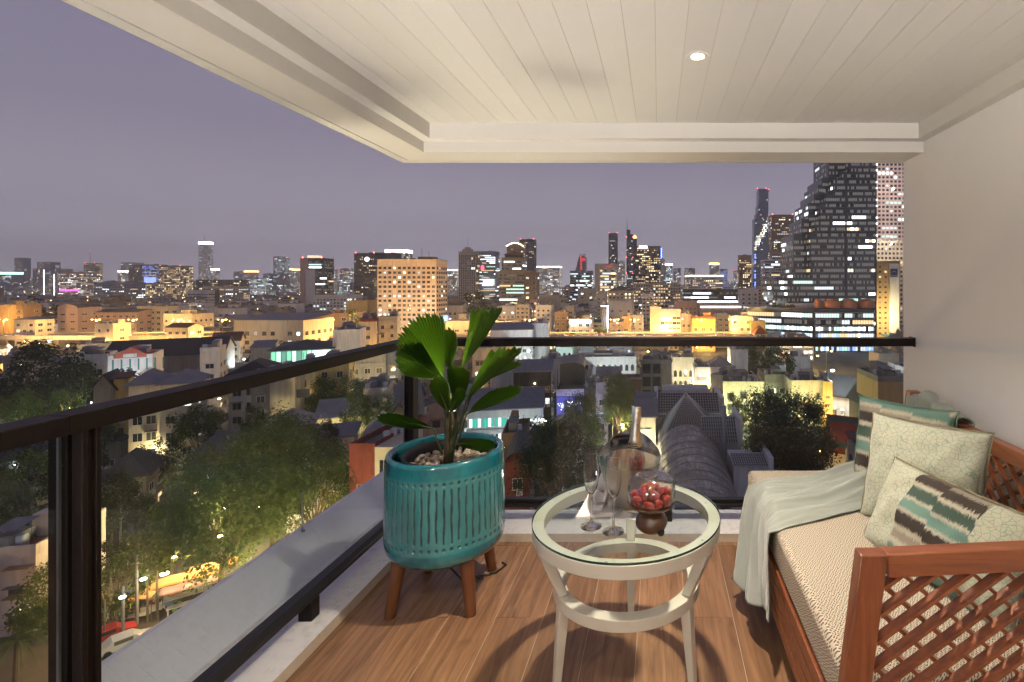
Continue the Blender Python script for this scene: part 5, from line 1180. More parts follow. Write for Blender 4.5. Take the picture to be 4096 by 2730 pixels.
body.build('glass_body', gl, py); o = wins.build('window_grid', FAR, py); o['kind'] = 'stuff'; spand.build('spandrel', flat('spandrel', (.05, .055, .06), .35, metal=.4), py)
q = MB(); q.box(-20.9, -.3, 0, -20.1, -.02, 150); q.box(-.9, -.35, 0, -.05, 34, 150); q.build('shaft_line', flat('shaft_line', (.02, .022, .028), .3), py)
for f_ in range(18, 37):
    if f_ % 3 != 1: q = MB(); q.box(-.5, -1.0, f_*FLH+1.3, .3, -.4, f_*FLH+2.2); q.build('corner_lamp', FAR[4], py)
# podium in front of the tower
pz = zof(1235); pd = empty('podium', (P(3258, 0, 300).x, 300, G), 0); tag(pd, 'glass-fronted podium with lit shop floors at the foot of the stepped black tower', 'podium building')
PROT.append((3061, 3506, 1225, 1560, 300)); FOOT.append((P(3350, 0, 300).x, 315, 36, 22, 18))
ph = H-(1235-CY)*300/F-G; pw = (3496-3258)*300/F; lx = (3061-3258)*310/F-6
q = MB(); q.box(0, 0, 0, pw, 36, ph); q.poly([(0, 0, ph), (0, 36, ph), (lx, 36, ph), (lx, 22, ph)]); q.quad((lx, 22, 0), (0, 0, 0), (0, 0, ph), (lx, 22, ph)); q.quad((lx, 36, 0), (lx, 22, 0), (lx, 22, ph), (lx, 36, ph)); q.build('glass_body', gl, pd)
wq = MB(); fh = 3.9
def podwall(ax, ay, bx_, by, kind):
    L_ = math.hypot(bx_-ax, by-ay); ux, uy = (bx_-ax)/L_, (by-ay)/L_; nx, ny = uy, -ux
    for f_ in range(int(ph/fh)):
        z = f_*fh+.9; run = [0, 0]; s_ = .6
        while s_ < L_-1.2:
            hi = f_ > 3; mi = pick(.12, 'office', run)
            if not hi and rng.random() < .8: mi = rng.choice((6, 6, 3, 3, 7, 4))
            if kind and f_ > 4 and s_ < L_*.4: mi = rng.choice((6, 6, 3))
            a, b_ = (ax+ux*s_+nx*.06, ay+uy*s_+ny*.06), (ax+ux*(s_+1.35)+nx*.06, ay+uy*(s_+1.35)+ny*.06)
            wq.quad((*a, z), (*b_, z), (*b_, z+2.3), (*a, z+2.3), mi); s_ += 1.55
podwall(0, 0, pw, 0, 1); podwall(lx, 22, 0, 0, 0); o = wq.build('window_grid', FAR, pd); o['kind'] = 'stuff'
q = MB()
for f_ in range(int(ph/fh)+1): q.box(-.1, -.25, f_*fh-.2, pw+.1, -.003, f_*fh+.15)
q.build('floor_band', WALL['grey'], pd)
q = MB(); q.box(-14, 12, ph, 24, 17, ph+2.6); q.build('roof_house', WALL['white'], pd)
for i in range(9): inst('roof_shrub', TUFT, pd, (-22+i*2.6+(16 if i > 4 else 0), 4+1.2*(i % 3), ph+.4), (0, 0, i), (2.2, 1.6, 1.4))
for i, x in enumerate((5, 13, 23, 33.5)):
    q = MB(); w2 = (2.4, 5.5, 5.2, 4.8)[i]; q.lathe([(w2, 0), (w2, 3.6), (w2*.92, 4.2), (w2*.6, 4.6), (w2*.6, 5.4), (w2*.3, 5.5)], 20, cap=True); q.build('cooling_tower', flat('rust_tower', (.40, .17, .09), .7, var=.25, scale=.6) if i == 0 else bpy.data.materials['rust_tower'], pd, smooth=40, loc=(x-1, 6, ph+.1))
# hotel slab right of the tower
hp = bld('pink grid-fronted tower squeezed between the black tower and the balcony wall', 3508, 3640, 560, 430, wallmat('pale_pink', (.72, .56, .50), .2), yb=967, fl=3.55, bay=3.5, win=(.62, .52), lit=.10, kind='cool', name='tower', dep=20, frame='d', clutter=False)
h2 = bld('cream lower wing under the pink grid-fronted tower', 3505, 3645, 967, 415, 'cream', yb=1047, fl=3.7, bay=3.2, win=(.55, .5), lit=.06, name='tower', dep=12, frame='d', clutter=False)
ht = bld('tan hotel slab with a white fin carrying a square blue sign', 3507, 3600, 1050, 360, 'tan', yb=1330, fl=3.6, bay=3.6, win=(.4, .36), lit=.05, kind='warm', name='hotel', dep=14, clutter=False)
q = MB(); q.box(.3, -1.2, 0, 7.0, -.02, ht['h']-1); q.build('white_fin', WALL['white'], ht); q = MB(); q.box(.9, -1.5, ht['h']-10.4, 5.8, -1.25, ht['h']-4.6); q.build('blue_sign', flat('sign_navy', (.02, .03, .12), .4), ht)
lettering('NOVOTEL', .95, white_ink, ht, (3.35, -1.56, ht['h']-9.4), (R(90), 0, 0), name='sign_letters', ext=.02)
q = MB(); q.tube([(1.6+.35*i, -1.56, ht['h']-7.6+1.3*math.sin(i*.33)) for i in range(10)], [.06+.10*math.sin(i/9*3.1) for i in range(10)], 6); q.build('sign_emblem', white_ink, ht)

for y_, z_, pw in ((404, 974, 14000), (418, 760, 10000)):
    r = empty('floodlight', (P(3560, 0, y_).x, y_-(3 if z_ > 900 else 6), H-(z_-CY)*y_/F)); tag(r, 'floodlight washing the pale pink grid-fronted tower, '+('lower' if z_ > 900 else 'upper')+' one', 'floodlight'); q = MB(); q.box(-.4, -.2, -.3, .4, .3, .3); q.bar((0, 0, -.3), (0, 3.0, -1.2), .1, .1); q.build('lamp_head', HEADC, r)
    l = bpy.data.lights.new('bulb', 'POINT'); l.energy = pw; l.color = (1, .85, .72); l.shadow_soft_size = 1.0; o = bpy.data.objects.new('bulb', l); o.parent = r; o.location = (0, -6, 2); link(o)
# ------------------------------------------------------------------ middle distance, right
B = bld
B('white office with five bands of lit windows behind the expressway', 2640, 2723, 1243, 330, 'white', yb=1345, fl=3.3, bay=2.6, win=(.96, .42), lit=.30, kind='cool', name='office_block', dep=14, top=1.5)
B('tall pale stair tower on the left of the office with window bands', 2600, 2641, 1232, 329, 'cream', yb=1345, blank=True, name='stair_tower', dep=12)
B('orange-lit shophouse block with ruled windows by the expressway', 2767, 2861, 1273, 305, 'orange', yb=1347, fl=5.2, bay=4.5, win=(.5, .4), lit=.10, kind='warm', name='shophouse', dep=12, slabm=ROOF['red'])
B('beige block left of the orange-lit shophouse', 2723, 2767, 1262, 312, 'beige', yb=1340, fl=4.2, bay=3.5, win=(.5, .4), lit=.18, name='shophouse')
B('cream stepped apartment house lit yellow near the red pyramid roof', 2925, 3010, 1272, 295, 'cream', yb=1345, fl=4, bay=4, win=(.55, .42), lit=.25, kind='warm', name='apartment_house')
B('lower cream terrace right of the stepped apartment house', 3005, 3062, 1291, 290, 'yellow', yb=1345, fl=3.6, bay=3.6, lit=.3, kind='warm', name='apartment_house')
B('small house with a dark red pyramid roof beside the black podium', 3022, 3068, 1305, 280, 'cream', yb=1345, roof='hip', rm='red', rh=4.2, name='house')
B('narrow grey street-front block left of the cream stepped house', 2868, 2920, 1262, 320, 'grey', yb=1345, lit=.25, name='shophouse')
B('plain white-walled hall with a row of small square windows', 2432, 2532, 1212, 420, 'white', yb=1262, fl=12, bay=7, win=(.28, .13), lit=0, name='hall', dep=22)
B('white six-storey block with balconies right of the plain hall', 2568, 2614, 1183, 430, 'white', yb=1260, lit=.04, win=(.7, .45), name='apartment_house', bands=True)
B('stained grey walk-up with a roof tank left of the plain hall', 2386, 2426, 1174, 440, 'grey', yb=1225, lit=.05, name='apartment_house')
B('white flats with a dark stair recess below the blank beige wall', 2142, 2205, 1227, 370, 'white', yb=1290, lit=.04, name='apartment_house', win=(.4, .4))
B('big blank beige wall with a dirty top edge', 2156, 2230, 1186, 450, 'beige', yb=1240, blank=True, name='warehouse')
B('brown brick flats with four rows of windows above the expressway', 2218, 2267, 1254, 332, 'brown', yb=1320, lit=.2, fl=4, bay=4, name='apartment_house')
B('narrow beige flats left of the lit shop canopy', 2268, 2296, 1228, 400, 'beige', yb=1270, name='apartment_house')
B('dark brown corner shop with a crooked roof line', 2437, 2490, 1278, 318, 'brown', yb=1330, lit=.06, name='shophouse', roof='gablex', rm='slate')
B('yellow-brown shophouse with an open attic beside the dark corner shop', 2486, 2522, 1272, 322, 'tan', yb=1332, lit=.1, name='shophouse')
B('grey flats with satellite dishes left of the pale stair tower', 2522, 2574, 1266, 330, 'grey', yb=1335, lit=.06, name='shophouse')
B('cream flats left of the banded gold tower', 2062, 2118, 1224, 400, 'cream', yb=1280, lit=.1, name='apartment_house')
B('pink-lit narrow street block at the foot of the banded tower', 2119, 2150, 1205, 420, 'pink', yb=1280, lit=.4, kind='warm', name='apartment_house')
B('classical brown hotel with a hipped turret roof', 2432, 2528, 1146, 480, 'beige', yb=1196, roof='hip', rm='slate', rh=4, lit=.16, kind='warm', win=(.45, .5), name='hotel')
B('white house with a pitched roof in the dark below the annexe', 2232, 2270, 1208, 470, 'white', yb=1232, roof='gable', rm='black', lit=.05, name='house')
B('long dark grey office with three bands of lit windows right of centre', 2735, 2961, 1163, 560, 'dark', yb=1235, fl=4.6, bay=2.4, win=(.97, .42), lit=.10, kind='office', name='office_block', dep=22)
B('white stair block with a brown diamond emblem right of the dark office', 2961, 3035, 1163, 480, 'white', yb=1245, fl=4, bay=6, win=(.35, .35), lit=.1, name='office_block')
B('cream block below the brown diamond emblem', 3030, 3092, 1150, 500, 'beige', yb=1215, lit=.08, name='office_block')
B('pinkish flats with arched attic windows below the dark office', 2700, 2790, 1210, 400, 'pink', yb=1258, lit=.03, name='apartment_house', win=(.3, .3))
B('low building with a long bright white canopy light', 2800, 2965, 1222, 430, 'pink', yb=1262, blank=True, name='warehouse', clutter=False)
q = MB(); q.box(-17, -.6, 0, 17, -.2, 1.2); q.build('canopy_light', FAR[4], bpy.data.objects['warehouse.001'], loc=(0, 0, bpy.data.objects['warehouse.001']['h']-2))
# LED pillar
r = empty('sign_tower', (P(2418, 0, 300).x, 300, G)); tag(r, 'tall dark advertising pillar edged with a strip of white light', 'sign tower'); PROT.append((2406, 2433, 1223, 1345, 300)); hh = H-(1226-CY)*300/F-G
q = MB(); q.box(-1.8, 0, 0, 1.5, 1.4, hh); q.build('pillar', WALL['dark'], r); q = MB(); q.box(1.55, -.1, 8, 2.0, .5, hh); q.box(-2.2, -.2, hh, 2.4, .6, hh+.35); q.build('light_strip', emit('strip_white', (.86, .88, 1), 4), r)
l = bpy.data.lights.new('bulb', 'POINT'); l.energy = 3500; l.color = (.8, .88, 1); l.shadow_soft_size = 2; o = bpy.data.objects.new('bulb', l); o.parent = r; o.location = (3.2, -1.5, hh*.7); link(o)
# lit shop canopy
r = bld('small shop with a row of white floodlights under its roof edge', 2278, 2366, 1283, 325, 'beige', yb=1330, fl=4, bay=5, lit=.15, name='shophouse')
for i in range(7): inst('flood_lamp', bpy.data.meshes.get('flood') or (lambda q: (q.box(-.6, -.4, -.3, .6, .2, .3), q.mesh('flood', HEADC))[1])(MB()), r, (-6+i*2.0, -1.0, r['h']-.8))
# white building just across, with a planted roof
r = B('white modern building with vertical fins and a planted roof just beyond the rail', 2130, 2192, 1302, 235, 'white', yb=1360, blank=True, name='office_block', dep=14)
q = MB()
for i in range(9): q.box(-r['w']/2+.4+i*.82, -.5, 1, -r['w']/2+.7+i*.82, -.01, r['h']-1.4)
q.build('fin', WALL['white'], r)
B('long sloping-roofed wing of the white modern building', 1962, 2131, 1322, 226, 'white', yb=1400, fl=4.2, bay=2.2, win=(.8, .35), lit=.30, kind='cool', name='office_block', dep=12, roof='shed', rm='metal', rh=2.5)
# expressway-side buildings around the block behind the palm
B('long beige depot with orange-lit shutters right of the big apartment block', 1768, 2040, 1290, 300, 'beige', yb=1325, fl=5, bay=6, win=(.5, .4), lit=.22, kind='warm', name='depot', dep=20)
B('white house group with grey gables behind the blue billboard', 1790, 1850, 1212, 420, 'white', yb=1265, roof='gablex', rm='slate', fl=4.5, bay=4, lit=.05, name='house')
B('grey-roofed pavilion right of the white house group', 1836, 1866, 1250, 380, 'beige', yb=1270, roof='hip', rm='slate', name='house')
B('white terrace of flats above the depot', 1990, 2060, 1230, 400, 'white', yb=1280, lit=.1, name='apartment_house')
r = empty('billboard', (P(1780, 0, 290).x, 290, G)); tag(r, 'glowing blue billboard at the right edge of the big apartment block', 'billboard'); q = MB(); zz = H-(1284-CY)*290/F-G
q.box(-1.6, -.2, zz, 1.6, .2, zz+3.0); q.build('panel', emit('billboard_blue', (.05, .30, 1), 2.2), r); q = MB(); q.box(-.2, .21, 0, .2, .5, zz+2.5); q.build('post', framed, r)
q = MB()
for i in range(4): q.box(-1.1+i*.6, -.26, zz+1.0+.2*(i % 2), -.75+i*.6, -.21, zz+1.9)
q.build('white_letters', FAR[4], r)

# ------------------------------------------------------------------ middle distance, left
ml = B('long pink-brown school block with a curved gable end', 318, 548, 1240, 335, 'pink', yb=1312, fl=4.2, bay=4.2, win=(.55, .30), lit=.02, name='school', dep=16, rm='slate', roof='gablex', rh=1.5)
B('pale gable end wing of the pink-brown school', 230, 312, 1232, 325, wallmat('gable_end', (.62, .45, .36), .3), yb=1312, roof='vault', rh=2.2, rm='slate', fl=4.6, bay=6, win=(.5, .16), lit=0, name='school', dep=14)
B('cream walk-up flats right of the pink-brown school', 548, 648, 1232, 345, 'cream', yb=1290, fl=3.8, bay=4.4, win=(.6, .42), lit=.03, name='apartment_house', dep=12)
B('low cream flats with an open rooftop frame left of the warehouse', 652, 772, 1262, 310, 'cream', yb=1305, lit=.05, name='apartment_house', win=(.35, .4))
B('brown apartment block with balconies at the left edge of the view', 32, 92, 1226, 300, 'brown', yb=1315, bands=True, lit=.1, kind='warm', name='apartment_house')
B('blank sodium-lit flank at the very left edge', -30, 34, 1226, 296, 'tan', yb=1318, blank=True, name='apartment_house')
B('row of low yellow-lit shops beside the brown balconies', 58, 140, 1280, 280, 'cream', yb=1320, lit=.2, kind='warm', name='shophouse', roof='shed', rm='metal', rh=1)
B('square yellow-lit house in front of the school', 378, 452, 1302, 268, 'cream', yb=1335, fl=4.5, bay=5, win=(.3, .3), lit=.1, kind='warm', name='house')
B('low yellow-lit sheds by the expressway lamps', 665, 752, 1296, 268, 'cream', yb=1328, roof='gablex', rm='rust', lit=.2, kind='warm', name='shed')
B('wide grey-roofed government office with lit ground floor', 935, 1213, 1282, 255, 'cream', yb=1352, fl=4.4, bay=4.2, win=(.48, .42), lit=.24, kind='cool', name='office_block', dep=24, rm='metal', roof='shed', rh=2.2, frame='d')
B('low hall with a dark pitched roof left of the government office', 850, 960, 1333, 225, 'cream', yb=1368, roof='gablex', rm='rust', rh=3.2, lit=.1, name='hall')
B('brown market hall lit orange below the black glass block', 1250, 1395, 1258, 330, 'brown', yb=1292, lit=.25, kind='warm', name='hall', fl=5, bay=6)
B('plain brown box-shaped store left of the big apartment block', 1384, 1470, 1208, 440, 'tan', yb=1250, blank=True, name='store')
B('white flats with lit corner rooms below the black glass block', 1250, 1388, 1186, 520, 'white', yb=1222, lit=.22, kind='cool', name='apartment_house')
B('cream apartment house with rusty sill lines left of the palm', 1436, 1508, 1284, 200, 'cream', yb=1400, fl=3.5, bay=4.2, win=(.28, .42), lit=.05, name='apartment_house', slabm=ROOF['red'])
B('right wing of the cream apartment house with rusty sill lines', 1508, 1590, 1276, 206, 'cream', yb=1400, fl=3.5, bay=3.2, win=(.35, .42), lit=.10, kind='warm', name='apartment_house', bands=True)
gr = B('glass-walled showroom glowing green inside', 1082, 1332, 1368, 165, flat('showroom_frame', (.10, .26, .21), .3), yb=1435, dep=17, name='showroom', roof='hip', rm='slate', rh=2.4, blank=True)
q = MB(); W_, hh = gr['w'], gr['h']
for i in range(12):
    for f_ in range(2):
        x = -W_/2+.25+i*(W_-.5)/12; z = hh-4.4*(f_+1)+.3; q.quad((x+.12, -.08, z), (x+(W_-.5)/12-.12, -.08, z), (x+(W_-.5)/12-.12, -.08, z+3.6), (x+.12, -.08, z+3.6), (i*7+f_) % 3)
q.build('green_glass', [emit('green_a', (.30, .95, .62), .55), emit('green_b', (.55, 1, .72), .9), emit('green_c', (.22, .62, .48), .38)], gr)
q = MB(); q.box(W_/2-5.4, -.7, hh-8.8, W_/2-.2, -.12, hh-.6); q.build('corner_bay', emit('bay_glow', (.66, 1, .86), 1.5), gr)
B('white windowless box behind the green showroom', 1332, 1438, 1330, 172, 'white', yb=1420, blank=True, name='store', dep=16)
B('grey shed with rooftop aerials left of the green showroom', 1004, 1086, 1392, 168, 'grey', yb=1440, name='shed', roof='shed', rm='metal', rh=1.5, lit=.05)
B('white-fronted hall with teal stripes under a red gable', 432, 612, 1432, 148, 'white', yb=1476, blank=True, name='hall', dep=12)
r = [o for o in S.objects if o.get('label', '').startswith('white-fronted hall')][0]; q = MB(); W_, hh = r['w'], r['h']
for i in range(7): q.box(-W_/2+.9+i*1.75, -.12, hh-3.6, -W_/2+1.25+i*1.75, -.01, hh-.3)
q.build('teal_stripe', WALL['teal'], r)
q = MB(); q.prism([(-3.4, hh+.0), (3.4, hh+.0), (3.4, hh+.9), (0, hh+3.1), (-3.4, hh+.9)], -.3, 9); q.build('red_gable', wallmat('salmon', (.45, .13, .09), .2), r)
q = MB(); q.box(-1.4, -.42, hh+.2, 1.4, -.31, hh+1.2); q.build('name_board', WALL['white'], r)
B('white verandah building left of the hall with the red gable', 274, 430, 1432, 150, 'white', yb=1488, fl=4, bay=3, win=(.7, .5), lit=.08, name='shophouse', dep=10)
B('grey shutters and balconies at the far left beneath the flats', 12, 120, 1432, 152, 'conc', yb=1500, fl=3.4, bay=3.2, win=(.7, .5), lit=.1, kind='cool', name='shophouse', bands=True)
ch = B('cream two-storey dormitory with big dark windows and a grey hipped roof', 515, 640, 1490, 106, 'cream', yb=1555, fl=3.4, bay=2.3, win=(.80, .52), lit=0, name='dormitory', dep=9, roof='hip', rm='metal', rh=2.4)
ch2 = B('right wing of the cream dormitory with two wall lamps', 640, 790, 1490, 107, 'cream', yb=1550, fl=3.4, bay=2.6, win=(.6, .45), lit=.06, name='dormitory', dep=9, roof='hip', rm='metal', rh=2.2)
for z in (3.0, 6.0):
    q = MB(); q.lathe([(.02, -.2), (.22, 0), (.02, .2)], 10); q.build('wall_lamp', HEADM, ch2, loc=(-3.2, -.35, z)); l = bpy.data.lights.new('bulb', 'POINT'); l.energy = 260; l.color = (1, .8, .5); o = bpy.data.objects.new('bulb', l); o.parent = ch2; o.location = (-3.2, -.9, z); link(o)
B('weathered grey gabled house left of the dormitory', 374, 455, 1500, 110, 'conc', yb=1565, roof='gable', rm='black', rh=2.6, fl=3.6, bay=3.4, win=(.3, .35), lit=0, name='house')
B('yellow ochre annexe between the gabled house and the dormitory', 455, 514, 1516, 112, 'yellow', yb=1550, roof='shed', rm='rust', rh=.8, lit=0, name='annexe', dep=4)
B('big dark hangar roof stretching behind the red gable', 420, 905, 1368, 190, 'conc', yb=1420, roof='gablex', rm='black', rh=5, blank=True, name='warehouse', dep=24)
B('white three-storey house with a stepped side right of the hangar', 800, 878, 1402, 160, 'white', yb=1450, lit=.05, name='house')
B('white bungalow with a ribbon of windows under a black hipped roof', 915, 1090, 1452, 122, 'white', yb=1500, roof='hip', rm='black', rh=2.6, fl=3.2, bay=2.2, win=(.7, .5), lit=0, name='house', dep=14)
# below and behind the left rail
B('yellow-lit four-storey flats below the rail left of the palm', 1262, 1396, 1462, 124, 'yellow', yb=1575, fl=3.3, bay=4.2, win=(.42, .46), lit=.02, name='apartment_house', dep=10)
B('pale narrow flats with three windows left of the yellow-lit flats', 1178, 1262, 1476, 122, 'cream', yb=1580, fl=3.6, bay=5.5, win=(.16, .42), lit=0, name='apartment_house')
cb = B('stained concrete flank wall catching yellow light', 1080, 1180, 1522, 108, wallmat('stained', (.50, .42, .30), .9), yb=1640, blank=True, name='apartment_house', dep=12)
q = MB(); q.box(2.4, -.05, cb['h']-4.0, 4.8, -.01, cb['h']-2.2); q.build('louvre', WALL['dark'], cb)
B('dark balcony stack with air conditioners beside the stained flank wall', 1005, 1080, 1536, 107, 'conc', yb=1640, fl=2.9, bay=3, win=(.6, .5), lit=.1, name='apartment_house', bands=True)
B('blue-grey walk-up flats with crowded windows behind the left rail', 1395, 1545, 1430, 168, 'grey', yb=1520, fl=3.3, bay=3.2, win=(.55, .5), lit=.08, name='apartment_house', bands=True)
B('pale blue flats right of the crowded walk-up', 1545, 1640, 1420, 174, 'bluegrey', yb=1520, fl=3.3, bay=3.4, win=(.5, .5), lit=.12, name='apartment_house')
B('pink-grey flats with a stepped balcony next to the corner post', 1640, 1720, 1425, 178, 'pink', yb=1520, fl=3.3, bay=3.2, win=(.5, .5), lit=.15, name='apartment_house')
B('small beige house with a rooftop terrace frame', 1455, 1552, 1570, 108, 'beige', yb=1625, fl=3.2, bay=3.0, win=(.4, .5), lit=.1, kind='warm', name='house', slabm=WALL['cream'])
B('wide grey shed roof behind the corner post', 1555, 1660, 1570, 118, 'grey', yb=1620, roof='gablex', rm='metal', rh=5, blank=True, name='shed', dep=20)
pv = B('open-sided rooftop pavilion with a pale pyramid roof', 1048, 1232, 1660, 88, 'white', yb=1720, roof='hip', rm='pale', rh=2.6, fl=2.6, bay=2.4, win=(.9, .62), lit=.10, kind='cool', name='pavilion', dep=9)
B('long pale tin roof running back beside the lit trees', 1288, 1500, 1615, 112, 'cream', yb=1690, roof='gablex', rm='pale', rh=2.6, blank=True, name='market_hall', dep=12, rot=24)
B('little gabled house with a lit verandah by the corner post', 1560, 1640, 1618, 98, 'yellow', yb=1690, roof='gable', rm='slate', rh=2.2, fl=2.8, bay=2.2, win=(.7, .5), lit=.8, kind='warm', name='house', dep=9)
B('pale blue pyramid-roofed kiosk half behind the drooping leaf', 1440, 1560, 1690, 86, 'yellow', yb=1750, roof='hip', rm='pale', rh=3.2, lit=.1, name='kiosk', dep=11)
rb = B('brick house with a white corner and dark roof beside the ledge', 1398, 1500, 1800, 72, 'brick', yb=1950, fl=3.3, bay=3.2, win=(.5, .18), lit=0, name='brick_house', dep=16, rot=0, roof='flat', clutter=False)
q = MB(); q.box(rb['w']/2+.02, -.1, 0, rb['w']/2+2.6, 9, rb['h']+.4); q.build('white_corner', WALL['cream'], rb)
for i in range(5): inst('water_tank', TANK, rb, (rb['w']/2-.5+i*.35, 4+i*1.5, rb['h']+.1), sc=(.75, .75, .8))
inst('window', WM['w', 0], rb, (rb['w']/2+1.3, -.12, rb['h']-2.2), sc=(1.3, 1, 1.9))
# dark tiled roofs in the garden quarter, left
for i, (x0, x1, yt, d, rm, rot, lb) in enumerate(((700, 985, 1770, 84, 'slate', -22, 'large dark tiled house roof among the garden trees'), (860, 1000, 1715, 98, 'metal', 10, 'grey tin roof with a lit gap below the pavilion'), (985, 1120, 1735, 92, 'rust', 20, 'brown hipped roof beside the pavilion'),
        (420, 560, 1830, 86, 'slate', 30, 'small dark roof with a torn edge left of the big tiled roof'), (560, 700, 1690, 112, 'black', -15, 'black roof under the rail at the left'), (330, 470, 1700, 110, 'slate', 12, 'long low black roof near the first post'),
        (300, 420, 1590, 150, 'black', 18, 'black gable ridge in the dark beneath the gabled house'), (120, 330, 1600, 138, 'black', -12, 'low black roof left of the dark ridge'), (1110, 1230, 1735, 84, 'slate', 25, 'dark shop roof in front of the lit colonnade'))):
    B(lb, x0, x1, yt, d, 'conc', yb=yt+70, roof='hip' if i % 2 else 'gablex', rm=rm, rh=3.4, lit=.1, name='house', rot=rot, kind='cool')
B('white lit colonnade market running along the lane', 1170, 1400, 1760, 84, 'white', yb=1800, fl=3, bay=2.4, win=(.8, .5), lit=.85, kind='cool', name='market_hall', dep=6, rot=24, roof='shed', rm='metal', rh=.8)
ap = B('pinkish white apartment house with brown awnings at the bottom left', -120, 112, 2225, 58, wallmat('apartment_near', (.56, .46, .41), .5), yb=2600, fl=3.3, bay=3.6, win=(.42, .36), lit=.12, kind='cool', name='apartment_house', dep=10, rot=14, frame='d', both=True)
q = MB()
for f_ in range(1, 5):
    for i in range(2): z = ap['h']-3.3*f_+1.9; x = -ap['w']/2+1.2+i*3.3; q.box(x-.3, -.95, z, x+2.1, -.02, z+.12)
q.build('awning', WALL['brown'], ap)
q = MB(); q.box(-.45*ap['w'], 2, ap['h']+.07, .2*ap['w'], 8, ap['h']+.14); q.build('red_deck', ROOF['red'], ap)
B('grey house wall with a dark window seen through the first glass pane', -60, 115, 1790, 88, 'grey', yb=1900, fl=6, bay=6, win=(.4, .2), lit=0, name='house', rot=16, roof='gablex', rm='slate', rh=2)

# ------------------------------------------------------------------ below the far rail
hs = B('white clinic with teal curtains in its lit windows under a grey tin roof', 1870, 2172, 1640, 106, 'white', yb=1722, fl=3.1, bay=2.6, win=(.80, .50), lit=0, name='clinic', dep=14, roof='shed', rm='metal', rh=1.5, blank=True)
tealc = [emit('teal_curtain', (.05, .62, .48), .55), emit('clinic_white', (.85, 1, 1), 1.4), paned, framew]
q = MB(); W_, hh = hs['w'], hs['h']
for f_ in range(2):
    for i in range(6):
        x = -W_/2+.5+i*2.55; z = hh-3.6-f_*3.3+.3
        if i > 3: q.quad((x, -.05, z+.5), (x+2.2, -.05, z+.5), (x+2.2, -.05, z+1.1), (x, -.05, z+1.1), 1 if f_ == 0 else 2); continue
        for s_ in range(4): q.quad((x+s_*.56, -.05, z), (x+s_*.56+.5, -.05, z), (x+s_*.56+.5, -.05, z+1.7), (x+s_*.56, -.05, z+1.7), (0 if (s_+i) % 3 else 1) if f_ == 0 else (2 if (s_+i) % 3 else 1))
    q.box(-W_/2-.2, -.5, hh-4.1-f_*3.3, W_/2+.2, -.003, hh-3.85-f_*3.3, 3)
q.build('curtained_window', tealc, hs)
B('dark glass office with rows of teal-white lights below the rail', 2054, 2205, 1490, 140, 'dark', yb=1552, fl=3.2, bay=1.4, win=(.9, .5), lit=.35, kind='cool', name='office_block', dep=16, roof='shed', rm='metal', rh=1.0)
B('white flank wall with a red painted base behind the right leaves', 1960, 2056, 1488, 150, 'white', yb=1600, blank=True, name='office_block', dep=20)
B('cream office with lit shopfront windows just under the rail', 1890, 2050, 1400, 195, 'cream', yb=1480, fl=4, bay=4, win=(.7, .45), lit=.5, kind='warm', name='office_block')
B('white terrace with a stair head left of the arcade', 2160, 2258, 1448, 190, 'white', yb=1500, lit=.05, name='shophouse', blank=True)
cg = B('green-lit arcade building running away along a lane', 2225, 2290, 1398, 225, wallmat('mint', (.45, .58, .48), .3), yb=1500, fl=3.6, bay=2.4, win=(.6, .55), lit=.12, kind='cool', name='arcade', dep=30, rot=0, arch=True)
ar = B('blue-white arcaded shophouses with arched windows', 2286, 2545, 1438, 190, 'white', yb=1485, fl=3.6, bay=2.15, win=(.66, .74), lit=.16, kind='cool', name='arcade', dep=11, arch=True)
B('second white arcaded block with dark arched openings on the right', 2688, 2776, 1440, 178, 'white', yb=1530, fl=3.6, bay=2.0, win=(.66, .70), lit=.02, name='arcade', dep=10, arch=True)
un = B('unfinished concrete frame of four open storeys', 2566, 2645, 1452, 140, 'conc', yb=1590, blank=True, name='concrete_frame', dep=8, clutter=True)
q = MB(); W_, hh = un['w'], un['h']
for f_ in range(4):
    for i in range(2): x = -W_/2+.35+i*(W_/2); q.quad((x, -.04, hh-3.5*(f_+1)+.55), (x+W_/2-.55, -.04, hh-3.5*(f_+1)+.55), (x+W_/2-.55, -.04, hh-3.5*f_-.3), (x, -.04, hh-3.5*f_-.3))
q.build('bay_shade_panel', flat('bay_shade_paint', (.022, .019, .015), .9), un)  # dark sheets on the solid wall stand in for shade inside the bays
q = MB()
for i in range(2):
    for f_ in range(5): x = -W_/2+i*(W_/2); q.box(x, -.3, 0, x+.4, -.05, hh)
for f_ in range(5): q.box(-W_/2, -.5, hh-3.5*f_-.3, W_/2, -.31, hh-3.5*f_)
q.build('frame', concd, un)
B('plain olive concrete flank right of the unfinished frame', 2645, 2686, 1452, 141, 'conc', yb=1580, blank=True, name='shophouse', dep=10)
sg = B('shop with a round canopy roof above a bright blue illuminated sign', 2226, 2336, 1582, 124, 'dark', yb=1660, blank=True, name='shop', dep=16, clutter=False)
q = MB(); W_, hh = sg['w'], sg['h']; q.box(-W_/2+.1, -.5, hh-4.4, W_/2-.1, -.05, hh-.2); q.build('sign_panel', emit('sign_deep_blue', (.03, .04, .30), .9), sg)
for i in range(14): q = MB(); q.lathe([(.01, 0), (.12, 0)], 8, f=lambda p: (p[0], -.55, p[1])); q.build('sign_bulb', FAR[4], sg, loc=(rng.uniform(-.45, .45)*W_, 0, hh-rng.uniform(.5, 4)))
q = MB(); q.lathe([(.02, .9), (.2, .55), (.42, .1), (.40, -.2), (.2, -.42), (.02, -.5)], 14, f=lambda p: (p[0], -.62+p[1]*.15, p[2])); q.build('sign_drop', FAR[3], sg, loc=(-1.8, 0, hh-2.5))
q = MB()
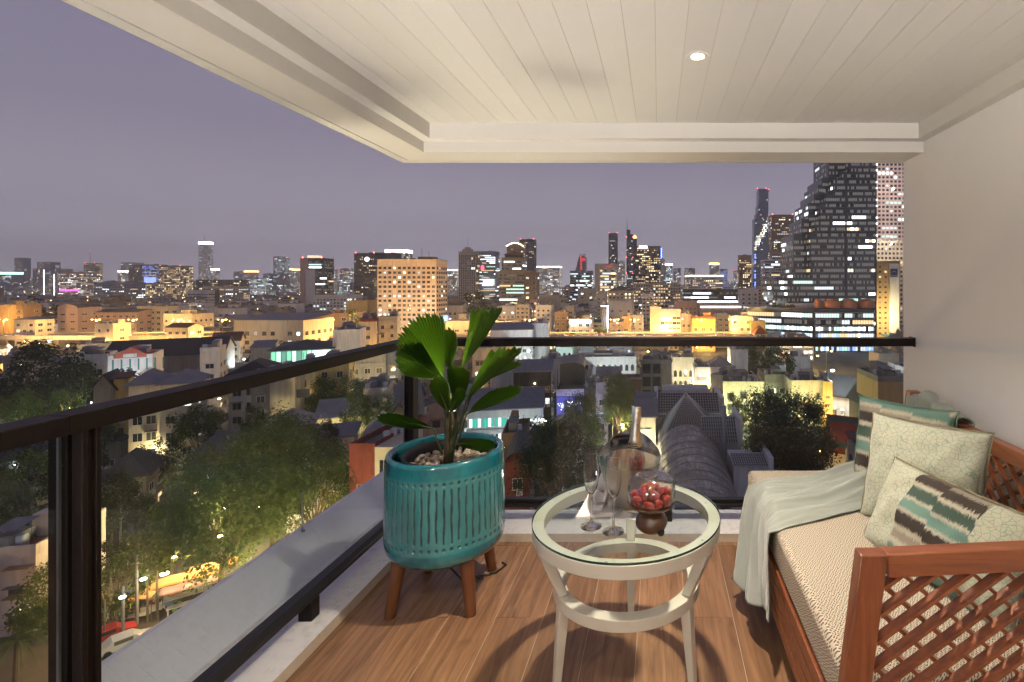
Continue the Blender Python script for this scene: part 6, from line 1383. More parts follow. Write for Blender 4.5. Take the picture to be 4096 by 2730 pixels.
for row, (n_, x_, hh_) in enumerate(((4, -.6, .62), (7, .55, .5), (3, -.6, .42))):
    for i in range(n_): xx = x_+i*.36; zz = (-1.95, -2.25, -2.85)[row]; q.box(xx, -.62, hh+zz, xx+.10, -.55, hh+zz+hh_); q.box(xx+.10, -.62, hh+zz+hh_*(.8 if i % 2 else .4), xx+.28, -.55, hh+zz+hh_*(1.0 if i % 2 else .6))
q.build('sign_letters', emit('sign_white_letters', (.9, .92, 1), 6.0), sg)
q = MB(); q.box(-W_/2, -.7, hh, W_/2, -.55, hh+1.6)
for i in range(30): q.box(-W_/2+i*W_/30, -.78, hh, -W_/2+i*W_/30+.06, -.7, hh+1.7)
q.build('sign_railing', framew, sg)
q = MB(); n_ = 12; pr_ = [(-W_/2*1.06*math.cos(math.pi*i/n_), hh+6.2+1.5*math.sin(math.pi*i/n_)) for i in range(n_+1)]
for (xa, za), (xb, zb) in zip(pr_[:-1], pr_[1:]): q.quad((xa, 2, za), (xb, 2, zb), (xb, 16, zb), (xa, 16, za)); q.quad((xb, 2, zb-.12), (xa, 2, za-.12), (xa, 16, za-.12), (xb, 16, zb-.12)); q.quad((xa, 2, za-.12), (xb, 2, zb-.12), (xb, 2, zb), (xa, 2, za))
q.build('canopy_roof', ROOF['metal'], sg); q = MB(); q.box(-W_/2, 2.2, hh, -W_/2+.2, 2.4, hh+6.2); q.box(W_/2-.2, 2.2, hh, W_/2, 2.4, hh+6.2); q.box(-W_/2, 12, hh, W_/2, 12.2, hh+6); q.build('canopy_post', framed, sg)
l = bpy.data.lights.new('bulb', 'POINT'); l.energy = 1500; l.color = (.25, .25, 1); l.shadow_soft_size = 1; o = bpy.data.objects.new('bulb', l); o.parent = sg; o.location = (1, -4, hh-5); link(o)
B('narrow pale shophouse with an air conditioner on every floor', 2384, 2430, 1545, 128, 'cream', yb=1690, fl=3.0, bay=3, win=(.6, .46), lit=.12, name='shophouse', bands=True)
B('olive shophouse left of the narrow pale one', 2338, 2384, 1565, 130, 'conc', yb=1660, fl=3.2, bay=3, win=(.6, .4), lit=.08, kind='warm', name='shophouse')
B('flat brown-roofed row in the middle below the rail', 2385, 2480, 1520, 158, 'brown', yb=1560, roof='shed', rm='metal', rh=2.5, lit=.03, name='shophouse')
B('dark brown roof terrace with a rust wall right of the flat row', 2480, 2565, 1530, 150, 'brown', yb=1590, lit=.05, name='shophouse', clutter=False)
B('long grey tin roof left of the flat brown row', 2338, 2392, 1505, 165, 'grey', yb=1560, roof='gable', rm='metal', rh=2, blank=True, name='shophouse', dep=22)
B('flat rust-brown roof behind the blue sign', 2258, 2345, 1506, 165, 'brown', yb=1530, blank=True, name='shophouse', clutter=False)
B('white-lit little shopfront with pink signs right of the arcades', 2776, 2840, 1480, 165, 'white', yb=1545, fl=4, bay=4, win=(.6, .5), lit=.6, name='shop')
B('grey hip-roofed house with a lit clerestory near the podium', 2840, 2925, 1428, 190, 'white', yb=1470, roof='hip', rm='metal', rh=3.5, lit=.75, kind='warm', fl=3.5, bay=2, win=(.9, .4), name='house')
B('plain white box wall right of the lit clerestory', 2922, 2992, 1408, 200, 'white', yb=1465, blank=True, name='store')
B('white blank wall with a maroon awning in front of the podium', 3150, 3242, 1436, 205, 'white', yb=1490, blank=True, name='store')
pk = B('open multi-storey car park with white-lit ramps beside the podium', 3125, 3256, 1360, 268, 'white', yb=1455, fl=3.0, bay=5, win=(.97, .55), lit=.9, kind='cool', name='car_park', dep=20)
B('corner building lit yellow-green with dark sash windows', 2892, 3056, 1540, 146, 'cream', yb=1680, fl=3.3, bay=3.4, win=(.5, .46), lit=.02, name='corner_building', dep=12, slabm=WALL['cream'], frame='d')
B('slanted left face of the yellow-green corner building', 2838, 2894, 1512, 152, 'cream', yb=1660, fl=3.3, bay=2.2, win=(.5, .46), lit=.05, name='corner_building', dep=10, rot=-38, frame='d')
B('shaded beige house with a caged roof terrace right of the corner building', 3058, 3164, 1510, 153, 'conc', yb=1680, fl=3.3, bay=3.6, win=(.75, .42), lit=.1, name='apartment_house', dep=11, bands=True)
B('cream house with a planted roof beside the shaded beige one', 3166, 3296, 1535, 144, 'cream', yb=1690, fl=3.4, bay=2.6, win=(.30, .42), lit=.03, name='apartment_house', dep=10, frame='d')
B('yellow-lit side bay of the cream house with the planted roof', 3292, 3330, 1540, 143, 'yellow', yb=1690, fl=2.4, bay=2.5, win=(.6, .3), lit=0, name='apartment_house', dep=9)
lw = B('long white school wing with a dark roof and violet-white light under its eaves', 3285, 3560, 1522, 150, 'white', yb=1650, fl=3.3, bay=2.6, win=(.5, .46), lit=.12, kind='cool', name='school', dep=13, rot=-36, roof='gablex', rm='black', rh=5, frame='d', both=True)
B('weathered brick gable beside the white school wing', 3455, 3525, 1560, 118, wallmat('old_brick', (.17, .11, .07), .8), yb=1640, roof='gable', rm='slate', rh=3, blank=True, name='house')
B('tan office with a sloping grey eave at the edge of the glass', 3512, 3640, 1522, 112, 'tan', yb=1660, blank=True, name='office_block', dep=12, slabm=concd)
mb_ = B('cream painted advertising wall with handwriting on it', 3515, 3596, 1425, 190, 'cream', yb=1490, blank=True, name='store')
q = MB()
for i in range(5): q.box(-1.8, -.05, mb_['h']-2.6-i*.45, 1.8-.5*(i % 2), -.01, mb_['h']-2.5-i*.45)
q.build('painted_line', inkd, mb_); q = MB(); q.box(-.9, -.06, mb_['h']-6.2, .9, -.01, mb_['h']-5.2); q.build('painted_red_panel', WALL['brick'], mb_)
# Thai roofed hall
th = B('temple-style hall with a steep red and green tiled roof', 3300, 3500, 1700, 104, 'white', yb=1830, roof='gablex', rm='red', rh=5.5, fl=3.4, bay=2.4, win=(.3, .5), lit=.2, kind='warm', name='temple_hall', dep=12, rot=-30, both=True)
q = MB(); W_, hh, dp = th['w'], th['h'], th['dep']
for sg_ in (-1, 1):
    cy = dp/2; e = dp/2+.6
    for o_, wd in ((.12, .5), (.80, .35)):
        for t0, t1 in ((o_, o_+.12),): q.quad((-W_/2-.6, cy+sg_*e*(1-t0), hh-.4+6*t0+.24), (W_/2+.6, cy+sg_*e*(1-t0), hh-.4+6*t0+.24), (W_/2+.6, cy+sg_*e*(1-t1), hh-.4+6*t1+.24), (-W_/2-.6, cy+sg_*e*(1-t1), hh-.4+6*t1+.24))
q.build('green_border', ROOF['green'], th)
# white complex with wire-gridded dark roofs, pyramid and barrel vault
dark_t = flat('complex_tile', (.052, .050, .055), .55, var=.2, scale=.8); line_m = flat('roof_wire', (.42, .41, .38), .6)
def grid_roof(root, a, b_, c, d_, nu, nv, nm='roof_panel'):
    """four corners a,b (eave) c,d (ridge, c above b): dark tiles with a raised pale grid"""
    a, b_, c, d_ = map(Vector, (a, b_, c, d_)); n_ = (b_-a).cross(d_-a).normalized(); q = MB(); q.quad(a, b_, c, d_); q.build(nm, dark_t, root); q = MB()
    for i in range(nu+1): u = i/nu; q.bar(a.lerp(b_, u)+n_*.05, d_.lerp(c, u)+n_*.05, .09, .10, up=n_)
    for j in range(nv+1): v_ = j/nv; q.bar(a.lerp(d_, v_)+n_*.045, b_.lerp(c, v_)+n_*.045, .05, .06, up=n_)
    q.build('roof_grid', line_m, root)
cx = empty('gridded_roof_house', (P(2740, 0, 112).x, 112, G)); tag(cx, 'white house with dark tiled wings under a pale wire grid behind the glass vault', 'house'); PROT.append((2590, 2900, 1560, 1760, 112)); FOOT.append((6, 118, 16, 14, 12))
def zat(y, d): return H-(y-CY)*d/F-G
def xat(x, d, root): return (x-CX)*d/F-root.location.x
q = MB(); x0, x1 = xat(2632, 112, cx), xat(2880, 112, cx); q.box(x0, 0, 0, x1, 12, zat(1655, 112)); q.box(x0-.9, -.3, 0, x0, 12.5, zat(1575, 116)); q.box(x1, -.3, 0, x1+.9, 12.5, zat(1575, 116)); q.build('wall', WALL['white'], cx)
grid_roof(cx, (x0, -.4, zat(1668, 112)), (x1, -.4, zat(1668, 112)), (x1, 5.5, zat(1575, 117)), (x0, 5.5, zat(1575, 117)), 24, 9)
q = MB(); q.box(x0+1, 12.6, 0, x1-1, 20, zat(1562, 125)); q.build('rear_wall', WALL['white'], cx); q = MB()
for i in range(26): q.box(x0+1+i*.5, 12.3, zat(1562, 125), x0+1.2+i*.5, 12.5, zat(1562, 125)+.8)
q.box(x0+1, 12.25, zat(1562, 125)+.8, x1-1, 12.55, zat(1562, 125)+1.0); q.build('balustrade', WALL['white'], cx)
pyr = empty('pyramid_roof', (P(2742, 0, 104).x, 104, G)); tag(pyr, 'steep dark pyramid roof ruled with pale lines in front of the gridded wings', 'roof'); PROT.append((2650, 2900, 1570, 1760, 104))
ap_ = (0, 0, zat(1573, 104)); bz = zat(1790, 97); s_ = 8.0
for a, b_ in (((-s_+2.5, -7), (s_, -7)), ((s_, -7), (s_, 8)), ((-s_+2.5, 8), (-s_+2.5, -7)), ((s_, 8), (-s_+2.5, 8))):
    A, B_, C = Vector((*a, bz)), Vector((*b_, bz)), Vector(ap_); n_ = (B_-A).cross(C-A).normalized(); q = MB(); q.poly([A, B_, C]); q.build('roof_panel', dark_t, pyr); q = MB()
    for i in range(1, 15): u = i/15; q.bar(A.lerp(B_, u)+n_*.04, A.lerp(C, u)+n_*.04 if u > .999 else (A.lerp(B_, u)).lerp(C, .94)+n_*.04, .05, .06, up=n_)
    for j in range(1, 26): v_ = j/27; q.bar(A.lerp(C, v_)+n_*.03, B_.lerp(C, v_)+n_*.03, .025, .03, up=n_)
    q.bar(A, C, .22, .2, up=n_); q.build('roof_grid', line_m, pyr)
q = MB(); q.box(-s_+2.6, -6.9, 0, s_-.1, 7.9, bz-.05); q.build('wall', WALL['white'], pyr)
for lb, xa, xb, ye, yr, d in (('tiled wing with a pale wire grid and white gable right of the pyramid', 2812, 2968, 1770, 1668, 92), ('lowest tiled wing with a pale wire grid near the daybed', 2935, 3092, 1862, 1815, 80)):
    r = empty('gridded_roof_house', (P((xa+xb)/2, 0, d).x, d, G)); tag(r, lb, 'house'); PROT.append((xa, xb, yr, ye+30, d)); FOOT.append((r.location.x, d+5, 5, 4, 5))
    x0, x1 = xat(xa, d, r), xat(xb, d, r); grid_roof(r, (x0, -.3, zat(ye, d)), (x1-.8, -.3, zat(ye, d)), (x1-.8, 3.6, zat(yr, d+3.6)), (x0, 3.6, zat(yr, d+3.6)), 15, 7)
    q = MB(); q.box(x0, 0, 0, x1-.8, 8, zat(ye, d)-.15); q.prism([(x, z) for x, z in ((x1-.8, 0), (x1, 0), (x1, zat(yr, d+3.6)+.7), (x1-.8, zat(yr, d+3.6)+.7))], -.5, 8); q.box(x0, 3.7, 0, x1-.8, 4.2, zat(yr, d+3.6)); q.build('wall', WALL['white'], r)
q = MB(); q.tube([(0, 0, 0), (0, 0, zat(1632, 90))], .38, 14); q.lathe([(.48, zat(1632, 90)), (.48, zat(1632, 90)+.35), (.05, zat(1632, 90)+.5)], 14)
tag(q.build('flue_pipe', tankm, smooth=40, loc=(P(2896, 0, 90).x, 90, G)), 'tall grey metal flue pipe rising beside the gridded roofs', 'pipe')
# barrel vault
va = empty('glass_vault', (5.3, 62, G)); tag(va, 'barrel-vaulted roof of dusty translucent sheets over ribs, behind the table', 'vault'); PROT.append((2590, 3000, 1700, 1990, 62)); FOOT.append((4.6, 78, 17, 7, 18))
vr, zs_ = 6.3, -31.3-G; kv = N('dusty_sheet'); v = kv.coord('Object'); a1 = kv.noise(kv.coord('Object', (1.2, .18, 1.2)), 2.2, 6, .7, .6); a2 = kv.noise(kv.coord('Object', (.25, 1.6, .25)), 2.4, 6, .7, .8)
f_ = kv.math('MAXIMUM', kv.ramp(a1, [(.44, 0), (.62, 1)]), kv.ramp(a2, [(.46, 0), (.64, 1)])); f3 = kv.ramp(kv.noise(v, .32, 4), [(.38, .15), (.6, 1)])
kv.set(color=kv.mix(kv.math('MULTIPLY', f_, f3), (.11, .105, .11), (.52, .48, .42)), rough=.42, spec=.5); kv.bump(a1, .3, .05)
NV = 18
for j in range(10):
    q = MB()
    for i in range(NV):
        t0, t1 = math.pi*i/NV, math.pi*(i+1)/NV; y0, y1 = j*3.3+.06, j*3.3+3.24
        q.quad((-vr*math.cos(t0), y0, zs_+vr*1.05*math.sin(t0)), (-vr*math.cos(t1), y0, zs_+vr*1.05*math.sin(t1)), (-vr*math.cos(t1), y1, zs_+vr*1.05*math.sin(t1)), (-vr*math.cos(t0), y1, zs_+vr*1.05*math.sin(t0)))
    q.build('roof_sheet', kv.mat, va, smooth=1)
q = MB()
for j in range(11): q.tube([(-vr*1.01*math.cos(math.pi*i/NV), j*3.3, zs_+vr*1.06*math.sin(math.pi*i/NV)) for i in range(NV+1)], .035, 5)
for i in range(0, NV+1, 2): t = math.pi*i/NV; q.bar((-vr*1.01*math.cos(t), 0, zs_+vr*1.06*math.sin(t)), (-vr*1.01*math.cos(t), 33, zs_+vr*1.06*math.sin(t)), .04, .04)
q.build('rib', flat('vault_rib', (.34, .30, .22), .7), va)
q = MB(); q.box(-vr, 0, 0, vr, 33, zs_-.05); q.poly([(-vr*math.cos(math.pi*i/NV), 33.05, zs_+vr*math.sin(math.pi*i/NV)) for i in range(NV+1)][::-1]); q.build('wall', WALL['grey'], va)
cb_ = B('small cream house with two air conditioners left of the gridded roofs', 2540, 2622, 1672, 105, 'cream', yb=1745, blank=True, name='house', dep=9, roof='shed', rm='metal', rh=3.2)
for x in (-.9, .6): inst('air_conditioner', ACU, cb_, (x, -.2, cb_['h']-3.0), sc=(1.2, 1.2, 1.2))
rh_ = B('red brick house with a barred white window below the dark roofs', 2020, 2120, 1850, 74, 'brick', yb=2000, fl=3.2, bay=3.5, win=(.5, .5), lit=0, name='brick_house', dep=10, roof='vault', rm='slate', rh=1.6)
B('dark slate roof with skylights above the red brick house', 2085, 2255, 1742, 84, 'conc', yb=1850, roof='gablex', rm='slate', rh=3.0, blank=True, name='house', rot=-14)
B('low pinkish flat-roofed shed left of the skylit roof', 2010, 2110, 1752, 86, 'brown', yb=1790, blank=True, name='house')
# ------------------------------------------------------------------ trees
def leaf_mat(name, a, b_):
    k = N(name); oi = k.n('ObjectInfo'); v = k.coord('Object', (1, 1, 1), True)
    c = k.ramp(k.noise(v, .9, 4, .6), [(.3, a), (.7, b_)]); c = k.mix(k.math('MULTIPLY', oi.outputs['Random'], .4), c, [x*.6 for x in a]); k.set(color=c, rough=.6, spec=.25)
    t = k.n('BsdfTranslucent'); k.l(c, t.inputs[0]); m_ = k.n('MixShader', {0: .25}); k.l(k.b.outputs[0], m_.inputs[1]); k.l(t.outputs[0], m_.inputs[2]); k.l(m_.outputs[0], k.out.inputs[0]); return k.mat
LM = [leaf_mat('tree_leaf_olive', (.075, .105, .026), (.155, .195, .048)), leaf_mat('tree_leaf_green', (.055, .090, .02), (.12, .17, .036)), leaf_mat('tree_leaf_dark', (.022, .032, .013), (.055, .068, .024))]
barkt = flat('tree_bark', (.13, .095, .06), .9, var=.3, scale=3)
def crown_mesh(seed, clumps, leaves, ls, mat, squash=.72):
    """leaves spread through lobes of an uneven crown of unit radius"""
    rr = random.Random(seed); q = MB(); lobes = []
    for i in range(clumps):
        a = rr.uniform(0, 6.283); u = rr.uniform(-.55, 1); r_ = rr.uniform(.45, .92)*math.sqrt(max(.05, 1-u*u*.8))
        lobes.append((r_*math.cos(a), r_*math.sin(a), u*squash, rr.uniform(.20, .36)))
    for lx_, ly_, lz_, lr in lobes:
        for j in range(leaves):
            d_ = Vector((rr.gauss(0, 1), rr.gauss(0, 1), rr.gauss(0, .8))).normalized()*lr*(rr.random()**.4)
            c = Vector((lx_, ly_, lz_+.08))+d_; s_ = ls*rr.uniform(.6, 1.3)
            n_ = (d_.normalized()*.6+Vector((rr.gauss(0, .6), rr.gauss(0, .6), .7))).normalized(); t = n_.orthogonal().normalized(); t.rotate(Matrix.Rotation(rr.uniform(0, 6.28), 3, n_)); b_ = n_.cross(t)
            q.quad(c-t*s_, c-b_*s_*.55, c+t*s_, c+b_*s_*.55)
    return q.mesh('crown', mat), lobes
CRN = {}
def tree(label, sx, sy, d, rad, hgt, kind=1, dens=0, seed=0, grp=None, cat='tree', squash=1.0):
    """crown centre at photograph pixel (sx, sy), distance d"""
    key = (kind, dens, seed % 3)
    if key not in CRN: CRN[key] = crown_mesh(seed % 3+dens*7+1, (56, 32, 16)[dens], (290, 130, 60)[dens], (.028, .045, .075)[dens], LM[kind])
    me, lobes = CRN[key]; c = P(sx, sy, d); r = empty('tree', (c.x, c.y, G)); tag(r, label, cat, grp); zc = c.z-G; z_r = min(hgt*.62, rad)*squash
    inst('crown', me, r, (0, 0, zc), (0, 0, seed*1.3), (rad, rad, z_r/.72))
    q = MB(); tr = .022*hgt; q.tube([(0, 0, -.5), (.1, 0, zc*.35), (.2, .1, zc*.62)], [tr*1.2, tr, tr*.8], 8)
    for lx_, ly_, lz_, lr in lobes[:(14, 9, 5)[dens]]:
        a = seed*1.3; x, y = lx_*math.cos(a)-ly_*math.sin(a), lx_*math.sin(a)+ly_*math.cos(a); e = Vector((x*rad*.9, y*rad*.9, zc+lz_*z_r/.72*.9)); s_ = Vector((.2, .1, zc*.55)); m_ = s_.lerp(e, .5)+Vector((0, 0, -.06*rad))
        q.tube([s_, m_, e], [tr*.6, tr*.35, tr*.1], 6)
    q.build('trunk', barkt, r, smooth=1); FOOT.append((c.x, c.y, rad*.35, rad*.3, rad*.3)); return r
T = tree
T('big spreading tree over the market street, nearest of the lower left trees', 880, 2105, 63, 7.2, 13, 0, 0, 1)
T('tall lit tree behind the market tree, beside the brick house', 1090, 1925, 78, 7.4, 14, 0, 0, 2)
T('tree at the right end of the market trees just above the white ledge', 1250, 1985, 72, 6.0, 12, 0, 0, 0)
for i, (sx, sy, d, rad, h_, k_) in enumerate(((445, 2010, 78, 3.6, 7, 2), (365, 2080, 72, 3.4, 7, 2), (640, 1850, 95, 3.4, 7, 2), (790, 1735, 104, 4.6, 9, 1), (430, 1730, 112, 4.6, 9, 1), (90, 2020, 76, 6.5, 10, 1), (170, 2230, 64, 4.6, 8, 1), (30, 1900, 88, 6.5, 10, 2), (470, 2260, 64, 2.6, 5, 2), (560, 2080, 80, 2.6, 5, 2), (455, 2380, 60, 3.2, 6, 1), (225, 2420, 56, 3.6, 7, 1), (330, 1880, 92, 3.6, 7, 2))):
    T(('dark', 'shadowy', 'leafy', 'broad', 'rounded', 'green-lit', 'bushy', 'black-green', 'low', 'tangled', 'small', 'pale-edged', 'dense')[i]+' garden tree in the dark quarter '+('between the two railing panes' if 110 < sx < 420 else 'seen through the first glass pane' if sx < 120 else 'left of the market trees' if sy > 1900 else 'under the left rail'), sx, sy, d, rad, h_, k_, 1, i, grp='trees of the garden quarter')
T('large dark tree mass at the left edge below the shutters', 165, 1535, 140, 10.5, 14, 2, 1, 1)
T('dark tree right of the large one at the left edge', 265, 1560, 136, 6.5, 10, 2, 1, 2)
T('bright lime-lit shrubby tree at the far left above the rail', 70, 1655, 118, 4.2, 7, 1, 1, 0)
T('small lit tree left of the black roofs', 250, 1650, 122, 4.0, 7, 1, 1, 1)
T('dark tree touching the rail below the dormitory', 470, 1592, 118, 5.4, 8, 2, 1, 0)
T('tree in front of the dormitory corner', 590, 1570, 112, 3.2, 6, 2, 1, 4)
for i, (sx, sy, rad) in enumerate(((1232, 1622, 4.4), (1310, 1608, 4.6), (1392, 1600, 4.4))): T(('yellow-lit', 'middle', 'brightest right-hand')[i]+' tree of three beside the yellow flats', sx, sy, 122, rad, 9, 0, 1, i, grp='three trees beside the yellow flats')
T('lit tree in front of the long pale tin roof', 1430, 1665, 104, 3.6, 7, 0, 1, 1); T('glowing yellow tree by the lit verandah', 1515, 1640, 108, 3.0, 6, 0, 1, 2)
T('dark cypress-like tree near the lit colonnade', 1300, 1770, 84, 2.2, 7, 2, 1, 0, squash=1.3)
T('palm-like dark tuft above the pavilion kiosk', 1010, 1690, 100, 2.4, 6, 2, 1, 1)
T('tall yellow-lit street tree behind the champagne bottle', 2473, 1632, 116, 4.6, 14, 0, 0, 1, squash=1.3)
T('dark green tree over the lane in the middle below the rail', 2318, 1700, 104, 4.6, 11, 1, 0, 2)
T('lower crown of the lane trees beside the parked truck', 2368, 1745, 98, 3.0, 8, 1, 1, 1)
T('big dark tree right of the red brick house, nearest below the far rail', 2218, 1890, 74, 5.8, 12, 2, 0, 0)
T('bushy foot of the big dark tree beside the flutes', 2330, 1900, 72, 3.4, 8, 2, 1, 2)
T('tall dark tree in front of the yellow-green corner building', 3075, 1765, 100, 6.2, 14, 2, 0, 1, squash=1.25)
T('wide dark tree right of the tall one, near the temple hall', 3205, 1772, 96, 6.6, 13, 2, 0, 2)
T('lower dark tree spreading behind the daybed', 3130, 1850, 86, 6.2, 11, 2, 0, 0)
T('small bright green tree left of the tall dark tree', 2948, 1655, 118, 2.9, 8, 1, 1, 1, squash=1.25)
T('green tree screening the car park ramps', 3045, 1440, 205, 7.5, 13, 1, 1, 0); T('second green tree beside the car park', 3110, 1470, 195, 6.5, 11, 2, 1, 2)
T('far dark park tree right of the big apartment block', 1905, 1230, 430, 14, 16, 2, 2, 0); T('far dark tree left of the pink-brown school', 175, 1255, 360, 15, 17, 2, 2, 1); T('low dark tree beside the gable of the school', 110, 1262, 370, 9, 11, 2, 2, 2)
T('dark tree behind the government office', 1230, 1295, 290, 4, 8, 2, 2, 0); T('tree by the LED pillar foot', 2410, 1330, 296, 4, 9, 1, 2, 1); T('tree right of the low market hall, lit orange', 1418, 1285, 300, 5, 9, 0, 2, 0)
# sago-like palm fronds at the bottom left corner
r = empty('palm_tree', (P(60, 0, 50).x, 50, G)); tag(r, 'orange-lit palm fronds in the bottom left corner below the apartment house', 'palm'); frm = LM[0]; zz = H-(2560-CY)*50/F-G
q = MB(); q.tube([(0, 0, 0), (.2, 0, zz)], [.25, .16], 8); q.build('trunk', barkt, r)
for i in range(18):
    a = i*2.4; L_ = 2.6+.5*(i % 3); q = MB(); e = .75-.045*i
    pts = [Vector((.2+math.cos(a)*L_*t, math.sin(a)*L_*t, zz+L_*(e*t-.9*t*t))) for t in (0, .25, .5, .75, 1)]; q.tube(pts, [.04, .03, .025, .02, .008], 4)
    for j in range(22):
        t = .12+.86*j/22; k_ = min(3, int(t*4)); p_ = pts[k_].lerp(pts[k_+1], t*4-k_); dr = (pts[k_+1]-pts[k_]).normalized(); sd = dr.cross(Vector((0, 0, 1))).normalized()
        for sg_ in (-1, 1): tip = p_+sd*sg_*.55*(1-.5*t)+dr*.3+Vector((0, 0, -.18)); q.quad(p_-dr*.04, p_+dr*.04, tip, tip)
    q.build('frond', frm, r)

# ------------------------------------------------------------------ street lamps and floodlights that stand in the lanes
SL = street_lamp
def L(sx, d, h_, pw, lb, col='w', **k_): return SL((P(sx, 0, d).x, d, G), h_, pw, lb, col, **k_)
L(2905, 139, 5.5, 3200, 'yellow-green lamp at the left foot of the corner building', 'g'); L(3075, 138, 6, 3000, 'lamp between the corner building and the shaded beige house', 'g'); L(3190, 136, 5, 3000, 'lamp in front of the cream house with the planted roof', 'g')
L(3335, 138, 6, 4500, 'sodium lamp at the corner by the white school wing'); L(3420, 120, 6, 3500, 'sodium lamp in the lane between the school wing and the temple hall')
L(3300, 150, 14.5, 9000, 'glaring violet-white floodlight under the eaves of the school wing', 'c', size=.5)
L(2450, 112, 9, 2400, 'yellow lamp beside the tall street tree', 'y'); L(2552, 100, 6, 3500, 'warm lamp by the little cream house in the car park', 'y'); L(2385, 92, 5.5, 3000, 'white lamp above the small yard roof left of the bucket', 'c', size=.4)
L(1340, 116, 6, 6500, 'lamp among the three lit trees', 'y'); L(1290, 118, 9, 9000, 'lamp lighting the yellow flats', 'y'); L(1500, 102, 5, 2600, 'lamp under the glowing tree', 'g'); L(1190, 100, 7, 4500, 'yellow lamp in front of the stained flank wall', 'y')
L(60, 112, 4.5, 2500, 'lamp under the lime-lit tree at the far left', 'g'); L(1335, 83, 4.6, 1800, 'sodium lamp glowing at the edge of the ledge by the brick house'); L(1130, 84, 5, 1800, 'white lamp at the lit colonnade', 'c'); L(470, 88, 5, 1100, 'bright white lamp in the dark garden quarter', 'c', size=.4)
L(1565, 318, 18, 26000, 'dazzling blue-white floodlight at the foot of the big apartment block', 'c', size=1.3); L(1660, 318, 15, 30000, 'sodium floodlight in front of the big apartment block', size=.5); L(1740, 325, 15, 20000, 'sodium floodlight at the right corner of the big apartment block', size=.5)
L(2650, 322, 9, 18000, 'sodium lamp lighting the white banded office'); L(2815, 298, 8, 14000, 'sodium lamp before the orange-lit shophouse block'); L(3030, 285, 8, 12000, 'sodium lamp before the cream stepped house'); L(3555, 345, 18, 22000, 'lamp at the foot of the tan hotel slab', 'y')
L(2300, 205, 9, 7000, 'green-white lamp in the lane of the arcades', 'c'); L(2420, 176, 7, 9000, 'blue-white lamp in front of the blue-white arcade', 'c'); L(2730, 168, 8, 5000, 'lamp in front of the second arcade', 'y'); L(2815, 155, 6, 3500, 'pink-white lamp at the little shopfront', 'c')
L(2040, 96, 6, 2200, 'lamp in front of the clinic', 'c'); L(520, 140, 8, 5000, 'white lamp in front of the hall with teal stripes', 'c'); L(340, 142, 7, 3500, 'white lamp before the verandah building', 'c'); L(580, 106, 6, 700, 'lamp in the yard of the cream dormitory', 'y')
L(1460, 188, 10, 6000, 'lamp before the cream apartment house with rusty sills', 'w'); L(2080, 214, 9, 4500, 'lamp beside the white modern building', 'c')
lrng = random.Random(21); SEEN = set(); NAMED = [o for o in S.objects if o.parent is None and o.get('category') == 'building']
for i in range(78):  # lamps added at random to raise the ambient light of the city
    sx, d = lrng.uniform(0, 3450), lrng.choice((108, 130, 150, 165, 185, 205, 225, 245, 330, 370, 410, 470, 540))+lrng.uniform(-12, 12)
    if i >= 64: sx, d = 20+(i-64)*118, 266
    X_ = (sx-CX)*d/F; nb_ = min((o for o in NAMED), key=lambda o: (o.location.x-X_)**2+(o.location.y-d)**2); c_ = 'w' if i >= 64 else lrng.choice('wwwcy'); cn_ = {'w': 'sodium', 'c': 'white', 'y': 'yellow'}[c_]
    for pre in ('lane lamp', 'short lane lamp', 'second lane lamp', 'third lane lamp', 'fourth lane lamp', 'fifth lane lamp', 'sixth lane lamp'):
        lb_ = cn_+' '+pre+' added near '+' '.join(nb_['label'].split()[:10])
        if lb_ not in SEEN: break
    SEEN.add(lb_); L(sx, d, 7+lrng.random()*2, (2300 if i < 64 else 3600)*(d/150)**1.3, lb_, c_, grp='added lane lamps', size=.22+.0008*d)

# ------------------------------------------------------------------ night market street, bottom left
def GP(x, y): d_ = (H-G)*F/(y-CY); return Vector(((x-CX)*d_/F, d_, G))
m = MB(); a, b_ = GP(300, 2760), GP(980, 2120); m.quad((a.x-16, a.y-10, G+.01), (a.x+24, a.y-10, G+.01), (b_.x+16, b_.y+22, G+.01), (b_.x-12, b_.y+22, G+.01)); tag(m.build('market_street', flat('street_concrete', (.075, .066, .056), .85, var=.3, scale=.5)), kind='structure')
SL(GP(628, 2470), 7.0, 1500, 'sodium street lamp over the market awning'); SL(GP(590, 2490), 5.6, 500, 'bright yellow-white lamp cluster at the market crossing', 'y', size=.4, light=False); SL(GP(505, 2500), 5.2, 420, 'white tube-like lamp left of the market crossing', 'c', size=.3, light=False); SL(GP(418, 2575), 5.0, 200, 'small white lamp by the post at the market street', 'c', light=False)
SL(GP(820, 2330), 6.0, 1500, 'sodium lamp hidden under the market trees, right of the awning'); SL(GP(980, 2210), 6.5, 4200, 'yellow lamp under the branches of the tall market tree', 'y'); SL(GP(700, 2330), 9.5, 5200, 'yellow lamp between the market trees', 'y'); SL(GP(1180, 2090), 6.5, 5200, 'yellow lamp under the tree beside the brick house', 'y'); SL(GP(250, 2560), 5.0, 1200, 'sodium lamp below the first glass pane')
SL(Vector((-42, 50, G)), 9.0, 5200, 'added lamp hidden under the balcony ledge to light the big spreading tree', 'y'); SL(Vector((-45, 61, G)), 7.6, 4200, 'added lamp hidden under the balcony ledge to light the tall lit tree', 'y')  # unseen lamps added below the ledge to brighten the near trees
tarp = [flat('tarp_'+n, c, .7, var=.15) for n, c in (('orange', (.55, .28, .10)), ('plum', (.22, .13, .15)), ('white', (.60, .58, .54)))]
